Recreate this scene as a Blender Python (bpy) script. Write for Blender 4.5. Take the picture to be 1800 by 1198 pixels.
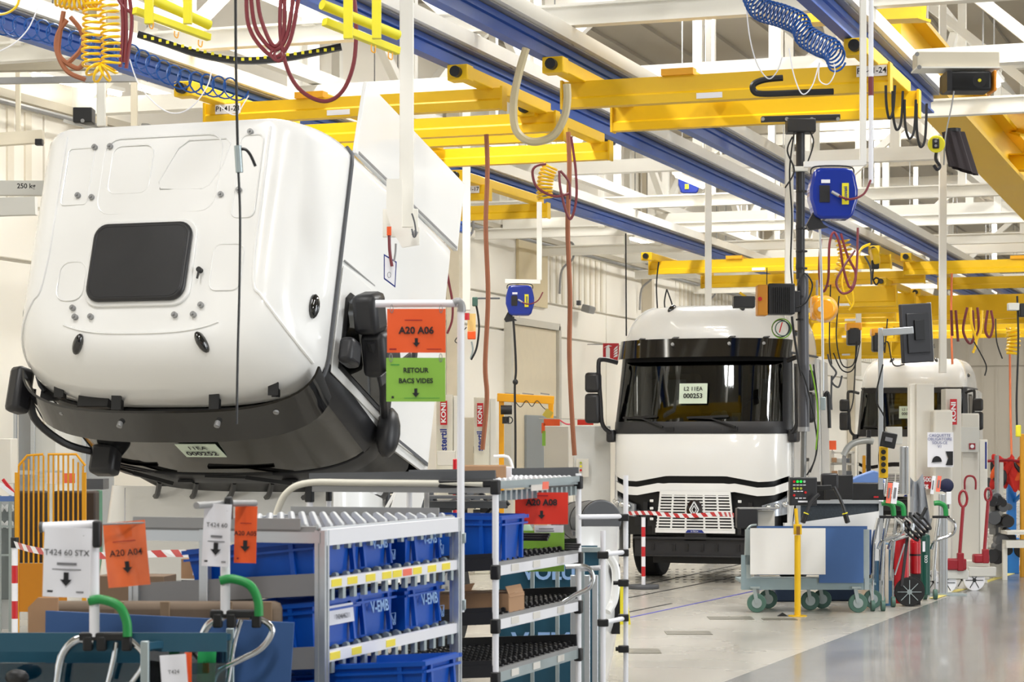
import bpy, math, random
from mathutils import Vector, Matrix
random.seed(7)
D = bpy.data; C = bpy.context.scene; COL = C.collection
for o in list(D.objects): D.objects.remove(o)
PI = math.pi
# ------------------------------------------------------------------ camera
F = 3864.0; CAMH = 1.87; HOR = 775.0; TH = math.radians(19.5)
cam = D.cameras.new('camera'); camo = D.objects.new('camera', cam); COL.objects.link(camo)
camo.location = (0, 0, CAMH); camo.rotation_euler = (PI/2, 0, TH)
cam.sensor_width = 36; cam.lens = 36*F/1800; cam.shift_y = (HOR-599)/1800
cam.clip_start = 0.5; cam.clip_end = 400
cam.dof.use_dof = True; cam.dof.focus_distance = 22; cam.dof.aperture_fstop = 8
C.camera = camo
# ------------------------------------------------------------------ light and exposure
w = D.worlds.new('world'); C.world = w; w.use_nodes = True
w.node_tree.nodes['Background'].inputs[0].default_value = (0.93, 0.97, 1.0, 1)
w.node_tree.nodes['Background'].inputs[1].default_value = 0.95
C.view_settings.view_transform = 'Standard'; C.view_settings.look = 'None'
C.view_settings.exposure = 0.45; C.view_settings.gamma = 1
def area(name, loc, sx, sy, power, rot=(0,0,0), col=(1,0.992,0.972)):
    l = D.lights.new(name, 'AREA'); l.shape = 'RECTANGLE'; l.size = sx; l.size_y = sy; l.energy = power; l.color = col
    o = D.objects.new(name, l); COL.objects.link(o); o.location = loc; o.rotation_euler = rot
    return o
for k, (x, y) in enumerate([(-9, 8), (-3, 8), (-9, 20), (-1, 20), (-9, 34), (0, 34), (-9, 50), (2, 50), (-8, 68), (4, 68), (-8, 84), (6, 84)]):
    area('added_fill_lamp', (x, y, 9.25), 0.8, 6.0, 330 if y < 10 else 640)  # broad lamps added under the deck to fill the closed hall
area('added_fill_lamp', (0.5, -3, 9.25), 1.0, 6.0, 680)  # extra lamp added behind the viewer to brighten papers and racks in front
area('side_window_lamp', (13, 12, 4.6), 16, 5, 1500, (0, math.radians(82), 0), (0.95, 0.98, 1))
area('side_window_lamp_rear', (22, 50, 5.2), 40, 5, 2600, (0, math.radians(82), 0), (0.95, 0.98, 1))
# ------------------------------------------------------------------ pixel to world
FW = Vector((-math.sin(TH), math.cos(TH), 0)); RT = Vector((math.cos(TH), math.sin(TH), 0)); UP = Vector((0, 0, 1))
CP = Vector((0, 0, CAMH))
def P(px, py, d): return CP + FW*d + RT*((px-900)/F*d) + UP*((HOR-py)/F*d)
def dZ(py, z): return (z-CAMH)*F/(HOR-py)
def PZ(px, py, z): return P(px, py, dZ(py, z))
def PXc(px, py, x):
    v = P(px, py, 1)-CP; return CP + v*(x/v.x)
def PYc(px, py, y):
    v = P(px, py, 1)-CP; return CP + v*(y/v.y)
def pix(v):
    v = Vector(v)-CP; d = v.dot(FW); return (900+F*v.dot(RT)/d, HOR-F*v.z/d, d)
# ------------------------------------------------------------------ materials
def srgb(c):
    r = []
    for v in c:
        v = v/255.0; r.append(v/12.92 if v <= 0.04045 else ((v+0.055)/1.055)**2.4)
    return r
MATS = {}
def M(name, rgb, rough=0.5, metal=0.0, var=0.06, scale=6.0, coat=0.0, emit=0.0, bump=0.0, stretch=None):
    if name in MATS: return MATS[name]
    m = D.materials.new(name); m.use_nodes = True; MATS[name] = m
    nt = m.node_tree; b = nt.nodes['Principled BSDF']; L = nt.links
    c = srgb(rgb)
    b.inputs['Roughness'].default_value = rough; b.inputs['Metallic'].default_value = metal
    b.inputs['Coat Weight'].default_value = coat; b.inputs['Coat Roughness'].default_value = 0.05
    b.inputs['Base Color'].default_value = (*c, 1)
    m.diffuse_color = (*c, 1)
    if emit:
        b.inputs['Emission Color'].default_value = (*c, 1); b.inputs['Emission Strength'].default_value = emit
    if var:
        tc = nt.nodes.new('ShaderNodeTexCoord'); n = nt.nodes.new('ShaderNodeTexNoise')
        n.inputs['Scale'].default_value = scale; n.inputs['Detail'].default_value = 4
        src = tc.outputs['Object']
        if stretch:
            mp = nt.nodes.new('ShaderNodeMapping'); mp.inputs['Scale'].default_value = stretch
            L.new(src, mp.inputs['Vector']); src = mp.outputs['Vector']
        L.new(src, n.inputs['Vector'])
        mx = nt.nodes.new('ShaderNodeMix'); mx.data_type = 'RGBA'
        mx.inputs[6].default_value = (*[v*(1-var) for v in c], 1)
        mx.inputs[7].default_value = (*[min(1, v*(1+var)) for v in c], 1)
        L.new(n.outputs['Fac'], mx.inputs[0]); L.new(mx.outputs[2], b.inputs['Base Color'])
        mr = nt.nodes.new('ShaderNodeMapRange'); mr.inputs[3].default_value = max(0, rough-0.05); mr.inputs[4].default_value = min(1, rough+0.08)
        L.new(n.outputs['Fac'], mr.inputs[0]); L.new(mr.outputs[0], b.inputs['Roughness'])
        if bump:
            bp = nt.nodes.new('ShaderNodeBump'); bp.inputs['Strength'].default_value = bump; bp.inputs['Distance'].default_value = 0.01
            L.new(n.outputs['Fac'], bp.inputs['Height']); L.new(bp.outputs[0], b.inputs['Normal'])
    return m
def glass(name, tint, mixf, rough=0.03):
    if name in MATS: return MATS[name]
    m = D.materials.new(name); m.use_nodes = True; MATS[name] = m
    nt = m.node_tree; nt.nodes.clear(); L = nt.links
    out = nt.nodes.new('ShaderNodeOutputMaterial'); tr = nt.nodes.new('ShaderNodeBsdfTransparent'); gl = nt.nodes.new('ShaderNodeBsdfGlossy')
    tr.inputs[0].default_value = (*srgb(tint), 1); gl.inputs['Roughness'].default_value = rough
    fr = nt.nodes.new('ShaderNodeFresnel'); fr.inputs[0].default_value = 1.45
    ad = nt.nodes.new('ShaderNodeMath'); ad.operation = 'ADD'; ad.inputs[1].default_value = mixf; ad.use_clamp = True
    mx = nt.nodes.new('ShaderNodeMixShader')
    L.new(fr.outputs[0], ad.inputs[0]); L.new(ad.outputs[0], mx.inputs[0]); L.new(tr.outputs[0], mx.inputs[1]); L.new(gl.outputs[0], mx.inputs[2])
    L.new(mx.outputs[0], out.inputs[0]); return m
cab_white = M('cab_white_paint', (240, 240, 238), 0.22, 0, 0.01, 2, coat=0.6)
white = M('white_steel', (238, 235, 226), 0.5, 0, 0.04, 3)
white_tube = M('white_tube_plastic', (236, 236, 240), 0.35, 0, 0.02, 4)
cream = M('cream_steel', (214, 205, 184), 0.55, 0, 0.05, 2)
wallm = M('cream_wall_panel', (240, 235, 223), 0.6, 0, 0.04, 0.6)
wall_back_m = M('grey_wall_sheet', (214, 206, 192), 0.55, 0, 0.05, 0.4)
deckm = M('ceiling_deck_grey', (170, 163, 150), 0.7, 0, 0.06, 0.5)
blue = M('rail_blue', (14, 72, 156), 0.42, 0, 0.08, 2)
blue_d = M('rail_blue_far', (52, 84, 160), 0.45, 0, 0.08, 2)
yellow = M('crane_yellow', (234, 188, 8), 0.42, 0, 0.05, 1.5)
yellow_o = M('gantry_yellow_orange', (238, 168, 18), 0.45, 0, 0.05, 1.5)
lyellow = M('light_yellow', (232, 220, 40), 0.5)
black = M('black_plastic', (20, 20, 22), 0.45, 0, 0.1, 12)
gloss_black = M('gloss_black', (9, 9, 11), 0.08, 0, 0.03, 3, coat=1)
satin_black = M('satin_black', (34, 34, 37), 0.4, 0, 0.06, 6)
dark = M('dark_interior', (24, 24, 27), 0.7, 0, 0.15, 5)
grey = M('grey_metal', (150, 150, 150), 0.4, 0.3, 0.06, 5)
dgrey = M('dark_grey', (84, 86, 90), 0.5, 0, 0.08, 6)
lgrey = M('light_grey_paint', (206, 205, 198), 0.5, 0, 0.03, 2)
alu = M('aluminium', (196, 200, 204), 0.32, 0.75, 0.05, 4, stretch=(1, 1, 12))
chrome = M('chrome', (222, 225, 228), 0.12, 1.0, 0.03, 3)
zinc = M('zinc_steel', (170, 182, 184), 0.35, 0.6, 0.12, 10)
rubber = M('tyre_rubber', (28, 28, 29), 0.75, 0, 0.1, 20, bump=0.2)
red = M('signal_red', (196, 22, 34), 0.35, 0, 0.04, 4, coat=0.3)
dred = M('pallet_red', (150, 18, 34), 0.35, 0, 0.05, 4)
hose_red = M('hose_wine_red', (118, 44, 52), 0.4, 0, 0.08, 8)
hose_brown = M('webbing_brown', (158, 98, 68), 0.6, 0, 0.1, 14)
hose_yellow = M('coil_yellow', (246, 200, 24), 0.3, 0, 0.04, 8)
coil_blue = M('coil_blue', (24, 78, 150), 0.25, 0, 0.05, 8)
reel_blue = M('reel_blue', (4, 44, 150), 0.22, 0, 0.03, 3, coat=0.6)
orange = M('orange_sheet', (240, 92, 34), 0.4, 0, 0.03, 5)
red_orange = M('red_orange_sheet', (222, 48, 30), 0.4, 0, 0.03, 5)
lgreen = M('green_sheet', (140, 190, 70), 0.4, 0, 0.03, 5)
green = M('handle_green', (30, 140, 66), 0.42, 0, 0.05, 6)
dgreen = M('caster_green', (70, 104, 92), 0.5, 0, 0.08, 10)
paper = M('white_paper', (238, 238, 244), 0.6, 0, 0.02, 6)
paper_g = M('greenish_paper', (214, 228, 208), 0.6, 0, 0.02, 6)
ink = M('black_ink', (24, 24, 28), 0.7, 0, 0)
ink_g = M('grey_ink', (120, 120, 124), 0.7, 0, 0)
ink_w = M('white_ink', (236, 238, 240), 0.6, 0, 0)
ink_lb = M('pale_blue_ink', (150, 186, 232), 0.6, 0, 0)
ink_b = M('blue_ink', (20, 44, 130), 0.6, 0, 0)
bin_blue = M('bin_blue', (0, 80, 182), 0.35, 0, 0.04, 5)
teal = M('teal_steel_sheet', (44, 90, 112), 0.3, 0.25, 0.12, 3)
ply_blue = M('blue_board', (56, 92, 146), 0.55, 0, 0.06, 2)
board_white = M('white_board', (224, 224, 222), 0.5, 0, 0.03, 2)
card = M('cardboard', (176, 138, 104), 0.75, 0, 0.07, 8)
wood = M('weathered_board', (112, 96, 80), 0.8, 0, 0.22, 5, stretch=(1, 6, 6))
tube_light = M('tube_light', (255, 252, 244), 0.5, 0, 0, emit=7.0)
duct = M('duct_silver', (186, 190, 190), 0.35, 0.5, 0.08, 3)
lamp_amber = M('headlamp_glass', (170, 175, 182), 0.15, 0.4, 0.3, 14)
speck = M('speckled_foam', (50, 58, 66), 0.8, 0, 0.6, 60)
wind = glass('windscreen_glass', (150, 160, 158), 0.03)
wind_r = glass('windscreen_glass_bright', (170, 182, 180), 0.16, 0.06)
wind_t = glass('tinted_side_glass', (110, 118, 120), 0.07)
tarp = M('grey_cloth', (150, 154, 160), 0.8, 0, 0.1, 4)
# ------------------------------------------------------------------ objects
def tag(o, label=None, cat=None, group=None, kind=None):
    if label: o['label'] = label
    if cat: o['category'] = cat
    if group: o['group'] = group
    if kind: o['kind'] = kind
    return o
def thing(name, label, cat, loc=(0, 0, 0), group=None, rotz=0.0, kind=None):
    o = D.objects.new(name, None); COL.objects.link(o); o.location = Vector(loc); o.rotation_euler = (0, 0, rotz)
    o.empty_display_size = 0.1
    return tag(o, label, cat, group, kind)
def wmat(o):
    m = Matrix.Translation(o.location) @ o.rotation_euler.to_matrix().to_4x4() @ Matrix.Diagonal((*o.scale, 1))
    return (wmat(o.parent) @ m) if o.parent else m
def rz(a): return Matrix.Rotation(a, 3, 'Z')
class MB:
    def __init__(s): s.v = []; s.f = []; s.T = None
    def add(s, vs, fs):
        n = len(s.v)
        s.v += [Vector(v) for v in vs]; s.f += [tuple(i+n for i in f) for f in fs]; return s
    def box(s, c, d, yaw=0.0, R=None, taper=1.0):
        R = R if R is not None else rz(yaw); c = Vector(c); x, y, z = [k/2 for k in d]
        vs = []
        for sz in (-1, 1):
            t = 1.0 if sz > 0 else taper
            for sx, sy in ((-1, -1), (1, -1), (1, 1), (-1, 1)): vs.append(c+R @ Vector((sx*x*t, sy*y*t, sz*z)))
        return s.add(vs, [(3, 2, 1, 0), (4, 5, 6, 7), (0, 1, 5, 4), (1, 2, 6, 5), (2, 3, 7, 6), (3, 0, 4, 7)])
    def bar(s, a, b, w, h, up=None):
        a = Vector(a); b = Vector(b); d = (b-a).normalized(); u = Vector(up) if up else Vector((0, 0, 1))
        if abs(d.dot(u)) > 0.98: u = FW.copy()
        r = d.cross(u).normalized(); u = r.cross(d)
        vs = [p+r*(i*w/2)+u*(j*h/2) for p in (a, b) for i, j in ((-1, -1), (1, -1), (1, 1), (-1, 1))]
        return s.add(vs, [(0, 1, 2, 3), (7, 6, 5, 4), (0, 4, 5, 1), (1, 5, 6, 2), (2, 6, 7, 3), (3, 7, 4, 0)])
    def cyl(s, a, b, r, n=12, r2=None, cap=True):
        a = Vector(a); b = Vector(b); d = (b-a).normalized(); u = Vector((0, 0, 1)) if abs(d.z) < 0.95 else Vector((0, 1, 0))
        x = d.cross(u).normalized(); y = x.cross(d); r2 = r if r2 is None else r2
        vs = [p+(x*math.cos(2*PI*i/n)+y*math.sin(2*PI*i/n))*q for p, q in ((a, r), (b, r2)) for i in range(n)]
        fs = [(i, (i+1) % n, n+(i+1) % n, n+i) for i in range(n)]
        if cap: fs += [tuple(range(n-1, -1, -1)), tuple(range(n, 2*n))]
        return s.add(vs, fs)
    def tube(s, pts, r, n=8, closed=False, flat=1.0):
        pts = [Vector(p) for p in pts]; N = len(pts); vs = []; prev = None
        for i, p in enumerate(pts):
            a = pts[(i-1) % N] if (closed or i > 0) else p; b = pts[(i+1) % N] if (closed or i < N-1) else p
            d = (b-a); d = d.normalized() if d.length > 1e-9 else Vector((0, 0, 1))
            if prev is None:
                u = Vector((0, 0, 1)) if abs(d.z) < 0.9 else Vector((0, 1, 0)); x = d.cross(u).normalized()
            else:
                x = prev-d*prev.dot(d); x = x.normalized() if x.length > 1e-6 else d.orthogonal().normalized()
            prev = x; y = d.cross(x)
            for k in range(n):
                t = 2*PI*k/n; vs.append(p+x*(r*math.cos(t))+y*(r*flat*math.sin(t)))
        fs = []
        for i in range(N if closed else N-1):
            j = (i+1) % N
            for k in range(n): fs.append((i*n+k, i*n+(k+1) % n, j*n+(k+1) % n, j*n+k))
        if not closed: fs += [tuple(range(n-1, -1, -1)), tuple(range((N-1)*n, N*n))]
        return s.add(vs, fs)
    def prism(s, poly, ax, a, b, T=None):
        """poly: 2-D points; ax: axis left out ('x','y','z')"""
        n = len(poly); vs = []
        for q in (a, b):
            for p0, p1 in poly:
                v = Vector((q, p0, p1)) if ax == 'x' else Vector((p0, q, p1)) if ax == 'y' else Vector((p0, p1, q))
                vs.append(T @ v if T is not None else v)
        fs = [tuple(range(n)), tuple(range(2*n-1, n-1, -1))]+[(i, n+i, n+(i+1) % n, (i+1) % n) for i in range(n)]
        return s.add(vs, fs)
    def sph(s, c, r, n=14, m=8, R=None):
        c = Vector(c); r = Vector(r) if hasattr(r, '__len__') else Vector((r, r, r)); vs = []; fs = []
        for j in range(1, m):
            t = PI*j/m
            for i in range(n):
                a = 2*PI*i/n; q = Vector((r.x*math.sin(t)*math.cos(a), r.y*math.sin(t)*math.sin(a), r.z*math.cos(t)))
                vs.append(c+(R @ q if R is not None else q))
        for q in (Vector((0, 0, r.z)), Vector((0, 0, -r.z))): vs.append(c+(R @ q if R is not None else q))
        for j in range(m-2):
            for i in range(n): fs.append((j*n+i, (j+1)*n+i, (j+1)*n+(i+1) % n, j*n+(i+1) % n))
        T = len(vs)-2
        for i in range(n): fs.append((T, i, (i+1) % n)); fs.append((T+1, (m-2)*n+(i+1) % n, (m-2)*n+i))
        return s.add(vs, fs)
    def patch(s, fn, u0, u1, nu, v0, v1, nv, th=0.015):
        """fn(u,v,off) -> point; closed shell of thickness th (inwards)"""
        g = [[[fn(u0+(u1-u0)*i/nu, v0+(v1-v0)*j/nv, o) for i in range(nu+1)] for j in range(nv+1)] for o in (0, -th)]
        vs = [p for L_ in g for row in L_ for p in row]; W = nu+1; H = nv+1; B = W*H; fs = []
        for j in range(nv):
            for i in range(nu):
                a = j*W+i; fs.append((a, a+1, a+W+1, a+W)); fs.append((B+a, B+a+W, B+a+W+1, B+a+1))
        for i in range(nu):
            fs.append((i, B+i, B+i+1, i+1)); a = nv*W+i; fs.append((a, a+1, B+a+1, B+a))
        for j in range(nv):
            a = j*W; fs.append((a, a+W, B+a+W, B+a)); a = j*W+nu; fs.append((a, B+a, B+a+W, a+W))
        return s.add(vs, fs)
    def build(s, name, mat, parent=None, world=False, T=None, bevel=0, smooth=True, label=None):
        vs = s.v
        if T is not None: vs = [T @ v for v in vs]
        if world and parent is not None:
            inv = wmat(parent).inverted(); vs = [inv @ v for v in vs]
        me = D.meshes.new(name); me.from_pydata([tuple(v) for v in vs], [], s.f)
        mats = mat if isinstance(mat, (list, tuple)) else [mat]
        for m in mats: me.materials.append(m)
        if smooth:
            me.polygons.foreach_set('use_smooth', [True]*len(me.polygons)); me.update(); me.set_sharp_from_angle(angle=math.radians(38))
        me.update()
        o = D.objects.new(name, me); COL.objects.link(o)
        if parent is not None: o.parent = parent
        if bevel:
            b = o.modifiers.new('bevel', 'BEVEL'); b.width = bevel; b.segments = 2; b.limit_method = 'ANGLE'; b.angle_limit = math.radians(40)
        if label: o['label'] = label
        return o
def spline(pts, n=8, closed=False):
    pts = [Vector(p) for p in pts]; N = len(pts); out = []
    rng = range(N if closed else N-1)
    for i in rng:
        p0 = pts[(i-1) % N] if (closed or i > 0) else pts[0]; p1 = pts[i]; p2 = pts[(i+1) % N]; p3 = pts[(i+2) % N] if (closed or i < N-2) else pts[-1]
        for k in range(n):
            t = k/n
            out.append(0.5*((2*p1)+(p2-p0)*t+(2*p0-5*p1+4*p2-p3)*t*t+(3*p1-p0-3*p2+p3)*t**3))
    if not closed: out.append(pts[-1])
    return out
def coil(path, R, turns, seg=14, face=None):
    path = [Vector(p) for p in path]; L = [0]
    for a, b in zip(path, path[1:]): L.append(L[-1]+(b-a).length)
    out = []; n = int(turns*seg); prev = None; k = 0
    for i in range(n+1):
        s = L[-1]*i/n
        while k < len(L)-2 and L[k+1] < s: k += 1
        d = path[k+1]-path[k]; t = (s-L[k])/max(1e-9, d.length); c = path[k]+d*min(1, t); d.normalize()
        if prev is None: prev = d.orthogonal().normalized()
        x = (prev-d*prev.dot(d)).normalized(); prev = x; y = d.cross(x); a = 2*PI*i/seg
        if face: x, y = face
        out.append(c+x*R*math.cos(a)+y*R*math.sin(a))
    return out
TXT = {}
def text(s, size, parent, loc, yaw, mat, name='lettering', bold=0.0, rot=None, align='CENTER', sx=1.0, label=None):
    """lettering standing upright, read from local -y; loc in the parent's frame"""
    key = (s, bold, align)
    if key not in TXT:
        cu = D.curves.new('t', 'FONT'); cu.body = s; cu.size = 1; cu.align_x = align; cu.align_y = 'CENTER'; cu.resolution_u = 3
        cu.offset = bold; cu.extrude = 0.006
        o = D.objects.new('t', cu); COL.objects.link(o)
        dg = bpy.context.evaluated_depsgraph_get(); dg.update()
        me = D.meshes.new_from_object(o.evaluated_get(dg)); D.objects.remove(o); D.curves.remove(cu)
        me.name = 'lettering'; TXT[key] = me
    me = TXT[key].copy(); me.materials.clear(); me.materials.append(mat)
    o = D.objects.new(name, me); COL.objects.link(o); o.parent = parent; o.location = loc
    o.rotation_euler = rot if rot is not None else (PI/2, 0, yaw); o.scale = (size*sx, size, size)
    if label: o['label'] = label
    return o
UNIT = {}
def member(name, a, b, w_, h_, mat, parent=None, kind=None, shape='box'):
    """shared-mesh straight member"""
    key = (mat.name, shape)
    if key not in UNIT:
        m = MB()
        if shape == 'box': m.box((0, 0, 0.5), (1, 1, 1))
        elif shape == 'rod': m.cyl((0, 0, 0), (0, 0, 1), 0.5, 10)
        else:
            m.box((0, 0.44, 0.5), (1, 0.12, 1)); m.box((0, -0.44, 0.5), (1, 0.12, 1)); m.box((0, 0, 0.5), (0.16, 0.78, 1))
        o = m.build('u', mat, smooth=(shape == 'rod')); UNIT[key] = o.data; D.objects.remove(o)
    a = Vector(a); b = Vector(b)
    if parent is not None: inv = wmat(parent).inverted(); a = inv @ a; b = inv @ b
    d = b-a; z = d.normalized(); y = Vector((0, 0, 1)) if abs(z.z) < 0.98 else Vector((0, 1, 0))
    x = y.cross(z).normalized(); y = z.cross(x)
    R = Matrix((x, y, z)).transposed()
    o = D.objects.new(name, UNIT[key]); COL.objects.link(o); o.parent = parent
    o.location = a; o.rotation_mode = 'XYZ'; o.rotation_euler = R.to_euler(); o.scale = (w_, h_, d.length)
    if kind: o['kind'] = kind
    return o
def struct(name, mb, mat, parent=None, **k):
    o = mb.build(name, mat, parent, **k)
    if parent is None: o['kind'] = 'structure'
    return o
def sroot(name):
    o = D.objects.new(name, None); COL.objects.link(o); o['kind'] = 'structure'; return o
# ================================================================== the hall
XW = -14.7; YB = 96.0
def rope(m, pts, d, r, n=6, smooth=6, closed=False, flat=1.0):
    """tube through picture points at one distance (or a third value each)"""
    q = [P(p[0], p[1], p[2] if len(p) > 2 else d) for p in pts]
    m.tube(spline(q, smooth, closed) if smooth else q, r, n, closed, flat); return m
# floor
fm = M('floor_concrete', (184, 180, 171), 0.26, 0, 0.08, 0.8, coat=0.1)
wm_ = M('walkway_paint', (128, 128, 127), 0.2, 0, 0.08, 0.9, coat=0.12)
floor = struct('floor', MB().box((6, 45, -0.1), (70, 130, 0.2)), fm)
a = PZ(1277, 1197, 0); b = PZ(1657, 1052, 0); dr = (b-a).normalized()
p0 = a-dr*22; p1 = a+dr*80
lane = struct('floor_walkway', MB().prism([(p0.x, p0.y), (p0.x+30, p0.y), (p1.x+30, p1.y), (p1.x, p1.y)], 'z', 0.0, 0.004), wm_, smooth=False)
q0 = PZ(1640, 1052, 0); q1 = PZ(1800, 1001, 0)
struct('floor_line', MB().bar(q0+UP*0.007, q0+(q1-q0)*3+UP*0.007, 0.09, 0.006), M('line_yellow', (222, 206, 110), 0.5), lane, world=True, smooth=False)
for (x0, y0, x1, y1, wd, mt) in [(1105, 1085, 1420, 1018, 0.03, M('line_blue', (70, 70, 170), 0.5)), (1105, 1033, 1330, 985, 0.03, dark), (1105, 1050, 1400, 992, 0.03, dark), (1090, 1078, 1180, 1060, 0.03, dark)]:
    struct('floor_slot', MB().bar(PZ(x0, y0, 0.002), PZ(x1, y1, 0.002), wd, 0.004), mt, floor, world=True, smooth=False)
for (x, y, wpx, dpx) in [(1210, 1112, 80, 6), (1284, 1086, 78, 5), (1130, 1144, 60, 8), (1370, 1088, 60, 3)]:
    c = PZ(x, y, 0); k = (c-CP).dot(FW)/F
    struct('floor_plate', MB().box(c+UP*0.002, (wpx*k, dpx*k*((c-CP).dot(FW))/CAMH, 0.006), TH), M('floor_plate_steel', (120, 116, 104), 0.4, 0.3), floor, world=True, smooth=False)
grid_m = MB()
for i in range(16):
    for j in range(6):
        c = PZ(1120+i*14, 1000+j*4.5, 0.002); grid_m.box(c, (0.035, 0.07, 0.004), 0)
struct('floor_grid_holes', grid_m, M('floor_hole_grey', (92, 90, 84), .7), floor, world=True, smooth=False)['kind'] = 'stuff'
# left wall: panels, each its own piece
wl = struct('wall_left', MB().box((XW-0.25, 50, 4.6), (0.3, 96, 9.2)), wallm)
sx = MB()
for y in range(6, 96, 6):
    for z0, z1 in ((0.05, 4.06), (4.10, 4.74), (4.78, 5.95)):
        struct('wall_panel', MB().box((XW-0.06, y+3, (z0+z1)/2), (0.09, 5.95, z1-z0)), wallm, wl, bevel=0.012)
    if y % 12 == 6:
        rb = MB()
        for k in range(14): rb.box((XW-0.005, y+0.4+k*0.4, 5.36), (0.03, 0.14, 1.12))
        r_ = struct('wall_ribs', rb, M('wall_rib_cream', (226, 218, 200), 0.6), wl); r_['kind'] = 'stuff'
struct('wall_header', MB().box((XW+0.08, 50, 6.05), (0.16, 92, 0.1)), M('header_grey', (176, 168, 150), 0.5), wl)
struct('wall_rail', MB().tube([(XW+0.3, 8, 5.9), (XW+0.3, 95, 5.9)], 0.035), grey, wl)
for k in range(7):
    y = 20+k*6.1
    struct('wall_pipe_hook', MB().tube(spline([(XW+.05, y, 5.0), (XW+.1, y, 5.5), (XW+.35, y, 5.75), (XW+.35, y, 6.05), (XW+.2, y, 6.1)], 5), 0.025, 6), grey, wl)
for k in range(6):
    y = 12+k*13.0
    struct('wall_column', MB().box((XW+0.12, y, 4.3), (0.25, 0.22, 8.6)), M('column_beige', (214, 204, 184), 0.5), wl)
d0 = PXc(890, 600, XW).y; d1 = PXc(975, 600, XW).y
dm = M('door_beige', (226, 214, 188), 0.5)
dr_ = struct('door_1', MB().box((XW+0.03, (d0+d1)/2, 2.1), (0.08, d1-d0-0.2, 4.2)), dm, bevel=0.01)
struct('door_frame', MB().box((XW+0.05, d0, 2.15), (0.16, 0.14, 4.3)).box((XW+0.05, d1, 2.15), (0.16, 0.14, 4.3)).box((XW+0.05, (d0+d1)/2, 4.28), (0.16, d1-d0, 0.14)), M('door_frame_grey', (206, 202, 190), 0.45), dr_)
struct('door_leaf', MB().box((XW+0.1, d0+(d1-d0)*0.6, 1.25), (0.06, (d1-d0)*0.62, 2.3)), M('door_grey', (150, 156, 158), 0.4), dr_, bevel=0.01)
struct('window_1', MB().box((XW+0.02, (d0+d1)/2, 5.3), (0.06, (d1-d0)*.6, 1.3)), M('shutter_beige', (214, 198, 160), 0.5))
# unseen wall added behind the viewer to cut the frontal world light
wf = struct('added_wall_front', MB().box((8, -14, 4.6), (48, 0.3, 9.2)), wallm)
# back wall
wb = struct('wall_back', MB().box((12, YB+0.2, 4.6), (60, 0.3, 9.2)), wall_back_m)
for i in range(0, 54, 6):
    for z0, z1 in ((0.05, 5.05), (5.12, 8.9)):
        struct('wall_panel', MB().box((XW+3+i, YB, (z0+z1)/2), (5.95, 0.08, z1-z0)), wall_back_m, wb)
rb = MB()
for i in range(86): rb.box((XW+0.4+i*0.6, YB-0.06, 2.5), (0.1, 0.06, 5.0)); rb.box((XW+0.4+i*0.6, YB-0.06, 7.0), (0.1, 0.06, 3.7))
r_ = struct('wall_ribs', rb, wall_back_m, wb); r_['kind'] = 'stuff'
# ceiling: deck strips, purlins, roof windows
ce = struct('ceiling', MB().box((8, 41, 9.5), (48, 112, 0.1)), deckm)
for k in range(12):
    y = 14+k*7
    struct('purlin', MB().box((8, y, 8.98), (47, 0.12, 0.24)), M('purlin_cream', (206, 198, 180), 0.5), ce)
rbm = MB()
for i in range(44): rbm.box((XW+0.5+i*1.0, 50, 9.42), (0.3, 96, 0.08))
r_ = struct('deck_ribs', rbm, deckm, ce, smooth=False); r_['kind'] = 'stuff'
winm = M('roof_window_daylight', (250, 252, 255), 0.5, 0, 0, emit=1.5)
n = 0
for y in (44, 72):
    for x in (-8.0, 9.0):
        n += 1; struct('window_%d' % (n+1), MB().box((x, y, 9.36), (5.0, 2.4, 0.06)), winm, smooth=False)
# trusses across the hall and white crane beams
ZB = 5.62
def truss(y, x0=XW+0.2, x1=24.0, zt=8.7, lo=6.1, step=3.0, sz=0.14):
    t = sroot('roof_truss'); t.location = (0, y, 0)
    member('bottom_chord', (x0, y, lo), (x1, y, lo), 0.2, 0.2, white, t)
    member('top_chord', (x0, y, zt), (x1, y, zt), 0.2, 0.22, white, t)
    x = x0; k = 0
    while x < x1-0.1:
        member('post', (x, y, lo), (x, y, zt), sz, sz, white, t)
        a_, b_ = ((x, y, lo), (x+step, y, zt)) if k % 2 == 0 else ((x, y, zt), (x+step, y, lo))
        member('diagonal', a_, b_, sz*0.9, sz*0.9, white, t); x += step; k += 1
def yof(pyat1200): return P(1200, pyat1200, dZ(pyat1200, ZB)).y
for y in (24.5, 32.5, 40.5, 49, 58, 68, 80): truss(y)
def ltruss(x, y0, y1, lo=6.3, zt=8.4, step=3.2):
    t = sroot('roof_truss_lengthways'); t.location = (x, y0, 0)
    member('bottom_chord', (x, y0, lo), (x, y1, lo), 0.14, 0.16, white, t); member('top_chord', (x, y0, zt), (x, y1, zt), 0.14, 0.16, white, t)
    y = y0; k = 0
    while y < y1-0.1:
        member('diagonal', (x, y, lo if k % 2 else zt), (x, y+step, zt if k % 2 else lo), 0.12, 0.12, white, t)
        member('post', (x, y, lo), (x, y, zt), 0.11, 0.11, white, t); y += step; k += 1
ltruss(-11.2, 18, 82); ltruss(-5.0, 16, 84); ltruss(1.0, 18, 90); ltruss(6.5, 30, 92)
for k, py in enumerate((40, 232, 368, 414, 447, 492, 520, 545)):
    y = yof(py); bm = sroot('crane_support_beam'); bm.location = (0, y, ZB)
    member('beam', (XW+0.2, y, ZB+0.15), ((6 if k < 1 else 22), y, ZB+0.10), 0.14, 0.20, white, bm, shape='I')
    for xx in (-12.0, -8.8, -4.8, -0.6, 4.0, 9.0):
        member('hanger', (xx, y, ZB+0.2), (xx, y, 8.7), 0.12, 0.12, white, bm)
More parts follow.
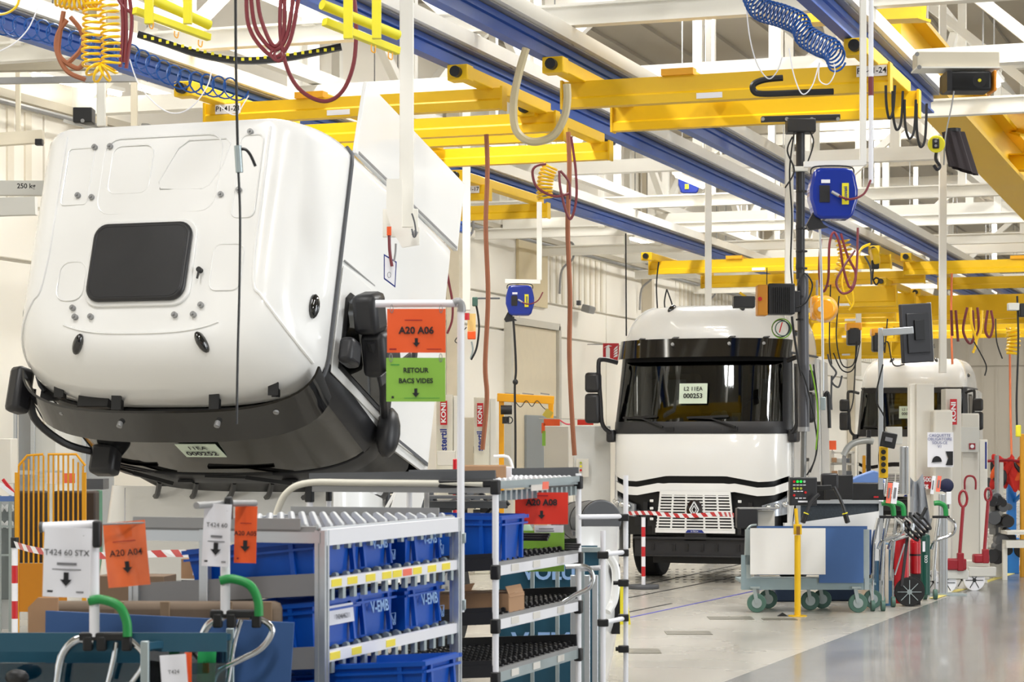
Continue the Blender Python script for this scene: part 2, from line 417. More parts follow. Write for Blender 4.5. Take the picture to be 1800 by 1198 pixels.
# round duct near the roof
for (x, z, y0, y1, r) in ((-3.0, 7.2, 40, 86, 0.42), (9.5, 7.6, 36, 90, 0.4)):
    dd = sroot('ceiling_duct'); struct('duct_run', MB().cyl((x, y0, z), (x, y1, z), r, 20), duct, dd)
    for k in range(9): struct('duct_band', MB().cyl((x, y0+k*5, z), (x, y0+k*5+0.08, z), r+0.02, 20), grey, dd)
# tube lights
WHERE = ['above the tilted cab', 'over the left bay', 'over the middle bay', 'over the right bay', 'over the rear aisle', 'near the left wall']
nl = 0
def tubelight(a, b, label):
    t = thing('tube_light_fixture', label, 'light', (Vector(a)+Vector(b))/2, 'fluorescent tube fixtures under the roof')
    m = MB(); m.bar(Vector(a)+UP*0.05, Vector(b)+UP*0.05, 0.16, 0.05); m.build('housing', white, t, world=True)
    m = MB(); m.cyl(Vector(a), Vector(b), 0.035, 8); m.build('tube', tube_light, t, world=True)
    for q in (.2, .8):
        c = Vector(a).lerp(Vector(b), q); MB().box((c.x, c.y, (c.z+9.46)/2+.03), (.015, .015, 9.46-c.z-.06)).build('suspension_rod', grey, t, world=True, smooth=False)
ROWL = {-13.6: 'long tube light in the row nearest the left wall', -9.0: 'tube light in the row above the left crane bay', -3.2: 'tube light in the row above the right crane bay', 2.2: 'tube light in the row right of the blue rails', 8.0: 'tube light in the row farthest right'}
ORD = ['nearest', 'second', 'third', 'fourth', 'fifth', 'sixth', 'seventh', 'eighth', 'ninth', 'tenth']
for x, lab in ROWL.items():
    cnt = 0
    for i in range(9):
        y = 17+i*7.3+(0 if x != -9 else 1.5); z = 6.0+(0.0 if x > -10 else 0.3)
        if pix((x, y, z))[1] < -60 and x != -9.0: continue
        if pix((x, y, z))[0] > 2000: continue
        tubelight((x, y, z), (x, y+1.6, z), ORD[cnt]+' '+lab.replace('long ', '').replace('tube light in', 'tube light from the viewer in') if cnt else 'nearest '+lab); cnt += 1
for (x0, y0, x1, y1, d, lab) in [(60, 132, 210, 165, 26, 'wide bright tube light at top left behind the yellow coil'), (30, 255, 68, 272, 30, 'short tube light left of the tilted cab roof')]:
    tubelight(P(x0, y0, d), P(x1, y1, d*1.12), lab)
# ------------------------------------------------------------------ blue rails
ZR = 5.30
XA = PZ(350, 168, ZR).x; XB = PZ(987, 205, ZR).x; XC = PZ(983, 117, ZR).x; XD = PZ(1500, 79, ZR).x
def rail(x, y0, y1, label, mat=blue, top=True):
    t = thing('crane_rail', label, 'rail', (x, y0, ZR), 'blue crane rails under the roof')
    prof = [(-.055, 0), (.055, 0), (.055, .02), (.02, .035), (.02, .115), (.045, .125), (.045, .18), (-.045, .18), (-.045, .125), (-.02, .115), (-.02, .035), (-.055, .02)]
    MB().prism([(x+a_, ZR+b_) for a_, b_ in prof], 'y', y0, y1).build('rail_profile', mat, t, world=True, smooth=False)
    MB().box((x-0.035, (y0+y1)/2, ZR+0.07), (0.04, y1-y0, 0.010)).build('side_rib', mat, t, world=True)
    MB().box((x+0.0, y0-0.02, ZR+0.03), (0.15, 0.04, 0.32)).build('end_plate', mat, t, world=True)
    m = MB(); yy = y0+0.3
    while yy < min(y1, y0+34):
        for q in (-.03, .03): m.box((x-0.048, yy+q, ZR+.155), (.008, .016, .016)); m.box((x-0.024, yy+q, ZR+.095), (.008, .016, .016))
        yy += 0.55
    o = m.build('bolts', white, t, world=True, smooth=False); o['kind'] = 'stuff'
    if top:
        MB().box((x+0.12, (y0+y1)/2, ZR+0.275), (0.08, y1-y0, 0.13)).build('support_channel', white, t, world=True)
        MB().box((x+0.05, (y0+y1)/2, ZR+0.195), (0.12, y1-y0, 0.015)).build('conductor_strip', grey, t, world=True)
        yy = y0+1
        while yy < y1:
            MB().box((x+0.03, yy, ZR+0.26), (0.16, .05, .14)).build('rail_clamp', grey, t, world=True); yy += 5.2
yE = PXc(1633, 160, XD).y
rail(XA, 14, 64, 'blue crane rail crossing behind the tilted cab, left bay, outer side')
rail(XB, 14, 70, 'blue crane rail passing behind the hanging white post')
rail(XC, 13, 84, 'blue crane rail running to the roof of the furthest truck')
rail(XD, 12, yE, 'blue crane rail at top right with a cut-off end plate')
yz = PXc(812, 400, -12.4)
t_y = P(800, 400, dZ(405, ZR)).y
rail(P(800, 405, dZ(405, ZR)).x, t_y-8, t_y+0.6, 'short blue rail end right of the tilted cab door', blue, False)
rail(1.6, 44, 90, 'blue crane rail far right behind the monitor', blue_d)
# ------------------------------------------------------------------ yellow bridges
def girder(par, xl, xr, y, zt, h, mat):
    prof = [(-.035, h), (.035, h), (.035, .10), (.06, .08), (.06, 0), (-.06, 0), (-.06, .08), (-.035, .10)]
    MB().prism([(y+a_, zt-h+b_) for a_, b_ in prof], 'x', xl, xr).build('girder', mat, par, world=True, smooth=False)
    for xe in (xl-.01, xr+.01): MB().box((xe, y, zt-h/2), (.02, .14, h+.02)).build('end_cap', mat, par, world=True)
def bridge(label, xl, xr, y1, y2, zt=5.19, h=0.20, mat=yellow, plate=None, plx=None, ov=0.15):
    t = thing('crane_bridge', label, 'crane', ((xl+xr)/2, y1, zt), 'yellow crane bridges')
    girder(t, xl-ov, xr+ov, y1, zt, h, mat)
    if y2: girder(t, xl-ov, xr+ov, y2, zt, h, mat)
    ye = (y2 or y1+1.5)
    for x in (xl, xr):
        MB().box((x, (y1+ye)/2-.32, zt+.045), (.14, ye-y1+.80, .12)).build('end_carriage', mat, t, world=True, bevel=.01)
        MB().box((x, y1-.72, zt+.03), (.2, .16, .145)).build('carriage_head', mat, t, world=True, bevel=.01)
        MB().cyl((x, y1-.80, zt+.03), (x, y1-.87, zt+.03), .05, 14).build('buffer', black, t, world=True)
        MB().cyl((x, y1+.2, zt+.108), (x, y1+.2, zt+.10), .06, 10).build('wheel', grey, t, world=True)
    MB().box((xl+(xr-xl)*.46, y1-.063, zt-h+.045), (.24, .006, .05)).build('maker_plate', paper, t, world=True)
    if y2:
        MB().box((xl+(xr-xl)*.35, (y1+y2)/2, zt+.02), (.25, (y2-y1)*.9, .08)).build('crab', mat, t, world=True, bevel=.01)
        MB().box((xl+(xr-xl)*.35, y1-.02, zt+.03), (.3, .12, .06)).build('crab_wheel_box', yellow_o, t, world=True)
    if plate:
        x = plx
        MB().box((x, y1-.05, zt-.06), (.27, .012, .095)).build('number_plate', paper, t, world=True)
        o = text(plate, .072, t, Vector((x, y1-.058, zt-.06))-Vector(t.location), 0, ink, bold=.012); o.name = 'plate_lettering'
    return t
def gy(px, py, zt=5.19): v = PZ(px, py, zt); return v.y, v.x
y1, x1 = gy(857, 156); y2, _ = gy(858, 203)
bridge('front double yellow bridge with plate P1-41-23, above the tilted cab', gy(362, 180)[1]+.1, x1, y1, y2, plate='P1-41-23', plx=gy(380, 180)[1]+.1)
y1, x1 = gy(1000, 213); y2, _ = gy(985, 253)
bridge('second yellow bridge of the left bay, ending beside the yellow hose bundle', XA, XB, y1, y2)
y1, x1 = gy(1553, 113); y2, _ = gy(1555, 163)
bridge('front double yellow bridge with plate P1-41-24, upper right', gy(998, 143)[1]+.1, x1-.1, y1, y2, h=.245, plate='P1-41-24', plx=gy(1533, 113)[1])
y1, x1 = gy(840, 325); y2, _ = gy(840, 362)
bridge('yellow bridge just right of the tilted cab door, plate ending 41-17', XA-2.6, x1, y1, y2, plate='P1-41-17', plx=gy(826, 325)[1])
y1, x1 = gy(1157, 459); y2, _ = gy(1157, 487)
bridge('yellow double bridge directly over the white truck 253', x1, XB+.4, y1, y2, h=.24)
y1, x1 = gy(1605, 460); y2, _ = gy(1610, 489)
bridge('yellow double bridge above the large monitor at right', x1, x1+5.5, y1, y2, h=.24)
for k, (px, py, ln, lab) in enumerate([(1425, 505, 4.2, 'third yellow bridge behind the grey pole'), (1440, 535, 5, 'fourth yellow bridge behind the wine red hose bundle'), (1430, 560, 6, 'fifth yellow bridge, low behind the orange balancer'), (1430, 597, 7, 'lowest and farthest yellow bridge over the third truck')]):
    z = 4.9; v = PZ(px, py, z); v2 = PZ(px, py+20, z)
    bridge(lab, v.x, PZ(1580, py+4, z).x, v.y, v.y+2.2, zt=z, h=.5 if k > 1 else .4)
for k, (px, py, ln, lab) in enumerate([(1620, 520, 7, 'far yellow bridge behind the monitor, right bay'), (1600, 552, 9, 'farthest yellow bridge of the right bay above the grey wall')]):
    v = PZ(px, py, 4.9); bridge(lab, v.x, v.x+ln, v.y, v.y+2, zt=4.9, h=.5)
# upper yellow runway beams at the top right and the big diagonal one
def diag(name, label, a, b, w_, h_, mat=yellow, cat='beam'):
    t = thing(name, label, cat, a)
    m = MB(); m.bar(a, b, w_*.35, h_); m.build('web', mat, t, world=True)
    up = Vector((0, 0, 1))
    MB().bar(Vector(a)-up*h_*.5, Vector(b)-up*h_*.5, w_, h_*.1).build('lower_flange', mat, t, world=True)
    MB().bar(Vector(a)+up*h_*.5, Vector(b)+up*h_*.5, w_, h_*.1).build('upper_flange', mat, t, world=True)
    return t
diag('runway_beam', 'big yellow runway beam dropping diagonally behind the black hoist', PZ(1570, 60, 6.4), PZ(1830, 350, 5.4)+Vector((0, 0, 0)), .5, .55)
diag('runway_beam', 'yellow runway beam crossing the top edge left of the hoist', P(1380, 18, 24), P(1625, 8, 23), .3, .3)
diag('runway_beam', 'yellow beam piece at the right edge below the diagonal beam', P(1735, 288, 30), P(1810, 285, 29.6), .3, .2)
diag('runway_beam', 'yellow trolley beam at far right under the roof', P(1765, 205, 30), P(1812, 218, 29), .3, .3)
# white boxed beam above the hoist
t = thing('hoist_beam', 'wide cream boxed beam above the black hoist', 'beam', P(1700, 108, 17.5))
MB().box(P(1680, 108, 17.6), (.66, .2, .13), TH).build('box', cream, t, world=True, bevel=.008)
MB().box(P(1680, 123, 17.6), (.67, .26, .012), TH).build('lower_flange', white, t, world=True)
for (x, y) in ((1612, 95), (1616, 118)): MB().cyl(P(x, y, 17.4), P(x, y, 17.35), .018, 8).build('bolt', grey, t, world=True)
t = thing('chain_hoist', 'black hoist trolley with orange cover below the cream beam', 'hoist', P(1700, 145, 17.5))
MB().box(P(1697, 146, 17.6), (.37, .26, .155), TH).build('housing', black, t, world=True, bevel=.02)
MB().box(P(1743, 146, 17.6), (.022, .28, .165), TH).build('cover', M('hoist_orange', (240, 150, 40), .4), t, world=True, bevel=.008)
MB().cyl(P(1722, 141, 17.4), P(1722, 141, 17.33), .055, 20).build('drum', satin_black, t, world=True)
MB().cyl(P(1722, 141, 17.33), P(1722, 141, 17.31), .014, 8).build('hub', lyellow, t, world=True)
MB().box(P(1665, 145, 17.5), (.04, .2, .16), TH).build('bracket', satin_black, t, world=True)
rope(MB(), [(1677, 160), (1672, 190), (1662, 240), (1659, 290)], 17.4, .006).build('chain', grey, t, world=True)
t = thing('hook_block', 'yellow hook block with black buttons hanging on the hoist chain', 'hook', P(1646, 253, 17.4))
MB().cyl(P(1646, 253, 17.4), P(1646, 253, 17.25), .068, 22).build('sheave_cover', lyellow, t, world=True, bevel=.008)
MB().box(P(1645, 252, 17.24), (.055, .02, .08), TH).build('button_plate', black, t, world=True, bevel=.01)
for yy in (248, 256): MB().cyl(P(1645, yy, 17.23), P(1645, yy, 17.215), .011, 10).build('button', grey, t, world=True)
rope(MB(), [(1646, 266), (1645, 280), (1652, 292), (1647, 298), (1641, 290)], 17.35, .013).build('hook', satin_black, t, world=True)
t = thing('chain_bag', 'dark ribbed cloth chain bag hanging behind the hook block', 'bag', P(1685, 235, 18))
m = MB()
def bagf(u, v, off):
    a_ = u*2*PI; r = .085+.012*math.sin(a_*9)+.03*v+off
    c = P(1676+18*v, 232+68*v+8*v*math.cos(a_), 18); return c+RT*(r*math.cos(a_))+FW*(r*.6*math.sin(a_))
m.patch(bagf, 0, 1, 48, 0, 1, 10, .006); m.build('cloth', M('bag_cloth', (52, 44, 46), .8), t, world=True)
MB().cyl(P(1676, 232, 18), P(1676, 226, 18), .06, 14).build('frame', black, t, world=True)
# festoon loops under the cut rail
for k, (x, y0, y1, wd) in enumerate([(1565, 150, 208, 8), (1578, 160, 228, 9), (1600, 175, 243, 10), (1620, 182, 258, 9)]):
    t = thing('festoon_cable', ['first', 'second', 'third', 'fourth'][k]+' black festoon cable loop from the left under the rail end', 'cable', P(x, y0, 18), 'festoon cables under the rail end')
    rope(MB(), [(x-wd, y0), (x-wd+1, y1-25), (x-2, y1), (x+wd-3, y1-15), (x+wd, y0)], 18, .011).build('cable', black, t, world=True)
# ------------------------------------------------------------------ drop posts
def post(name, label, px, py0, py1, wpx, d, foot=None, mat=white, cat='post'):
    t = thing(name, label, cat, P(px, py1, d))
    w_ = wpx*d/F
    a_ = P(px, py0, d); b_ = P(px, py1, d)
    if name == 'drop_post': a_ = Vector((b_.x, b_.y, 9.4))
    MB().box((a_+b_)/2, (w_, w_, (a_-b_).length), TH).build('tube', mat, t, world=True, bevel=.004)
    if foot: MB().box(b_-UP*.01, (w_*foot, w_*foot, .02), TH).build('foot_plate', mat, t, world=True)
    return t
t = post('hanging_post', 'thick white square post hanging in front of the tilted cab door', 715, -60, 400, 24, 15.5)
MB().box(P(704, 392, 15.5), (.25, .02, .2), TH).build('mount_plate', white, t, world=True, bevel=.004)
MB().prism([(-.13, .34), (-.02, .34), (-.02, 0), (.1, 0), (.1, -.12), (-.02, -.14), (-.09, -.02), (-.13, .1)], 'y', -.012, .012, Matrix.Translation(P(712, 400, 15.38)) @ Matrix.Rotation(TH, 4, 'Z')).build('side_plate', white, t, world=True, smooth=False)
MB().cyl(P(726, 408, 15.3), P(733, 412, 15.3), .02, 10).build('plug', grey, t, world=True)
rope(MB(), [(724, 375), (729, 392), (731, 412), (727, 416), (724, 402)], 15.2, .006).build('loop_cable', dgrey, t, world=True)
post('drop_post', 'white post rising behind the roof of truck 253', 1245, 236, 560, 11, 33)
post('drop_post', 'white square post left of the dark grey lift pole', 1387, 215, 500, 14, 27)
post('drop_post', 'white post crossing in front of the right-hand yellow bridges', 1657, 232, 655, 12, 31)
post('drop_post', 'white post beyond the orange balancer, third from right', 1509, 470, 660, 9, 48)
post('drop_post', 'white post between the tilted cab and the first brown strap', 820, 290, 545, 14, 27)
post('drop_post', 'pale post rising above the top left of the tilted cab', 178, 152, 222, 14, 24, mat=lgrey)
post('drop_post', 'cream post with bracket left of the yellow front bridge', 236, 135, 222, 11, 26, mat=cream)
post('drop_post', 'slim cream post at the far left under the grey beam', 32, 150, 235, 8, 26, mat=cream)
t = post('reel_frame', 'white L-shaped frame carrying the large blue hose reel', 1517, -30, 290, 11, 15.6)
MB().bar(P(1413, 289, 15.6), P(1519, 286, 15.6), .045, .04).build('arm', white, t, world=True)
rope(MB(), [(1531, -30), (1531, 150), (1531, 322)], 15.6, .018, 10, 0).build('air_pipe', white_tube, t, world=True)
rope(MB(), [(1531, 135), (1531, 168)], 15.6, .0195, 10, 0).build('pipe_band', hose_red, t, world=True)
t = post('reel_frame', 'white L-shaped frame carrying the small blue hose reel', 948, 355, 492, 9, 27)
MB().bar(P(888, 494, 27), P(950, 495, 27), .06, .05).build('arm', white, t, world=True)
# ------------------------------------------------------------------ hose reels
def reel(label, cx, cy, wpx, d, spring=True, simple=False, tail=None):
    k = d/F; w_ = wpx*k; t = thing('hose_reel', label, 'hose reel', P(cx, cy, d), 'blue hose reels', TH)
    h_ = w_*1.03
    poly = [(-.40, .5), (-.28, .53), (.24, .53), (.38, .5), (.44, .38), (.5, .1), (.5, -.12), (.44, -.3), (.40, -.44), (.3, -.5), (-.28, -.5), (-.4, -.44), (-.44, -.28), (-.5, -.1), (-.5, .12), (-.44, .35)]
    MB().prism([(a_*w_, b_*h_) for a_, b_ in poly], 'y', -.09, .09).build('case', reel_blue, t, bevel=.02)
    if simple:
        MB().box((-.12*w_, -.1, -.2*h_), (.18*w_, .01, .22*h_)).build('label', lyellow, t); return t
    MB().box((-.2*w_, -.095, 0), (.21*w_, .01, .34*h_)).build('data_plate', satin_black, t)
    MB().box((-.18*w_, -.096, .25*h_), (.18*w_, .01, .07*h_)).build('white_label', paper, t)
    pl = MB().box((.23*w_, -.096, 0), (.14*w_, .01, .43*h_)).build('yellow_label', lyellow, t)
    text('ecovasi', .105*w_, t, (.23*w_, -.104, 0), 0, ink_b, bold=.02, rot=(PI/2, -PI/2, 0), name='label_lettering', sx=1.0)
    MB().tube(spline([(-.06*w_, -.12, .03*h_), (.08*w_, -.14, -.06*h_)], 3), .035*w_, 8).build('swivel', grey, t)
    MB().tube(spline([(.06*w_, -.14, -.05*h_), (.3*w_, -.15, -.13*h_), (.62*w_, -.08, 0), (.8*w_, 0, .3*h_)], 6), .024*w_, 8).build('inlet_hose', hose_red, t)
    MB().tube(spline([(-.45*w_, 0, .42*h_), (-.36*w_, 0, .58*h_), (.36*w_, 0, .58*h_), (.45*w_, 0, .42*h_)], 6), .016*w_, 6).build('hanger_bow', black, t)
    MB().prism([(a_*w_, b_*h_) for a_, b_ in ((-.42, -.36), (-.35, -.38), (-.2, -.6), (-.1, -.66), (-.5, -.72), (-.56, -.62))], 'y', -.05, .02).build('outlet_guide', satin_black, t, smooth=False)
    return t
reel('large blue hose reel with yellow label, upper right', 1463, 343, 84, 15.4)
reel('small blue hose reel hanging in front of the cream wall', 914, 529, 50, 26.5)
reel('far blue hose reel half hidden by white bracing', 1211, 321, 38, 38, simple=True)
# ------------------------------------------------------------------ hoses, straps, coils
def hoses(name, label, cat, runs, d, r, mat, group=None, extra=None, part='hose'):
    t = thing(name, label, cat, P(runs[0][0][0], runs[0][0][1], d), group)
    for q in runs: rope(MB(), q, d, r, 7).build(part, mat, t, world=True)
    return t
hoses('strap', 'long brown webbing strap hanging left of the small blue reel', 'strap', [[(855, 236), (857, 300), (854, 400), (858, 520), (853, 640), (856, 700), (848, 790)]], 20, .022, hose_brown, part='webbing')
hoses('strap', 'long brown webbing strap hanging beside the yellow coil, right', 'strap', [[(999, 232), (1001, 300), (998, 400), (1002, 520), (1001, 620), (1005, 720), (1010, 800)]], 20, .022, hose_brown, part='webbing')
hoses('hose', 'wine red hose coiled in large loops at top centre', 'hose', [[(433, -20), (436, 40), (455, 78), (485, 100), (510, 70), (526, -10)], [(440, -20), (447, 40), (462, 70), (485, 88), (505, 60), (516, -10)], [(452, -20), (458, 30), (480, 80), (498, 60), (500, -10)], [(494, -15), (493, 60), (505, 120), (530, 160), (570, 178), (602, 160), (622, 110), (626, 40), (622, -10)]], 14.5, .014, hose_red)
hoses('hose', 'dark wine red hose ends knotted below the top coil', 'hose', [[(480, 88), (476, 95), (484, 106), (496, 103), (494, 92)], [(484, 90), (482, 100), (490, 108), (500, 98)]], 14.4, .01, hose_red)
hoses('hose', 'red hose loops right of the yellow hose bundle', 'hose', [[(203, -10), (220, 15), (245, 24), (268, 10), (276, -12)], [(213, -10), (216, 40), (214, 90), (211, 118)], [(227, -10), (232, 40), (226, 90), (222, 120)], [(220, -10), (222, 60), (219, 110)]], 14.5, .013, hose_red)
hoses('hose', 'brown flat hose loop hanging left of the big yellow coil', 'hose', [[(118, 35), (102, 60), (100, 90), (118, 125), (150, 140)], [(124, 30), (140, 50), (147, 72), (140, 90), (120, 110)], [(112, 20), (104, 70), (106, 100), (135, 120), (148, 110)]], 14.2, .016, hose_brown)
def coilthing(label, path, d, Rr, turns, r, mat, seg=12, face=None):
    t = thing('coiled_hose', label, 'hose', P(path[0][0], path[0][1], d), 'coiled air hoses')
    MB().tube(coil(spline([P(x, y, d) for x, y in path], 8), Rr, turns, seg, face), r, 6).build('coil', mat, t, world=True); return t
k14 = 14/F
coilthing('big yellow coiled hose hanging in a U at top left', [(162, -12), (162, 40), (160, 90), (163, 118), (178, 130), (193, 118), (195, 90), (193, 40), (190, -12)], 14, 16*k14, 27, .0085, hose_yellow)
coilthing('yellow coiled hose cut by the top edge, upper left', [(100, -8), (130, 0), (168, -4)], 14, 17*k14, 9, .0085, hose_yellow)
coilthing('loose yellow hose arc in the top left corner', [(-20, 28), (10, 24), (30, 8), (34, -12)], 14, .004, 1, .008, hose_yellow)
coilthing('blue coiled hose strung along the left blue rail', [(-10, 40), (20, 45), (45, 50), (80, 55), (120, 70), (225, 95), (260, 112), (330, 142), (420, 158)], 16, 19*16/F, 22, .0065, coil_blue, 16, (RT*.8+FW*.6, UP))
coilthing('blue coiled hose sagging above the right yellow bridge', [(1318, -20), (1335, 14), (1375, 28), (1405, 42), (1415, 62), (1440, 78), (1462, 88), (1472, 108)], 16, 20*16/F, 30, .0075, coil_blue, 16, (RT*.8+FW*.6, (UP*.95+RT*.3).normalized()))
coilthing('yellow coiled hose bundle with red hoses under the second bridge', [(968, 290), (960, 310), (957, 335), (958, 350)], 20, 13*20/F, 10, .011, hose_yellow)
coilthing('yellow coiled hose in the far bundle under the blue reel', [(1480, 420), (1486, 450), (1480, 480), (1490, 510)], 30, 12*30/F, 12, .012, hose_yellow)
coilthing('yellow coil at the very right edge near the black pendant', [(1780, 575), (1782, 600), (1778, 622)], 30, 10*30/F, 7, .02, hose_yellow)
hoses('hose', 'dark red hose loops around the yellow coil under the second bridge', 'hose', [[(960, 288), (942, 292), (936, 305), (945, 330), (975, 345), (1000, 340)], [(985, 300), (1000, 320), (1002, 350)], [(1004, 240), (1012, 300), (1013, 350), (1004, 384), (995, 372), (985, 330), (983, 300)]], 19.8, .012, hose_red)
hoses('hose', 'wine red hose loops hanging under the large blue reel', 'hose', [[(1443, 420), (1440, 480), (1447, 512), (1456, 490), (1458, 430), (1466, 408), (1476, 430), (1482, 470), (1494, 505), (1505, 480), (1508, 400)], [(1478, 410), (1490, 450), (1504, 480), (1498, 508), (1480, 515), (1470, 495), (1485, 465), (1503, 440)]], 24, .014, hose_red)
hoses('hose', 'thin yellow hoses tangled right of the wine red loops', 'hose', [[(1505, 455), (1515, 435), (1530, 428)], [(1500, 470), (1512, 440), (1528, 430)], [(1496, 500), (1500, 530), (1492, 545)], [(1488, 440), (1480, 500), (1498, 540)]], 26, .012, hose_yellow)
hoses('hose', 'red and brown hoses bundled below the right-hand bridges', 'hose', [[(1700, 540), (1693, 580), (1704, 603), (1712, 590), (1710, 545)], [(1718, 540), (1720, 580), (1708, 600)], [(1736, 545), (1732, 580), (1740, 592), (1746, 570), (1742, 545)], [(1672, 545), (1674, 590)], [(1680, 545), (1684, 600)]], 33, .02, hose_red)
hoses('hose', 'yellow hose ends in the bundle below the right-hand bridges', 'hose', [[(1706, 540), (1708, 570), (1716, 600), (1710, 620)], [(1726, 545), (1724, 580), (1716, 598)]], 32.8, .02, hose_yellow)
hoses('hose', 'red air hose hanging behind the tilted cab door edge', 'hose', [[(780, 425), (782, 470), (794, 520), (795, 560), (786, 586)], [(779, 440), (790, 500), (797, 540)]], 22, .012, hose_red)
hoses('hose', 'black air hose with steel coupling in front of the tilted roof', 'hose', [[(414, -30), (415, 120), (418, 262)]], 10.5, .007, black)
h = coilthing; t = thing('air_line', 'black air line with steel coupling in front of the tilted roof', 'hose', P(419, 290, 10.4))
rope(MB(), [(419, 300), (422, 380), (421, 500), (418, 620), (416, 745)], 10.4, .0065).build('line', black, t, world=True)
MB().cyl(P(418, 256, 10.4), P(421, 303, 10.4), .018, 12).build('coupling', zinc, t, world=True)
rope(MB(), [(416, 264), (430, 262), (440, 272), (449, 292)], 10.4, .008).build('safety_tail', black, t, world=True)
hoses('cable', 'white loop cable dangling from the left blue rail', 'cable', [[(66, 15), (50, 50), (25, 76), (-5, 92)], [(228, 104), (245, 150), (280, 188), (310, 199), (340, 185), (365, 150), (372, 122)], [(437, 168), (425, 188), (418, 200), (405, 200), (385, 185)]], 15, .0045, paper)
hoses('cable', 'pale cables looping over the upper right bridge', 'cable', [[(1311, -5), (1317, 60), (1330, 110), (1350, 138), (1366, 125), (1375, 100)], [(1387, 85), (1395, 130), (1410, 165), (1428, 150), (1440, 110)], [(1440, 110), (1440, 140), (1455, 148), (1467, 130), (1466, 112)]], 16, .0045, paper)
hoses('energy_chain', 'black energy chain bent in a U on the upper right bridge', 'cable chain', [[(1376, 137), (1345, 140), (1325, 148), (1325, 160), (1340, 165), (1400, 163), (1465, 161)]], 19.0, .028, black, part='links')
hoses('energy_chain', 'black energy chain with yellow dots along the upper left', 'cable chain', [[(243, 60), (290, 75), (350, 95), (420, 106), (500, 102), (600, 82)]], 17, .03, black, part='links')
m = MB()
for i in range(26):
    x = 255+i*13.2; y = 63+(x-250)*.25 if x < 420 else 106-(x-420)*.12
    m.box(P(x, min(y, 104), 16.96), (.022, .01, .022), TH)
t = [o for o in D.objects if o.get('label', '').startswith('black energy chain with yellow')][0]
o = m.build('dots', lyellow, t, world=True); o['kind'] = 'stuff'
hoses('hose', 'thick translucent hose hanging in a U by the right bridge corner', 'hose', [[(925, 85), (912, 130), (903, 180), (906, 225), (925, 246), (950, 248), (975, 236), (992, 205), (997, 175), (996, 148)]], 17.5, .033, M('old_clear_hose', (190, 176, 140), .4))
hoses('hose', 'orange hose wire hanging down the grey wall at right', 'hose', [[(1673, 480), (1672, 560), (1674, 640)], [(1775, 600), (1776, 700), (1778, 800)]], 40, .02, M('hose_orange', (226, 120, 72), .5))
# yellow lifting bars top left
def bars(label, runs, d):
    t = thing('lifting_beam', label, 'lifting beam', P(*runs[0][0], d))
    for (a_, b_, r, shp) in runs:
        if shp == 'c': MB().cyl(P(*a_, d), P(*b_, d*1.03), r, 14).build('cylinder', lyellow, t, world=True)
        else: MB().bar(P(*a_, d), P(*b_, d*1.03), r*2, r*2).build('beam', lyellow, t, world=True, bevel=.004)
    return t
t = bars('bright yellow lifting beam with cylinder at top left', [((232, -18), (368, 44), .032, 'c'), ((236, 18), (368, 66), .022, 'b')], 13.5)
for x in (262, 330): MB().bar(P(x, -20, 13.4), P(x, 42, 13.4), .05, .05).build('hanger', lyellow, t, world=True)
for (x, y) in ((266, 44), (310, 60), (352, 76)): rope(MB(), [(x-3, y-6), (x-3, y+3), (x+2, y+6), (x+4, y-4)], 13.4, .004).build('hook', yellow_o, t, world=True)
t = bars('bright yellow lifting beam crossing behind the wine red loops', [((566, 8), (700, 62), .032, 'c'), ((570, 38), (700, 90), .024, 'b')], 13.5)
for x in (612, 662): MB().bar(P(x, -20, 13.4), P(x, 68, 13.4), .055, .05).build('hanger', lyellow, t, world=True)
for (x, y) in ((656, 84), (686, 96)): rope(MB(), [(x-3, y-6), (x-3, y+5), (x+3, y+8), (x+4, y-4)], 13.4, .004).build('hook', yellow_o, t, world=True)
# grey KBK girders left
t = thing('grey_crane_girder', 'grey crane girder marked 250 at the left edge', 'crane', P(10, 330, 20))
MB().box(P(10, 331, 20), (.8, .12, .13), TH+.02).build('girder', lgrey, t, world=True)
text('250 kg', .062, t, P(46, 327, 19.8)-Vector(t.location), TH, ink, bold=.02)
member('wall_beam', P(-40, 365, 21), P(64, 362, 21), .12, .17, lgrey, sroot('trim_1'))
member('wall_beam', P(-40, 248, 23), P(76, 240, 23), .12, .13, cream, sroot('trim_2'))
member('wall_beam', P(-40, 112, 23), P(190, 108, 23), .12, .17, M('beam_grey', (150, 142, 124), .6), sroot('trim_3'))
member('wall_beam', P(-40, 143, 22), P(240, 138, 22), .08, .06, grey, sroot('trim_4'))
t = thing('spotlight', 'small black box camera above the tilted cab, upper left', 'camera', P(148, 204, 22))
MB().box(P(148, 204, 22), (.19, .2, .15), TH).build('box', black, t, world=True, bevel=.01)
MB().cyl(P(145, 212, 21.8), P(145, 212, 21.7), .02, 10).build('lens', grey, t, world=True)
MB().bar(P(112, 212, 22), P(170, 228, 22), .04, .03).build('bracket', lgrey, t, world=True)
t = thing('limit_switch', 'little black switch box at the top left corner of the cab', 'switch', P(69, 250, 21))
MB().box(P(69, 250, 21), (.07, .08, .06), TH).build('box', black, t, world=True, bevel=.006)
t = thing('power_box', 'black motor box under the white beam near the brown strap', 'motor', P(1064, 241, 26))
MB().box(P(1064, 241, 26), (.25, .2, .17), TH).build('box', satin_black, t, world=True, bevel=.01)
MB().cyl(P(1058, 237, 25.8), P(1058, 237, 25.7), .05, 12).build('cap', grey, t, world=True)
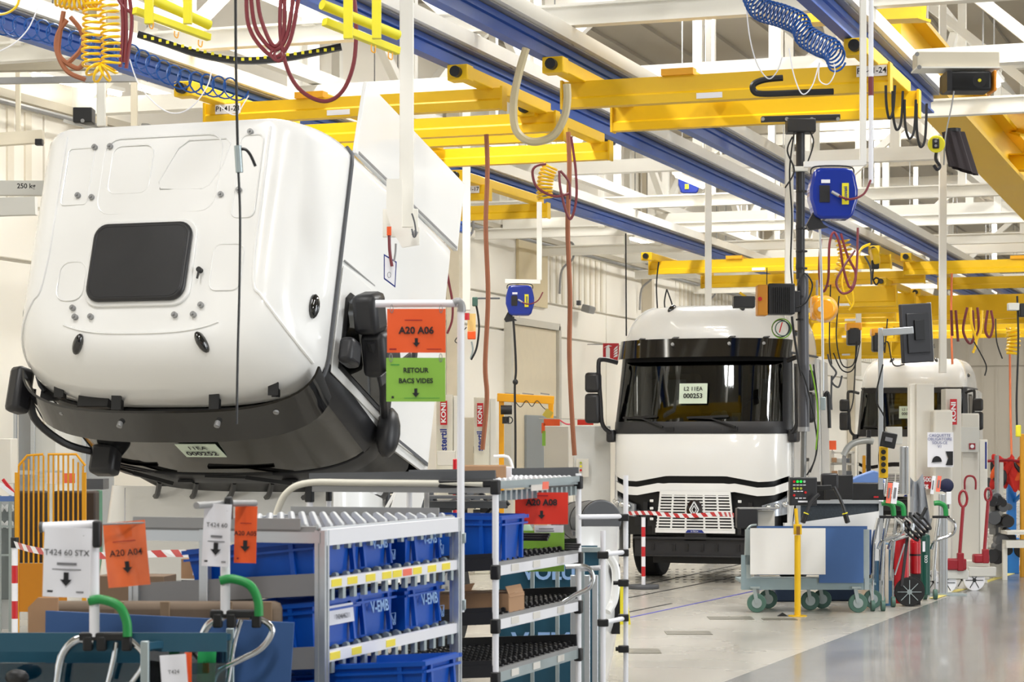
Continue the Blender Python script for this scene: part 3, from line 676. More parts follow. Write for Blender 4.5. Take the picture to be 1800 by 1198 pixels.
# ================================================================== trucks
_N = 3.0; _tab = [0.0]; _W0, _D0 = 1.22, 0.42
def _se(t): return (math.sin(t)**(2/_N), 1-math.cos(t)**(2/_N))
_pv = (0.0, 0.0)
for _i in range(1, 401):
    q = _se(_i/400*PI/2); _tab.append(_tab[-1]+math.hypot((q[0]-_pv[0])*_W0, (q[1]-_pv[1])*_D0)); _pv = q
def _t_of(u):
    s = u*_tab[-1]; lo, hi = 0, 400
    while hi-lo > 1:
        m = (lo+hi)//2
        if _tab[m] <= s: lo = m
        else: hi = m
    return (lo+(s-_tab[lo])/max(1e-9, _tab[hi]-_tab[lo]))/400*PI/2
def ringxy(u, w_, f, Dp, b, off):
    a_ = abs(u); sg = -1 if u < 0 else 1
    if a_ <= 1:
        t = _t_of(a_); qx, qy = _se(t); x = w_*qx; y = f+Dp*qy
        nx = (qx**2)/w_; ny = -((1-qy)**2)/Dp; l = math.hypot(nx, ny) or 1; nx /= l; ny /= l
        if a_ >= 0.999: nx, ny = 1, 0
    else:
        s = a_-1; L_ = b-f-Dp-.1
        if s < .9: x = w_; y = f+Dp+L_*s/.9; nx, ny = 1, 0
        else:
            t = (s-.9)/.1*PI/2; x = w_-.1*(1-math.cos(t)); y = b-.1+.1*math.sin(t); nx, ny = math.cos(t), math.sin(t)
    return sg*(x+nx*off), y+ny*off
def lerp(a, b, t): return a+(b-a)*t
def cab_ring(z):
    t = min(1, max(0, (z-2.05)/1.0)); return lerp(1.25, 1.2, t), lerp(0.0, .26, t), .42, 2.3
def cab_pt(u, z, off=0):
    x, y = ringxy(u, *cab_ring(z), off); return Vector((x, y, z))
RB = dict(z0=3.05, h=.64, wt=.86, ww=.34)
def roof_pt(u, v, off=0):
    ph = v*PI/2; c, s = math.cos(ph), math.sin(ph)
    w_ = RB['wt']+RB['ww']*c+off*c; f = .68-.40*c-off*c; b = 2.26+.04*c+off*c
    x, y = ringxy(u, w_, f, .42+.15*s, b, 0); z = RB['z0']+RB['h']*s+off*s
    return Vector((x, y, z))
def cap_z(x, y): return RB['z0']+RB['h']+.02
def truck(label, loc, wf=1.0, tilt=0.0, pivot=(0.0, 1.2), shift=(0, 0, 0), number=('', ''), visor_on=True):
    t = thing('truck', label, 'truck', loc, 'white trucks on the assembly line')
    WF = Matrix.Diagonal((wf, 1, 1, 1)); Tm = Matrix.Identity(4)
    if tilt:
        pv = Vector((0, pivot[0], pivot[1]))
        Tm = Matrix.Translation(Vector(shift)) @ Matrix.Translation(pv) @ Matrix.Rotation(math.radians(tilt), 4, 'X') @ Matrix.Translation(-pv)
    S = lambda m, n_, mat, par=None, **k: m.build(n_, mat, par or t, T=Tm @ WF, **k)
    # --- roof
    m = MB(); nu, nv = 96, 14; g = []
    for j in range(nv+1):
        row = []
        for i in range(nu+1):
            row.append(len(m.v)); m.v.append(roof_pt(-2+4*i/nu, j/nv))
        g.append(row)
    for j in range(nv):
        for i in range(nu): m.f.append((g[j][i], g[j][i+1], g[j+1][i+1], g[j+1][i]))
        m.f.append((g[j][nu], g[j][0], g[j+1][0], g[j+1][nu]))
    last = g[nv]; zc = RB['z0']+RB['h']
    for s_ in (.9, .6, .3):
        row = []
        for idx in g[nv]:
            p = m.v[idx]; row.append(len(m.v)); m.v.append(Vector((p.x*s_, 1.57+(p.y-1.57)*s_, zc+.02*(1-s_**2))))
        for i in range(nu): m.f.append((last[i], last[i+1], row[i+1], row[i]))
        m.f.append((last[nu], last[0], row[0], row[nu])); last = row
    k = len(m.v); m.v.append(Vector((0, 1.57, zc+.02)))
    for i in range(nu): m.f.append((last[i], last[i+1], k))
    m.f.append((last[nu], last[0], k))
    S(m, 'roof', cab_white)
    # ridges pressed into the roof
    m = MB(); zr = zc+.004
    for sg in (-1, 1):
        pts = [Vector((sg*.84, y, zr)) for y in (2.2, 1.8, 1.5, 1.25)]+[roof_pt(sg*.88, v, .003) for v in (.95, .85, .75, .6, .45, .3, .15)]
        m.tube(spline(pts, 4), .011, 6)
    m.tube([roof_pt(-.6+.06*i, .94, .001) for i in range(21)], .009, 6)
    if tilt:
        def rr(x0, y0, x1, y1, r, k0=0.0):
            out = []
            for cx, cy, a0 in ((x1-r, y1-r, 0), (x0+r, y1-r, 90), (x0+r, y0+r, 180), (x1-r, y0+r, 270)):
                for i in range(5):
                    a_ = math.radians(a0+i*22.5); out.append((cx+r*math.cos(a_), cy+r*math.sin(a_)))
            return out
        zz = zc+.008
        def loop(pts): m.tube([Vector((x, y, zz+.01*(1-min(1, abs(x)/.8)))) for x, y in pts], .0055, 5, True)
        loop(rr(-.42, 1.72, -.08, 2.1, .07)); loop([(.02, 1.74), (.0, 1.8), (.12, 2.06), (.2, 2.12), (.5, 2.12), (.54, 2.08), (.5, 1.9), (.42, 1.76), (.36, 1.73)])
        loop(rr(.62, 1.5, .80, 2.14, .05)); loop(rr(-.80, 1.65, -.58, 2.1, .03))
        loop(rr(-.49, 1.56, .48, 2.16, .12)); loop(rr(-.72, .90, -.50, 1.2, .08)); loop(rr(.52, .95, .76, 1.3, .06))
    S(m, 'roof_ridge', cab_white)
    # hatch
    m = MB()
    def rrp(w_, h_, r, cx=0.0, cy=0.0):
        out = []
        for sx_, sy_, a0 in ((1, 1, 0), (-1, 1, 90), (-1, -1, 180), (1, -1, 270)):
            for i in range(7):
                a_ = math.radians(a0+i*15); out.append((cx+sx_*(w_/2-r)+r*math.cos(a_), cy+sy_*(h_/2-r)+r*math.sin(a_)))
        return out
    if tilt:
        hx, hy = -.05, 1.17
        S(MB().prism(rrp(.86, .66, .13, hx, hy), 'z', zc+.0, zc+.03), 'hatch_surround', cab_white, bevel=.008)
        S(MB().prism(rrp(.80, .60, .11, hx, hy), 'z', zc+.02, zc+.07), 'roof_hatch', M('hatch_tint', (40, 40, 42), .35, 0, .04, 3), bevel=.02)
        S(MB().tube([Vector((x, y, zc+.068)) for x, y in rrp(.74, .54, .09, hx, hy)], .006, 6, True), 'hatch_rim', satin_black)
        S(MB().cyl((.44, 1.10, zc), (.44, 1.10, zc+.05), .02, 12).bar((.44, 1.10, zc+.04), (.44, 1.03, zc+.05), .012, .012), 'hatch_latch', black)
        for i, (x, y) in enumerate([(-.58, 2.1), (-.45, 2.1), (.69, 2.16), (-.66, 1.72), (-.54, 1.70), (.52, 1.68), (.66, 1.71), (-.56, .84), (-.53, .77), (-.40, .77), (.28, .77), (.43, .77), (.48, .84)]):
            S(MB().cyl((x, y, zc-.005), (x, y, zc+.03), .022, 10).cyl((x, y, zc+.03), (x, y, zc+.045), .009, 8), 'roof_bolt', grey)
    # marker lamps
    for i, (u, v) in enumerate(((-.44, .79), (.44, .79))):
        p = roof_pt(u, v, .0); q = roof_pt(u, v-.1, 0)
        m = MB(); dd = (p-q).normalized(); R = Matrix((Vector((1, 0, 0)), dd, Vector((1, 0, 0)).cross(dd))).transposed()
        m.sph(p, (.042, .085, .05), 16, 10, R); S(m, 'marker_lamp', gloss_black)
    for sg in (-1, 1):
        for y, z in ((.95, 3.32),):
            m = MB().sph((sg*1.175, y, z), (.045, .095, .045), 14, 10); S(m, 'side_marker_lamp', gloss_black)
    # --- cab sides, rear, A pillars
    S(MB().patch(cab_pt, .93, 2, 26, 1.05, 3.04, 6, .03), 'side_panel', cab_white)
    S(MB().patch(cab_pt, -2, -.93, 26, 1.05, 3.04, 6, .03), 'side_panel', cab_white)
    S(MB().box((0, 2.27, 2.05), (2.3, .04, 2.0)), 'rear_wall', cab_white)
    S(MB().box((0, 1.3, 1.05), (2.36, 1.95, .06)), 'floor_pan', black)
    for sg in (-1, 1):
        S(MB().patch(lambda u, z, o: cab_pt(u, z, o+.006), sg*.815 if sg > 0 else -.965, .965 if sg > 0 else -.815, 6, 2.0, 3.03, 8, .03), 'a_pillar', satin_black)
    for sg in (-1, 1):
        pts = [cab_pt(sg*(.80+1.17*i/24), 3.045, .012) for i in range(25)]
        S(MB().tube(pts, .016, 6), 'roof_seal', dgrey)
    # --- windscreen and visor
    S(MB().patch(lambda u, z, o: cab_pt(u, z, o-.002), -.825, .825, 30, 2.10, 3.02, 8, .006), 'windscreen', wind_r if tilt else wind)
    S(MB().patch(lambda u, z, o: cab_pt(u, z, o+.004), -.84, .84, 30, 2.93, 3.04, 2, .02), 'windscreen_header', black)
    S(MB().patch(lambda u, z, o: cab_pt(u, z, o+.01), -.97, .97, 30, 1.97, 2.13, 3, .03), 'windscreen_base', satin_black)
    def visor(u, v, o):
        zz = lerp(2.985, 3.235, v); w_, f, Dp, b = 1.205, lerp(.03, .18, v), .46, 2.3
        x, y = ringxy(u, w_+.03, f, Dp, b, o); return Vector((x, y, zz-.03*abs(u)**3))
    if visor_on: S(MB().patch(visor, -.93, .93, 44, 0, 1, 4, .018), 'sun_visor', gloss_black)
    for x in ((-.86, -.36, .44, .9) if visor_on else ()):
        yv = .19+(.10 if abs(x) > .8 else 0)
        S(MB().bar((x, yv+.02, 3.19), (x, yv+.20, 3.24), .035, .07).bar((x, yv+.02, 3.235), (x, yv+.22, 3.285), .08, .012), 'visor_bracket', black)
        S(MB().cyl((x, yv-.09, 3.16), (x, yv-.03, 3.14), .022, 12).cyl((x, yv-.095, 3.163), (x, yv-.085, 3.157), .01, 8), 'visor_bolt', grey)
    if tilt: S(MB().box((-.58, .30, 3.18), (.26, .12, .07)), 'camera_bracket', black, bevel=.006)
    for x0, x1 in ((-.45, -1.05), (.55, -.12)):
        m = MB(); m.bar(cab_pt(x0/1.45, 2.06, .05), cab_pt(((x0+x1)/2)/1.45, 2.17, .05), .03, .02)
        m.bar(cab_pt((x0+x1)/2/1.45, 2.17, .05), cab_pt(x1/1.45, 2.185, .05), .02, .02)
        m.bar(cab_pt((x0-.1)/1.45, 2.2, .035), cab_pt(x1/1.45, 2.18, .035), .014, .03); S(m, 'wiper', black)
    for x in (-.36, .52): S(MB().box(cab_pt(x/1.45, 2.03, .02), (.12, .02, .05)), 'base_slot', black)
    # --- doors
    for sg in (-1, 1):
        X = lambda z: sg*(cab_ring(z)[0]+.006)
        def plate(poly, o0, o1):
            mm = MB(); n = len(poly)
            vs = [Vector((X(z)+sg*o0, y, z)) for y, z in poly]+[Vector((X(z)+sg*o1, y, z)) for y, z in poly]
            fs = [tuple(range(n)), tuple(range(2*n-1, n-1, -1))]+[(i, n+i, n+(i+1) % n, (i+1) % n) for i in range(n)]
            return mm.add(vs, fs)
        dr = S(plate([(.44, 2.1), (.56, 2.99), (1.38, 2.99), (1.38, 1.1), (.38, 1.1), (.38, 1.95)], 0, .012), 'door', cab_white, bevel=.004)
        S(plate([(.50, 2.14), (.62, 2.90), (1.16, 2.91), (1.22, 2.85), (1.22, 2.28), (1.12, 2.1), (.75, 1.98), (.52, 1.98)], .006, .020), 'window_frame', black, dr)
        S(plate([(.54, 2.16), (.65, 2.86), (1.14, 2.87), (1.18, 2.83), (1.18, 2.30), (1.10, 2.13), (.75, 2.02), (.56, 2.02)], .012, .026), 'side_window', wind_t, dr)
        S(MB().box((sg*1.275, 1.2, 1.62), (.03, .2, .05)), 'door_handle', satin_black, dr, bevel=.008)
        S(plate([(.40, 1.1), (.42, 2.0), (.40, 2.0), (.37, 1.1)], .004, .014), 'door_gap', dgrey, dr)
        fe = 2.45 if tilt and sg < 0 else 2.86
        fr = S(plate([(2.26, 3.02), (fe, 2.98), (fe, .95), (2.26, .95)], -.02, .016), 'side_fairing', cab_white, bevel=.006)
        S(plate([(2.27, 2.98), (2.29, 2.98), (2.29, .98), (2.27, .98)], .014, .020), 'fairing_joint', grey, fr)
        S(plate([(1.42, 2.98), (1.43, 2.98), (1.43, 1.1), (1.42, 1.1)], .0, .008), 'panel_joint', grey, fr)
        # mirrors
        ax = sg*1.27
        if not tilt:
            mi = S(MB().tube(spline([(ax-sg*.06, .30, 2.93), (ax+sg*.12, .16, 2.97), (ax+sg*.16, .12, 2.88), (ax+sg*.13, .12, 2.4), (ax+sg*.10, .14, 2.08), (ax-sg*.04, .28, 1.95)], 5), .032, 8), 'mirror_arm', satin_black)
            S(MB().box((ax+sg*.24, .13, 2.66), (.22, .16, .27)), 'mirror_housing', satin_black, mi, bevel=.045)
            S(MB().box((ax+sg*.24, .13, 2.31), (.22, .17, .40)), 'mirror_housing', satin_black, mi, bevel=.045)
            S(MB().box((ax+sg*.24, .222, 2.31), (.18, .01, .34)), 'mirror_glass', M('mirror_glass', (150, 168, 176), .05, .9, 0), mi)
            S(MB().box((ax+sg*.02, .33, 1.94), (.12, .26, .17)), 'arm_foot', satin_black, mi, bevel=.03)
        elif sg > 0:
            mi = S(MB().tube(spline([(1.30, .46, 2.12), (1.38, .52, 2.35), (1.42, .62, 2.5), (1.42, .85, 2.8)], 5), .035, 8), 'mirror_arm', satin_black)
            S(MB().box((1.40, 1.06, 2.84), (.20, .30, .24), R=Matrix.Rotation(.5, 3, 'X')), 'mirror_housing', satin_black, mi, bevel=.05)
            S(MB().box((1.42, .84, 2.60), (.20, .34, .34), R=Matrix.Rotation(.5, 3, 'X')), 'mirror_housing', satin_black, mi, bevel=.05)
            S(MB().box((1.53, .72, 2.55), (.02, .08, .62), R=Matrix.Rotation(.6, 3, 'X')), 'mirror_blade', satin_black, mi, bevel=.008)
            S(MB().box((1.33, .72, 2.95), (.12, .2, .2)), 'arm_foot', satin_black, mi, bevel=.04)
            S(MB().sph((1.33, .36, 2.10), (.09, .20, .11), 14, 9), 'arm_foot', satin_black, mi)
        else:
            mi = S(MB().tube(spline([(-1.25, .45, 3.0), (-1.26, .25, 2.9), (-1.16, .14, 2.6), (-1.0, .12, 2.4)], 5), .03, 8), 'mirror_arm', satin_black)
            S(MB().box((-1.32, .42, 3.06), (.14, .36, .16), R=Matrix.Rotation(-.3, 3, 'Y')), 'mirror_housing', satin_black, mi, bevel=.04)
            S(MB().box((-.90, .06, 2.38), (.22, .24, .16)), 'mirror_housing', satin_black, mi, bevel=.04)
    # --- interior
    S(MB().box((0, .85, 2.08), (2.2, .95, .12)), 'dashboard', dark, bevel=.03)
    S(MB().box((0, 2.0, 2.4), (2.3, .05, 1.3)), 'rear_curtain', M('curtain_grey', (30, 31, 33), .8))
    S(MB().box((0, 1.3, 3.02), (2.3, 1.9, .03)), 'headlining', M('headlining_grey', (60, 60, 60), .8))
    for x in (-.6, .6):
        sd = S(MB().box((x, 1.55, 2.45), (.5, .18, .72)), 'seat', M('seat_cover_yellow', (96, 78, 16), .7, 0, .3, 6), bevel=.06)
        S(MB().box((x, 1.35, 2.08), (.5, .5, .16)), 'seat_base', dark, sd, bevel=.04)
        S(MB().box((x, 1.55, 2.88), (.28, .12, .16)), 'headrest', dark, sd, bevel=.04)
    S(MB().tube([Vector((.6+.22*math.cos(a_), 1.02+.05*math.sin(a_), 2.26+.2*math.sin(a_))) for a_ in [i*PI/10 for i in range(20)]], .018, 6, True), 'steering_wheel', black)
    if not tilt:
        S(MB().box((-.42, .55, 2.52), (.26, .01, .36)), 'hanging_sheet', M('pale_blue_sheet', (170, 186, 190), .5))
        S(MB().box((.86, .62, 2.56), (.15, .01, .28)), 'hanging_sheet', M('pale_blue_sheet', (170, 186, 190), .5))
        S(MB().box((-.62, .42, 2.80), (.36, .05, .09), R=Matrix.Rotation(math.radians(-25), 3, 'Y')), 'front_mirror', satin_black, bevel=.02)
        S(MB().sph((.18, .45, 2.2), (.10, .08, .07)).sph((.28, .46, 2.22), (.05, .05, .06)), 'plastic_bag', paper)
        S(MB().box((.47, .42, 2.18), (.12, .03, .14), R=Matrix.Rotation(.5, 3, 'X')), 'loose_sheet', paper)
    # number sheet
    if number[0]:
        if tilt:
            c = cab_pt(.0, 2.5, .012); c.x = -.02; fr_ = Vector((0, -1, .17)).normalized()
            R = Tm.to_3x3() @ Matrix.Rotation(math.radians(-10), 3, 'X')
            sh = MB().box((0, 0, 0), (.34, .006, .22)); o = sh.build('number_sheet', paper_g, t); o.location = Tm @ c; o.rotation_euler = R.to_euler()
        else:
            c = Vector((-.05, .06, 2.50)); o = MB().box((0, 0, 0), (.38, .008, .27)).build('number_sheet', paper_g, t); o.location = c; o.rotation_euler = (math.radians(-8), 0, 0)
        sc = -1 if tilt else 1
        rot_ = (PI/2, 0, 0)
        text(number[0], .075, o, (.0, -.012, .06), 0, ink, rot=rot_, bold=.008); text(number[1], .088, o, (0, -.012, -.035), 0, ink, rot=rot_, bold=.018)
        if tilt:
            for ch in o.children: ch.rotation_euler = (PI/2, 0, 0)
    # --- front panel / cowl
    def zb(x):
        a_ = abs(x); pts = [(0, 1.41), (.42, 1.41), (.85, 1.335), (1.05, 1.345), (1.25, 1.42)]
        for (x0, z0), (x1, z1) in zip(pts, pts[1:]):
            if a_ <= x1: return lerp(z0, z1, (a_-x0)/(x1-x0))
        return 1.42
    def hood(u, v, o):
        p = cab_pt(u, 1.7, o-.004); z = lerp(zb(p.x), 1.985, v); p.z = z; p.y -= .05*math.sin(v*PI)*(1-abs(u)**4)*.8; return p
    if tilt: S(MB().patch(lambda u, z, o: cab_pt(u, z, o-.03), -.97, .97, 26, 1.35, 2.0, 3, .04), 'cowl', black); S(MB().box((0, .6, 1.2), (2.1, .9, .25)), 'underside_unit', satin_black)
    else: S(MB().patch(hood, -1.08, 1.08, 44, 0, 1, 8, .02), 'front_panel', cab_white)
    if tilt:
        for i in range(7):
            x = -1.0+.33*i
            S(MB().tube(spline([(x, .04, 1.4), (x+.15, -.02, 1.6), (x+.3, .03, 1.85)], 4), .022, 6), 'underside_pipe', satin_black)
        for i in range(9):
            m = MB().tube(spline([(.55+.07*i, .1+.05*(i % 3), 1.3), (.62+.06*i, -.02, 1.12+.05*(i % 4)), (.7+.05*i, .12, .98)], 4), .018, 6).box((.6+.07*i, .05, 1.1+.06*(i % 3)), (.06, .08, .05), i)
            S(m, 'underside_pipe', dgrey if i % 2 else black)
    # --- everything below that stays on the chassis
    B = lambda m, n_, mat, par=None, **k: m.build(n_, mat, par or t, T=WF, **k)
    for sg in (-1, 1):
        B(MB().box((sg*.42, 3.6, .95), (.08, 6.4, .28)), 'chassis_rail', satin_black) if not tilt else B(MB().box((sg*.42, 1.9, .95), (.08, 3.2, .28)), 'chassis_rail', satin_black)
        for y in ((1.45,) if tilt else (1.45, 5.1)):
            wh = B(MB().cyl((sg*1.20, y, .50), (sg*.86, y, .50), .50, 40), 'wheel', rubber, bevel=.04)
            B(MB().cyl((sg*1.21, y, .50), (sg*1.0, y, .50), .29, 24), 'rim', grey, wh)
            for k_ in range(10):
                a_ = k_*PI/5; B(MB().cyl((sg*1.2, y+.2*math.cos(a_), .5+.2*math.sin(a_)), (sg*1.235, y+.2*math.cos(a_), .5+.2*math.sin(a_)), .018, 6), 'wheel_nut', grey, wh)
    B(MB().box((0, 1.45, .55), (2.0, .14, .14)), 'front_axle', black)
    B(MB().box((0, 1.6, .85), (.9, 1.2, .5)), 'engine', dark, bevel=.04)
    if tilt:
        B(MB().patch(lambda u, v, o: Vector((ringxy(u, 1.22, -.37, .35, 2, o)[0]*(1+.10*(1-v)), ringxy(u, 1.22, -.37, .35, 2, o)[1], lerp(.75, 1.505, v))), -.97, .97, 34, 0, 1, 6, .02), 'front_panel', cab_white)
        B(MB().tube([(-.95, -.375, .8), (-.95, -.375, 1.49)], .006, 6), 'panel_crease', paper)
        B(MB().box((0, .25, 1.35), (2.2, .3, .16)), 'radiator_top', black)
        for sg in (-1, 1): B(MB().patch(lambda u, z, o: Vector((sg*(1.18+o), lerp(.4, 1.3, u), lerp(.5, 1.38-.25*u, z))), 0, 1, 6, 0, 1, 4, .03), 'wing', cab_white)
        return t
    # dark cavity, lip, grille, lamps, bumper
    B(MB().patch(lambda u, z, o: cab_pt(u, z, o-.14), -.95, .95, 26, .62, 1.42, 4, .04), 'front_frame', black)
    def lip(u, v, o):
        p = cab_pt(u, 1.7, o+.0); zt = zb(p.x)-.075; p.z = lerp(zt-.11, zt, v)-(.02 if abs(p.x) < .5 else 0); return p
    B(MB().patch(lip, -1.05, 1.05, 40, 0, 1, 3, .05), 'grille_lip', cab_white)
    gr = B(MB().box((0, -.035, 1.185), (.98, .02, .05)).box((0, -.035, .69), (1.12, .02, .06)), 'grille', cab_white)
    def gw(z): return lerp(.56, .49, (z-.66)/.54)
    for k_ in range(12):
        z = 1.145-k_*.039
        B(MB().box((0, -.04, z), (2*gw(z), .024, .018)), 'grille_slat', cab_white, gr)
    for x in (-.52, -.33, -.13, .13, .33, .52):
        B(MB().bar((x*1.03, -.035, .68), (x*.93, -.035, 1.2), .025, .022, up=(0, 1, 0)), 'grille_bar', cab_white, gr)
    B(MB().box((0, -.02, .93), (.98, .01, .52)), 'grille_backing', black, gr)
    em = B(MB().prism([(.11*math.cos(i*PI/12+0), .97+.13*math.sin(i*PI/12)) for i in range(24)], 'y', -.075, -.05), 'emblem', gloss_black, gr)
    m = MB()
    for k_, th in ((1.0, .016), (.52, .011)):
        c4 = [Vector((-.06*k_, -.085, .97)), Vector((0, -.085, .97+.105*k_)), Vector((.06*k_, -.085, .97)), Vector((0, -.085, .97-.105*k_))]
        for i in range(4): m.bar(c4[i], c4[(i+1) % 4], th, .012, up=(0, 1, 0))
    m.build('emblem_diamond', M('emblem_silver', (225, 226, 228), .3), em)
    B(MB().prism([(-.13, .665), (-.1, .70), (.1, .70), (.13, .665)], 'y', -.06, -.04), 'badge', ink_b, gr)
    text('E-TECH', .03, gr, (0, -.066, .682), 0, ink_w, name='badge_lettering')
    for sg in (-1, 1):
        hl = B(MB().patch(lambda u, v, o: cab_pt(u*sg, lerp(lerp(.86, .93, (u-.6)/.4), lerp(1.02, 1.17, (u-.6)/.4), v), o-.03), .62, 1.0, 10, 0, 1, 4, .05), 'headlamp', lamp_amber)
        for j in range(4):
            p = cab_pt(sg*(.68+.08*j), 1.0+.02*j, -.005); B(MB().sph(p, (.045, .03, .04), 10, 8), 'lamp_reflector', chrome, hl)
        B(MB().patch(lambda u, z, o: cab_pt(u*sg, z, o-.0), .84, 1.25, 8, .40, .80, 4, .04), 'corner_bumper', cab_white)
        B(MB().patch(lambda u, z, o: cab_pt(u*sg, z, o+.0), .90, 1.2, 8, .80, 1.22, 4, .03), 'corner_panel', cab_white)
        B(MB().patch(lambda u, z, o: Vector((sg*(1.25+o), .95+.55*(-math.cos(u*PI)), .55+.55*math.sin(u*PI)+z)), 0, 1, 16, 0, .12, 2, .03), 'wheel_arch', satin_black)
        for j in range(5): B(MB().box((sg*(.60+.07*j), .05+.03*j, .75+.1*(j % 3)), (.06, .05, .22)), 'frame_bracket', black)
        for z in (1.08, .98, .84): B(MB().box((sg*.62, -.02, z), (.05, .02, .035)), 'grille_bracket', cab_white, bevel=.006)
    bb = B(MB().box((0, .02, .47), (1.72, .10, .22)).box((0, .0, .59), (1.74, .16, .03)).box((0, .0, .355), (1.7, .14, .02)), 'bumper_beam', satin_black, bevel=.005)
    for x in (-.6, -.3, -.12, .1, .3, .6): B(MB().box((x, -.035, .47), (.05, .02, .09)), 'beam_slot', black, bb)
    B(MB().box((0, .4, .30), (1.3, .5, .1)), 'sump', black)
    B(MB().box((0, -.0, .63), (.3, .06, .14)), 'plate_bracket', satin_black)
    return t
T2 = P(1223, 1016, 29.0); T2.z = 0
truck('white truck with windscreen sheet 000253, cab down, seen head-on in the middle', T2, number=('L2 11EA', '000253'), wf=.965)
T3 = P(1599, 900, 48.0); T3.z = 0
truck('farthest white truck at right with windscreen sheet 000254 behind lift columns', T3, number=('L2 11EA', '000254'), wf=.965, visor_on=False)
T1 = Vector((-8.0, 16.2, 0))
truck('huge white truck cab tilted fully forward, roof hatch facing the viewer, at left', T1, tilt=74, pivot=(0, 0), shift=(.22, 1.12, 1.009), number=('11EA', '000252'))
# ================================================================== signs and racks in front
def sheet(parent, name, c, w_, h_, mat, yaw=TH, roll=0.0, th=.003, wave=0.0, turn=0.0):
    """a slightly wavy sheet; returns object whose local frame is x right, z up"""
    m = MB()
    def f(u, v, o): return Vector(((u-.5)*w_, -wave*math.sin(u*PI*2+v*3)+o, (v-.5)*h_))
    m.patch(f, 0, 1, 8 if wave else 1, 0, 1, 6 if wave else 1, th)
    o = m.build(name, mat, parent); o.location = Vector(c)-(Vector(parent.location) if parent else Vector()); o.rotation_euler = (0, roll, yaw+turn); return o
def arrow(par, c, s, mat, sx=1.0):
    x, y, z = c
    return MB().prism([(x-.18*s*sx, z+.5*s), (x+.18*s*sx, z+.5*s), (x+.18*s*sx, z-.02*s), (x+.42*s*sx, z-.02*s), (x, z-.5*s), (x-.42*s*sx, z-.02*s), (x-.18*s*sx, z-.02*s)], 'y', y-.001, y+.001).build('printed_arrow', mat, par, smooth=False)
def smallprint(par, rows):
    """rows: x, z, w, h, material: little printed bars"""
    for x, z, w_, h_, mt in rows: MB().box((x, -.006, z), (w_, .001, h_)).build('small_print', mt, par, smooth=False)
def sign(name, label, cx, cy, wpx, hpx, d, mat, lines, arr=None, roll=0.0, wave=.002, turn=0.0, extra=(), hooks=True, cat='sign', inkm=None, group=None):
    k = d/F; t = thing(name, label, cat, P(cx, cy, d), group)
    w_, h_ = wpx*k, hpx*k
    s = sheet(t, 'sheet', P(cx, cy, d), w_, h_, mat, roll=roll, wave=wave, turn=turn)
    for tx, dy, size, bold in lines: text(tx, size*h_, s, (0, -.008-wave, dy*h_), 0, inkm or ink, bold=bold, rot=(PI/2, 0, 0))
    if arr: arrow(s, (0, -.006-wave, arr[0]*h_), arr[1]*h_, ink)
    if extra: smallprint(s, [(x*w_, z*h_, a*w_, b*h_, m_) for x, z, a, b, m_ in extra])
    if hooks:
        for sg in (-1, 1):
            MB().tube([(sg*w_*.42+.007*math.cos(a_), -.006, h_*.5+.02*math.sin(a_)) for a_ in [i*PI/5 for i in range(10)]], .0018, 5, True).build('ring', grey, s)
    return t
# pole with the two hanging signs
t = thing('sign_pole', 'tall white tube pole with side arm holding the A20 A06 sign', 'pole', P(810, 1075, 10.6))
MB().cyl(P(810, 1075, 10.6), P(810, 535, 10.6), .0178, 16).build('upright', white_tube, t, world=True)
MB().cyl(P(806, 533, 10.6), P(660, 533.5, 10.6), .0178, 16).build('arm', white_tube, t, world=True)
MB().tube(spline([P(798, 533, 10.6), P(806, 530, 10.6), P(811, 538, 10.6), P(811, 548, 10.6)], 4), .021, 12).build('elbow', grey, t, world=True)
for y in (945, 1062): MB().box(P(806, y, 10.6), (.07, .05, .05), TH).build('clamp', zinc, t, world=True, bevel=.004)
sign('hanging_sign', 'orange sign reading A20 A06 hanging from the pole arm', 732, 581, 103, 77, 10.55, orange, [('A20 A06', .0, .22, .035)], (-.27, .2), extra=[(-.05, .24, .3, .02, dred), (-.4, -.42, .12, .03, dred), (.3, -.42, .25, .015, dred)])
sign('hanging_sign', 'light green sign reading RETOUR BACS VIDES below the orange one', 731, 667, 104, 77, 10.55, lgreen, [('RETOUR', .21, .15, .035), ('BACS VIDES', -.03, .15, .035)], (-.3, .2), extra=[(-.35, .34, .15, .02, green), (-.39, -.4, .04, .05, ink), (.1, -.42, .6, .01, green)])
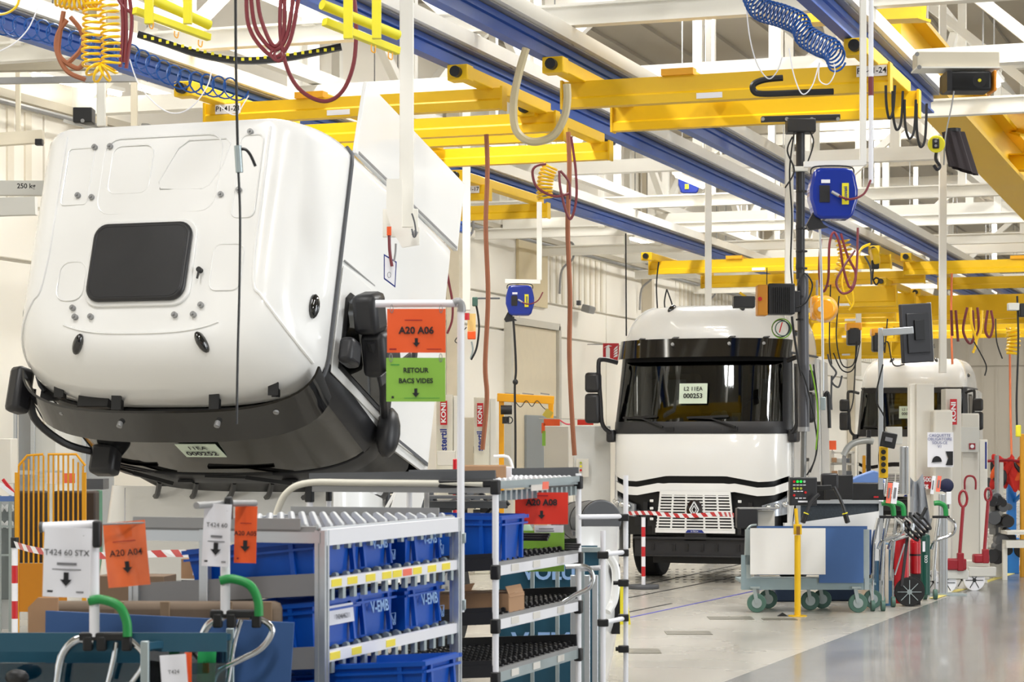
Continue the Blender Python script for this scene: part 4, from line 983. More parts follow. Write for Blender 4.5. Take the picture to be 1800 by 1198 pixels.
# ------------------------------------------------------------------ aluminium flow rack
def flat(px, py, d): v = P(px, py, d); return Vector((v.x, v.y, 0))
def crate(label, c, l, w_, h_, yaw=0.0, mat=bin_blue, mark=True, group=None, name='crate', face='x'):
    """tub: l along local x, w along local y; c = centre of the base"""
    t = thing(name, label, 'crate', c, group, yaw); wt = .006
    def lp(sx_, sy_): return [(-sx_, -sy_), (sx_, -sy_), (sx_, sy_), (-sx_, sy_)]
    lo, hi = lp(l/2*.90, w_/2*.90), lp(l/2*.98, w_/2*.98); li, hi2 = lp(l/2*.90-wt, w_/2*.90-wt), lp(l/2*.98-wt, w_/2*.98-wt)
    vs = [(x, y, 0) for x, y in lo]+[(x, y, h_) for x, y in hi]+[(x, y, wt) for x, y in li]+[(x, y, h_) for x, y in hi2]
    fs = [(3, 2, 1, 0), (8, 9, 10, 11)]
    for i in range(4): j = (i+1) % 4; fs += [(i, j, 4+j, 4+i), (4+i, 4+j, 12+j, 12+i), (8+j, 8+i, 12+i, 12+j)]
    MB().add(vs, fs).build('tub', mat, t, smooth=False)
    m = MB(); a_, b_ = l/2, w_/2
    for z, e in ((h_-.012, .012), (h_-.045, .006)):
        m.box((0, -b_-.0, z), (l+2*e, .02, .018 if e > .01 else .01)).box((0, b_, z), (l+2*e, .02, .018 if e > .01 else .01)).box((-a_, 0, z), (.02, w_, .018 if e > .01 else .01)).box((a_, 0, z), (.02, w_, .018 if e > .01 else .01))
    m.build('rim', mat, t, smooth=False)
    for sg in (-1, 1):
        for q in (-.32, .32):
            MB().box((sg*(a_-.004), q*w_, h_*.5), (.02, .02, h_*.86)).build('rib', mat, t, smooth=False)
            MB().box((q*l, sg*(b_-.004), h_*.5), (.02, .02, h_*.86)).build('rib', mat, t, smooth=False)
    if mark:
        ang = {'x': (PI/2, 0, PI/2), 'y': (PI/2, 0, 0)}[face]
        lx = (lambda u, z: (l/2+.012, u*w_, z)) if face == 'x' else (lambda u, z: (u*l, -w_/2-.012, z))
        o = text('V-EMB', h_*.36, t, lx(.05, h_*.62), 0, ink_lb, rot=ang, bold=.02)
        m = MB(); s_ = h_*.10
        q = [lx(.3, h_*.42), lx(.3+.28*h_/w_, h_*.42), lx(.3+.2*h_/w_, h_*.16), lx(.3+.08*h_/w_, h_*.16)]
        m.tube(q, .0016, 4, True); m.tube([q[3], q[1]], .0014, 4); m.tube([q[0], q[2]], .0014, 4); m.build('emblem', ink_lb, t)
    return t
A0 = flat(566, 1100, 9.0)          # near corner of the aluminium rack
AX, AY = A0.x, A0.y
rk = thing('flow_rack', 'aluminium roller flow rack with blue crates, nearest in front', 'rack', (AX, AY, 0))
WX, WY = .86, 1.53
zt = 1.505
for (x, y) in ((0, 0), (-WX, 0), (0, WY), (-WX, WY)):
    p = MB()
    for dx, dy in ((-.015, -.015), (.015, -.015), (.015, .015), (-.015, .015)): p.box((x+dx, y+dy, zt/2), (.016, .016, zt))
    p.box((x, y, zt/2), (.036, .036, zt)); p.build('post', alu, rk)
mid = MB().box((-WX*.62, 0, zt/2), (.04, .04, zt)).build('post', alu, rk, bevel=.003)
def shelf(par, z, x0, x1, y0, y1, drop, lip=white, stick=(), tracks=13, lipm=alu, toph=.05, teeth=True, trm=grey, rollm=None):
    """rollers run along x; high side x1"""
    zl = z-drop
    sh = MB().bar((x1, y0, z), (x1, y1, z), .03, toph).build('shelf_lip', lipm, par, smooth=False)
    MB().bar((x0, y0, zl), (x0, y1, zl), .03, toph).build('shelf_lip', lipm, par, smooth=False)
    for y in (y0, y1): MB().bar((x0, y, zl), (x1, y, z), .03, .06).build('side_rail', trm, par, smooth=False)
    n = tracks
    bar_m = MB().bar((x0, 0, zl+.01), (x1, 0, z+.01), .022, .02)
    nw = int((x1-x0)/.055)
    rol = MB()
    for i in range(nw):
        t_ = (i+.5)/nw; c = Vector((lerp(x0, x1, t_), 0, lerp(zl, z, t_)+.028)); rol.cyl(c+Vector((0, -.013, 0)), c+Vector((0, .013, 0)), .013, 8)
    first = None
    for j in range(n):
        y = lerp(y0+.06, y1-.06, j/(n-1))
        if first is None:
            a_ = bar_m.build('roller_track', trm, par, smooth=False); b_ = rol.build('rollers', rollm or zinc, a_); first = (a_.data, b_.data); a_.location = (0, y, 0)
        else:
            a_ = D.objects.new('roller_track', first[0]); COL.objects.link(a_); a_.parent = par; a_.location = (0, y, 0)
            b_ = D.objects.new('rollers', first[1]); COL.objects.link(b_); b_.parent = a_
        b_['kind'] = 'stuff'
        if teeth: 
            if j == 0: tm = MB().box((x1+.004, 0, z-.045), (.02, .03, .05)).build('track_hook', zinc, a_, smooth=False); tmd = tm.data
            else: tm = D.objects.new('track_hook', tmd); COL.objects.link(tm); tm.parent = a_
    for (f, mt) in stick: MB().box((x1+.0165, lerp(y0, y1, f), z+.0), (.003, .10, .03)).build('sticker', mt, sh, smooth=False)
    return sh
Y_ = M('sticker_yellow', (244, 224, 70), .5); R_ = M('sticker_salmon', (246, 120, 96), .5); G_ = M('sticker_green', (196, 232, 130), .5)
MB().bar((0, 0, 1.475), (0, WY, 1.475), .045, .065).build('top_beam', white_tube, rk, smooth=False)
for y in (0, WY): MB().bar((0, y, 1.475), (-WX, y, 1.475), .045, .045).build('top_beam', alu, rk, smooth=False)
shelf(rk, 1.49, -WX, -.02, 0, WY, .0, stick=((.62, G_),), rollm=M('roller_pale', (196, 198, 200), .5))
for y in (-.02, WY): MB().box((-WX*.55, y, 1.53), (WX*.9, .012, .045)).build('top_guide', grey, rk, smooth=False)
zs = (1.285, .985, .66)
st = [((.06, Y_), (.17, Y_), (.3, Y_), (.42, Y_), (.5, Y_), (.58, R_), (.66, Y_), (.78, Y_), (.9, Y_)), ((.05, Y_), (.2, Y_), (.45, Y_)), ((.1, Y_), (.6, Y_))]
for z, s_ in zip(zs, st): shelf(rk, z, -WX, 0, .02, WY-.02, .09, stick=s_, lipm=white_tube, toph=.045)
for z in zs: MB().bar((-WX, .0, z-.06), (0, 0, z+.0), .012, .09).build('tray_side', M('tray_grey', (128, 128, 130), .5), rk, smooth=False)
for i, (z, ys, lab) in enumerate(((zs[0]+.022, (.03, .53, 1.03), 'on the top crate level of the aluminium rack'), (zs[1]+.022, (.03, .53, 1.03), 'on the second crate level of the aluminium rack'), (zs[2]+.022, (.03, .53), 'on the lowest crate level of the aluminium rack'))):
    for j, y in enumerate(ys):
        o = ['nearest', 'second from the front', 'third from the front'][j]
        c = crate('blue crate '+o+' '+lab, (AX-.34-.04*(j % 2), AY+y+.25, z-.028), .60, .46, .165 if i == 0 else .2, mark=(j > 0), group=None)
        c.rotation_euler = (0, math.radians(-6), 0)
        if i == 1 and j == 0:
            text('7424646211', .03, c, (.316, .02, .12), 0, ink, rot=(PI/2, 0, PI/2)); MB().box((.306, .0, .13), (.004, .3, .08)).build('label_card', paper, c, smooth=False)
# open crates sticking out of the right face
for k, (yy, z, lab, hh) in enumerate(((.10, .99, 'blue open crate pulled out past the rack post, second level', .17), (1.0, .67, 'blue crate with white label jutting out on the lowest level', .2))):
    c = crate(lab, (AX+.10, AY+yy+.25, z-.21 if k == 0 else z-.2), .6, .4, hh, mark=k == 1); c.rotation_euler = (0, math.radians(-4), 0)
    if k == 1:
        MB().box((.308, .1, .10), (.004, .12, .16)).build('label_card', paper, c, smooth=False); MB().box((.311, .13, .10), (.003, .05, .06)).build('green_label', G_, c, smooth=False)
# small cardboard boxes on the tray left of the near post
for k, (px, py, w_, h_, lab) in enumerate([(500, 992, .085, .07, 'small cardboard box with white label, right of two on the rack tray'), (474, 995, .08, .07, 'small cardboard box with white label, left of two on the rack tray'), (432, 1000, .13, .08, 'small cardboard box standing under the orange A20 A05 paper'), (352, 998, .15, .09, 'brown cardboard box behind the white paper on the second cart pole')]):
    d = 9.75+.05*k; t = thing('cardboard_box', lab, 'box', P(px, py, d), 'cardboard boxes on the rack tray')
    MB().box(P(px, py, d), (w_, .1, h_), TH*.6).build('carton', card, t, world=True, bevel=.003)
    MB().box(P(px+4, py+2, d-.06), (w_*.6, .003, h_*.6), TH*.6).build('label', paper, t, world=True)
t = thing('cardboard_box', 'long cardboard box behind the orange plastic pocket, rack left end', 'box', P(240, 1030, 10.3))
MB().box(P(240, 1032, 10.4), (.33, .2, .12), TH*.6).build('carton', M('cardboard_dark', (120, 98, 78), .75, 0, .07, 8), t, world=True, bevel=.003)
# ------------------------------------------------------------------ tubular rack
B0 = flat(871, 1100, 11.0); BX, BY = B0.x, B0.y; BW, BL = 1.02, 1.36
rb_ = thing('tube_rack', 'white tubular flow rack with black joints, behind the aluminium rack', 'rack', (BX, BY, 0))
for (x, y, z1) in ((0, 0, 1.68), (0, BL, 1.69), (-BW, 0, 1.62), (-BW, BL, 1.62), (-.02+0, BL*.5, .4)):
    MB().cyl((x, y, 0.02), (x, y, z1), .0165, 14).build('post', white_tube, rb_)
for z in (1.66, 1.235, .965, .70):
    for y in (0, BL): MB().box((0, y, z-.02), (.045, .045, .075)).build('joint', black, rb_, bevel=.008)
for x in (-BW,): MB().box((x, 0, 1.60), (.04, .04, .09)).build('joint', black, rb_, bevel=.006)
MB().tube(spline([(-BW-.18, -.03, 1.48), (-BW-.12, -.03, 1.60), (-BW, -.02, 1.655), (-BW+.3, -.02, 1.658), (-.06, -.01, 1.655)], 6), .0175, 12).build('top_handle_rail', M('cream_tube', (214, 210, 196), .4), rb_)
MB().bar((-.30, -.01, 1.655), (-.0, 0, 1.66), .042, .042).build('joint', black, rb_, bevel=.01)
MB().bar((0, 0, 1.655), (0, BL, 1.66), .03, .03).build('top_rail', zinc, rb_)
for i, z in enumerate((1.235, .965, .70)):
    MB().bar((0, -.0, z-.015), (0, BL, z-.015), .012, .05).build('shelf_edge', white_tube if i < 2 else zinc, rb_, smooth=False)
    shelf(rb_, z+.02, -BW, -.01, .0, BL, .07, tracks=16, lipm=grey, toph=.02, teeth=False, trm=satin_black, rollm=satin_black)
    MB().bar((-BW, .0, z-.03), (0, 0, z+.04), .012, .07).build('shelf_side', satin_black, rb_, smooth=False)
    MB().bar((-BW, BL-.03, z-.0), (-.0, BL-.03, z+.06), .012, .07).build('divider', satin_black, rb_, smooth=False)
    for f in (.2, .45, .75): MB().box((.009, BL*f, z-.01), (.003, .11, .035)).build('label_holder', M('clear_holder', (226, 222, 214), .3), rb_, smooth=False)
shelf(rb_, 1.64, -BW, -.01, 0, BL, .0, tracks=16, lipm=zinc, toph=.02, rollm=white_tube)
for y in (0, BL): MB().bar((-BW, y, 1.68), (-.0, y, 1.70), .012, .05).build('top_guide', dgrey, rb_, smooth=False)
MB().box((.012, .65, 1.635), (.004, .28, .05)).build('label_holder', M('clear_holder', (226, 222, 214), .3), rb_); MB().box((.015, .74, 1.635), (.003, .1, .04)).build('sticker', R_, rb_)
sign('hanging_sign', 'red sign reading A20 A08 on the tube rack', 952, 893, 93, 56, 11.6, red_orange, [('A20 A08', .18, .27, .035)], (-.2, .26), extra=[(0, .4, .25, .03, dred), (-.38, -.38, .2, .04, dred)], hooks=False)
sign('hanging_sign', 'green sign half hidden behind the second shelf of the tube rack', 948, 968, 88, 72, 12.1, lgreen, [], (-.25, .3), hooks=False)
t = thing('paper_card', 'white printed card between the red and green signs', 'paper', P(965, 929, 12.05))
MB().box(P(965, 929, 12.05), (.16, .004, .04), TH).build('card', paper, t, world=True); o = MB().box(P(960, 929, 12.04), (.08, .003, .006), TH).box(P(958, 933, 12.04), (.10, .003, .005), TH).build('print', ink_g, t, world=True)
c = crate('bright blue crate with wide rim on the tube rack, left end', (BX-.27, BY+.24, 1.235+.02), .56, .40, .24, mark=False, face='y')
text('V-EMB', .05, c, (-.1, -.21, .10), 0, ink_lb, bold=.02, rot=(PI/2, 0, 0))
def carton(label, c, s_, yaw, mat=card, open_=False, d=None, group=None):
    t = thing('cardboard_box', label, 'box', c, group); x, y, z = s_
    MB().box(Vector(c)+UP*z/2, s_, yaw).build('carton', mat, t, world=True, bevel=.003)
    R = rz(yaw)
    MB().box(Vector(c)+UP*(z+.002), (x*.98, .05, .002), yaw).build('tape', M('parcel_tape', (196, 164, 128), .3), t, world=True)
    return t
t = carton('opened brown cardboard box on the third shelf of the tube rack', (BX-.16, BY+.35, .995), (.30, .24, .095), 0)
for sg, a_ in ((-1, .5), (1, -.4)): MB().box(Vector((BX-.16+sg*.14, BY+.35, 1.10)), (.003, .23, .06), R=Matrix.Rotation(a_, 3, 'Y')).build('flap', card, t, world=True)
carton('brown cardboard box left of the opened one, third shelf', (BX-.50, BY+.33, .98), (.34, .24, .10), 0)
carton('long kraft cardboard box lying on top of the tube rack', P(853, 846, 11.6)+Vector((0, 0, -.0)), (.22, .2, .085), TH)
t = [o for o in D.objects if o.get('label', '').startswith('long kraft')][0]
MB().tube([P(841+7*math.cos(a_), 834+7*math.sin(a_), 11.49) for a_ in [i*PI/8 for i in range(16)]], .003, 5, True).build('printed_ring', M('print_brown', (84, 60, 44), .7), t, world=True)
text('FACIL', .03, t, P(862, 836, 11.49)-Vector(t.location), TH, M('print_brown', (84, 60, 44), .7), bold=.02)
carton('white cardboard box end-on at the right of the kraft box', P(888, 846, 11.8), (.07, .2, .08), TH, paper)
# black trays and profiles on shelves
for k, (px, py, w_, h_, d, lab) in enumerate([(935, 945, .20, .045, 11.9, 'upper black plastic profile bundle on the second shelf'), (955, 962, .42, .03, 12.2, 'long black plastic profile on the second shelf'), (1045, 1035, .3, .02, 12.6, 'black strip lying behind the third shelf')]):
    if k == 2: continue
    t = thing('plastic_profile', lab, 'profile', P(px, py, d))
    for q in range(3): MB().box(P(px-2*q, py+q*4-6, d-.02*q), (w_, .03, h_/2.6), TH*.4).build('strip', satin_black, t, world=True, bevel=.002)
t = thing('plastic_bag', 'clear crumpled plastic bag behind the green sign', 'bag', P(915, 935, 12.4))
MB().sph(P(912, 938, 12.4), (.09, .05, .08), 12, 8).build('film', M('bag_green_clear', (196, 226, 196), .2), t, world=True)
# frame of white tubes to the right of the racks
tf = thing('tubular_stand', 'white tube frame with black clamps, right of the tubular rack', 'frame', flat(1100, 1190, 12.4))
D4 = 12.4
MB().cyl(P(1100, 835, D4), Vector((*P(1100, 835, D4).xy, 0)), .0145, 12).build('upright', white_tube, tf, world=True)
MB().cyl(P(1060, 932, D4-.5), Vector((*P(1060, 932, D4-.5).xy, 0)), .0145, 12).build('upright', white_tube, tf, world=True)
for (a_, b_) in (((1016, 908), (1098, 907)), ((1060, 974), (1098, 970)), ((1060, 1094), (1098, 1086)), ((1058, 997), (1018, 1000))):
    MB().cyl(P(*a_, D4-.3), P(*b_, D4), .0135, 12).build('cross_tube', white_tube, tf, world=True)
for (x, y) in ((1096, 909), (1096, 971), (1096, 1024), (1096, 1085), (1096, 1140), (1060, 975), (1060, 1094)):
    MB().box(P(x, y, D4-.02 if x > 1090 else D4-.5), (.06, .04, .04), TH).build('clamp', black, tf, world=True, bevel=.006)
for (a_, b_) in (((1078, 1024), (1096, 1024)), ((1082, 1140), (1096, 1140)), ((1072, 909), (1096, 908))): MB().cyl(P(*a_, D4), P(*b_, D4), .012, 10).build('clamp_stub', black, tf, world=True)
MB().tube(spline([P(994, 995, 11.8), P(1030, 996, 11.8), P(1042, 1012, 11.8), P(1036, 1032, 11.8), P(1010, 1046, 11.8), P(990, 1058, 11.8)], 6), .014, 10).build('handle', chrome, tf, world=True)
# pole of aluminium behind
t = thing('aluminium_post', 'double aluminium post standing right of the tubular rack', 'post', flat(1030, 1190, 12.9))
for x in (1008, 1032, 1046): MB().box((P(x, 1010, 12.9)+Vector((*P(x, 1010, 12.9).xy, 0)))/2, (.035, .035, P(x, 1010, 12.9).z), TH).build('profile', alu, t, world=True, bevel=.004)
# tank and skirt
t = thing('side_skirt', 'moulded white truck side skirt standing under the grey tank', 'truck part', flat(1055, 1100, 15.5))
def skirt(u, v, o):
    x0 = lerp(1016, 1088, u); yy = lerp(1230, 925, v); w_ = 1.0
    if v < .45: x0 = lerp(1020, 1088-26*(1-v/.45), u)
    return P(x0, yy, 15.4+.4*u+.10*math.sin(v*9)*(.5+u)+(.35*(u**4)))-FW*o
MB().patch(skirt, 0, 1, 14, 0, 1, 22, .04).build('moulding', cab_white, t, world=True)
MB().tube(spline([P(1066, 970, 15.4), P(1082, 1000, 15.45), P(1080, 1050, 15.45), P(1068, 1075, 15.4)], 5), .03, 8).build('edge_fold', cab_white, t, world=True)
MB().box(P(1082, 1052, 15.9), (.06, .1, .5), TH).build('dark_gap', black, t, world=True)
t = thing('air_tank', 'grey cylindrical tank with dark end, behind the red A08 sign', 'tank', P(1045, 905, 16.5))
a_ = P(1000, 915, 17.6); b_ = P(1058, 914, 16.3)
MB().cyl(a_, b_, .15, 28).build('shell', dgrey, t, world=True, bevel=.01)
for f in (.3, .62, .95): MB().cyl(a_.lerp(b_, f), a_.lerp(b_, f+.02), .154, 28).build('band', black, t, world=True)
t2 = MB().box(P(1045, 935, 16.6), (.34, .5, .03), TH).build('tray', dgrey, t, world=True)
# engine parts table behind
t = thing('engine_bay', 'dark cluttered chassis parts beyond the tilted cab, above the crates', 'truck part', P(800, 880, 15.8))
random.seed(3)
MB().box(P(815, 885, 16.0), (.62, .5, .05), TH).build('tray', dgrey, t, world=True); MB().box(P(812, 873, 15.6), (.48, .3, .02), TH).build('tray_edge', dgrey, t, world=True)
for i in range(34):
    x = 700+random.random()*180; y = 862+random.random()*42
    m = MB(); s_ = .03+.05*random.random()
    if i % 3: m.box(P(x, y, 15.9+random.random()*.5), (s_*1.6, s_, s_), random.random()*3)
    else: m.tube(spline([P(x, y, 15.8), P(x+12, y-10, 15.9), P(x+26, y+4, 15.9)], 4), .012, 6)
    m.build('block' if i % 3 else 'pipe', [black, satin_black, dgrey][i % 3], t, world=True, bevel=.004 if i % 3 else 0)
t = thing('body_panel', 'pale leaning white panel above the first rack, centre', 'truck part', P(712, 885, 13.5))
MB().prism([(-.13, -.22), (.07, -.22), (.16, .10), (-.02, .10)], 'y', -.01, .01, Matrix.Translation(P(706, 880, 13.5)) @ Matrix.Rotation(TH, 4, 'Z')).build('panel', cab_white, t, world=True, bevel=.004)
t = thing('body_panel', 'white slanted strut beside the leaning panel', 'truck part', P(690, 880, 13.6))
MB().bar(P(672, 905, 13.6), P(703, 852, 13.6), .07, .02).build('strut', cab_white, t, world=True, bevel=.004)
t = thing('body_panel', 'large white curved panel between tilted cab and aluminium rack', 'truck part', P(610, 880, 13.8))
def cpn(u, v, o): return P(lerp(586, 672, u), lerp(905, lerp(852, 876, u**2), v), 13.9+.5*u*u)-FW*o
MB().patch(cpn, 0, 1, 12, 0, 1, 4, .02).build('panel', cab_white, t, world=True)
t = post('tube_post', 'short white tube with black sleeve beside the curved handle', 578, 868, 925, 8, 11.6, mat=white_tube, cat='tube')
MB().cyl(P(578, 848, 11.6), P(578, 880, 11.6), .017, 12).build('sleeve', black, t, world=True)
post('tube_post', 'grey tube standing behind the tall sign pole', 750, 860, 915, 9, 11.8, mat=lgrey, cat='tube')
# teal container behind tube rack
t = thing('steel_container', 'teal steel sheet container with V-EMB print behind the tube rack', 'container', flat(965, 1190, 13.2))
c = flat(965, 1190, 13.2)
MB().box(c+UP*.72, (.62, .02, 1.0), TH).build('front_sheet', teal, t, world=True); MB().box(c+UP*.72+FW*.5, (.62, .02, 1.0), TH).build('rear_sheet', teal, t, world=True)
for s_ in (-.31, -.1, .05, .2, .31): MB().box(c+UP*.72+RT*s_-FW*.02, (.025, .025, 1.02), TH).build('stile', zinc, t, world=True, bevel=.003)
for z in (.22, 1.22): MB().box(c+UP*z-FW*.02, (.66, .04, .03), TH).build('rail', zinc, t, world=True, bevel=.003)
text('V-EMB', .16, t, Vector((0, 0, .66))-FW*.03-RT*.0, TH, ink_lb, bold=.03); text('VOLU', .12, t, Vector((0, 0, 1.08))-FW*.03, TH, ink_lb, bold=.03)
# ------------------------------------------------------------------ hand carts with papers, lower left
def cart(label, d, loop, loop2, gx, gy, pole, bar_pts, clampx, ptop):
    t = thing('hand_cart', label, 'cart', flat(pole, 1190, d))
    MB().tube(spline([P(x, y, d) for x, y in loop], 8), .0155, 12).build('bow', chrome, t, world=True)
    MB().tube(spline([P(x, y, d+.02) for x, y in loop2], 8), .0125, 12).build('bow', chrome, t, world=True)
    MB().tube(spline([P(gx, gy, d-.02), P(gx+22, gy-3, d-.02), P(gx+52, gy+8, d-.02), P(gx+66, gy+34, d-.02), P(gx+68, gy+62, d-.02)], 6), .0175, 12).build('grip', green, t, world=True)
    MB().box(P(clampx, bar_pts, d), (.19, .035, .03), TH).build('clamp_bar', black, t, world=True, bevel=.006)
    for dx in (-30, -6, 38): MB().box(P(clampx+dx, bar_pts+12, d), (.035, .04, .055), TH).build('clamp', black, t, world=True, bevel=.006)
    MB().cyl(P(pole, bar_pts, d), P(pole, ptop, d), .0185, 14).build('pole', white_tube, t, world=True)
    b0 = P(loop[0][0], 1198, d); b1 = P(loop2[-1][0], 1198, d)
    for q in (b0, b1): MB().cyl(q, Vector((q.x, q.y, .15)), .0155, 10).build('leg', chrome, t, world=True)
    for q in (b0, b1): MB().cyl(Vector((q.x, q.y, .09))-RT*.02, Vector((q.x, q.y, .09))+RT*.02, .09, 20).build('wheel', dgreen, t, world=True)
    return t
t = cart('chrome hand cart with green grip and white T424 paper, far left', 8.1, [(100, 1198), (110, 1150), (135, 1124), (165, 1126)], [(228, 1124), (250, 1145), (252, 1170), (240, 1190), (228, 1205)], 156, 1056, 166, 1118, 185, 925)
rope(MB(), [(205, 1128), (200, 1160), (190, 1200)], 8.12, .012, 10).build('bow', chrome, t, world=True)
MB().tube([P(72, 926, 8.05), P(172, 922, 8.1)], .018, 14).build('paper_bar', white_tube, t, world=True)
MB().cyl(P(70, 926, 8.05), P(76, 926, 8.05), .0195, 14).build('bar_cap', dgrey, t, world=True)
MB().box(P(171, 938, 8.08), (.03, .05, .10), TH).build('bar_clamp', black, t, world=True, bevel=.008)
MB().cyl(P(176, 921, 8.1), P(255, 918, 8.2), .004, 8).build('wire', grey, t, world=True)
t = cart('chrome hand cart with green grip carrying the tilted papers, second from left', 8.45, [(340, 1205), (345, 1150), (365, 1100), (392, 1084)], [(440, 1082), (470, 1095), (478, 1112), (458, 1140), (420, 1160), (385, 1178), (372, 1205)], 387, 1020, 396, 1078, 413, 895)
rope(MB(), [(424, 1088), (412, 1130), (400, 1200)], 8.47, .010, 10).build('bow', chrome, t, world=True)
MB().tube([P(345, 888, 8.3), P(402, 884, 8.55), P(448, 884, 8.8)], .013, 12).build('paper_bar', grey, t, world=True)
MB().box(P(402, 893, 8.5), (.03, .05, .09), TH).build('bar_clamp', black, t, world=True, bevel=.008)
def bars_print(col): return [(0, -.02, .42, .035, ink_g), (0, -.10, .62, .014, ink_g), (-.33, -.42, .14, .03, ink), (.3, -.42, .16, .02, ink_g), (.36, .38, .05, .04, ink)]
sign('paper_sign', 'white paper reading T424 60 STX at the far left', 118, 988, 82, 122, 8.02, paper, [('T424 60 STX', .14, .12, .0)], (-.24, .2), roll=math.radians(2), wave=.004, extra=bars_print(0), hooks=False, cat='paper')
sign('paper_sign', 'orange paper A20 A04 in a shiny plastic pocket, beside the far-left paper', 223, 973, 74, 114, 8.2, M('orange_pocket', (238, 108, 56), .12, 0, .25, 9, coat=.6), [('A20 A04', .02, .14, .01)], (-.2, .18), roll=math.radians(-5), wave=.008, extra=[(0, .2, .6, .01, dred)], hooks=False, cat='paper')
sign('paper_sign', 'narrow slanted white paper on the second cart pole', 381, 940, 48, 110, 8.4, paper, [('T424 60', .16, .10, .0)], (-.22, .2), roll=math.radians(3), wave=.004, turn=.0, extra=bars_print(0), hooks=False, cat='paper')
sign('paper_sign', 'narrow orange paper reading A20 A05 on the second cart pole', 432, 939, 39, 100, 8.7, orange, [('A20 A05', .02, .11, .01)], (-.2, .2), roll=math.radians(1.5), wave=.004, extra=[(0, .2, .5, .01, dred), (-.3, -.42, .14, .03, dred)], hooks=False, cat='paper')
sign('paper_sign', 'white paper fixed to the teal container, bottom edge', 306, 1180, 46, 60, 7.95, paper, [('T424', .0, .16, .0)], None, roll=math.radians(-4), hooks=False, cat='paper')
sign('paper_sign', 'orange strip of paper beside the white one, bottom edge', 331, 1176, 12, 60, 7.97, orange, [], None, hooks=False, cat='paper')
sign('paper_sign', 'green paper card on the container behind the second cart', 363, 1170, 32, 56, 8.3, M('card_green', (40, 176, 96), .5), [('A20', .1, .14, .0)], None, roll=math.radians(3), hooks=False, cat='paper', inkm=M('card_green_ink', (10, 90, 50), .6))
# teal container, boards, wooden box at lower left
t = thing('steel_container', 'teal steel container with glazed sides at the lower left corner', 'container', flat(180, 1190, 8.35))
c = P(190, 1118, 8.35); zt_ = c.z
tg = glass('teal_glass', (150, 190, 200), .06)
MB().box(P(150, 1128, 8.15), (1.05, .012, .07), TH).build('top_sheet', teal, t, world=True)
MB().box(Vector((*P(150, 1128, 8.2).xy, zt_-.06-.30)), (1.05, .008, .55), TH).build('glazed_side', tg, t, world=True)
MB().box(Vector((*P(150, 1128, 8.6).xy, zt_-.45)), (1.0, .01, .8), TH).build('rear_sheet', teal, t, world=True)
a_ = P(255, 1135, 8.05); b_ = P(405, 1118, 8.6)
m = MB(); m.bar(Vector((a_.x, a_.y, zt_-.33)), Vector((b_.x, b_.y, zt_-.33)), .008, .6); m.build('glazed_end', tg, t, world=True)
for q in (a_, b_): MB().box(Vector((q.x, q.y, zt_-.4)), (.03, .03, .82), TH).build('corner_post', zinc, t, world=True, bevel=.003)
MB().bar(a_, b_, .02, .025).build('end_rail', teal, t, world=True)
MB().sph(P(30, 1190, 8.1), (.05, .03, .03), 10, 8).build('knob', black, t, world=True)
MB().box(Vector((*P(200, 1160, 8.4).xy, .06)), (.8, .3, .06), TH).build('floor_plate', teal, t, world=True)
t = thing('fibre_board', 'large blue board standing behind the two hand carts', 'board', flat(300, 1190, 8.8))
MB().add([P(80, 1073, 8.8), P(517, 1094, 8.62), P(508, 1230, 8.62), P(78, 1230, 8.8)]+[q+FW*.02 for q in (P(80, 1073, 8.8), P(517, 1094, 8.62), P(508, 1230, 8.62), P(78, 1230, 8.8))], [(0, 1, 2, 3), (7, 6, 5, 4), (0, 4, 5, 1), (1, 5, 6, 2), (2, 6, 7, 3), (3, 7, 4, 0)]).build('board', ply_blue, t, world=True, smooth=False)
t = thing('fibre_board', 'brown board edge showing left of the blue board', 'board', flat(70, 1190, 8.85))
MB().prism([(-.0, .0), (.12, .0), (.12, .5), (.04, .5), (0, .46)], 'y', -.01, .01, Matrix.Translation(P(50, 1198, 8.85)-UP*.16) @ Matrix.Rotation(TH, 4, 'Z')).build('board', card, t, world=True, smooth=False)
t = thing('wooden_box', 'weathered brown padded case behind the blue board', 'box', flat(270, 1190, 8.97))
MB().box(P(275, 1085, 9.0), (1.03, .10, .135), TH-.02).build('case', wood, t, world=True, bevel=.03)
for x in (210, 290, 400, 470): MB().box(P(x, 1080, 8.93), (.04, .01, .11), TH).build('batten', M('batten_brown', (134, 112, 88), .8), t, world=True, bevel=.004)
# ================================================================== lift mast with controls in front of truck 253
DM = 20.9
t = thing('lift_mast', 'dark grey telescopic lift mast hanging from a trolley in front of truck 253', 'mast', P(1407, 840, DM))
m = MB(); m.bar(P(1338, 210, DM), P(1476, 206, DM), .10, .05); m.build('trolley_plate', black, t, world=True, bevel=.006)
MB().box(P(1407, 222, DM), (.27, .2, .13), TH).build('trolley_box', black, t, world=True, bevel=.01)
for x in (1341, 1383, 1427, 1473): MB().cyl(P(x, 209, DM-.06), P(x, 209, DM-.09), .018, 12).build('roller', grey, t, world=True)
MB().cyl(P(1407, 232, DM), P(1407, 490, DM), .042, 20).build('upper_tube', satin_black, t, world=True)
MB().cyl(P(1411, 480, DM), P(1413, 756, DM), .054, 24).build('middle_tube', M('mast_grey', (74, 74, 78), .35, .2, .04, 3), t, world=True)
MB().cyl(P(1413, 756, DM), P(1412, 842, DM), .028, 16).build('lower_rod', M('rod_grey', (120, 120, 118), .3, .5), t, world=True)
MB().cyl(P(1413, 750, DM), P(1413, 758, DM), .057, 24).build('ring', grey, t, world=True)
MB().box(P(1406, 297, DM-.05), (.15, .06, .045), TH).build('pipe_clamp', lgrey, t, world=True, bevel=.004)
for y in (335, 400, 440, 470, 520, 560): MB().cyl(P(1409, y, DM), P(1409, y+3, DM), .056, 16).build('cable_tie', black, t, world=True)
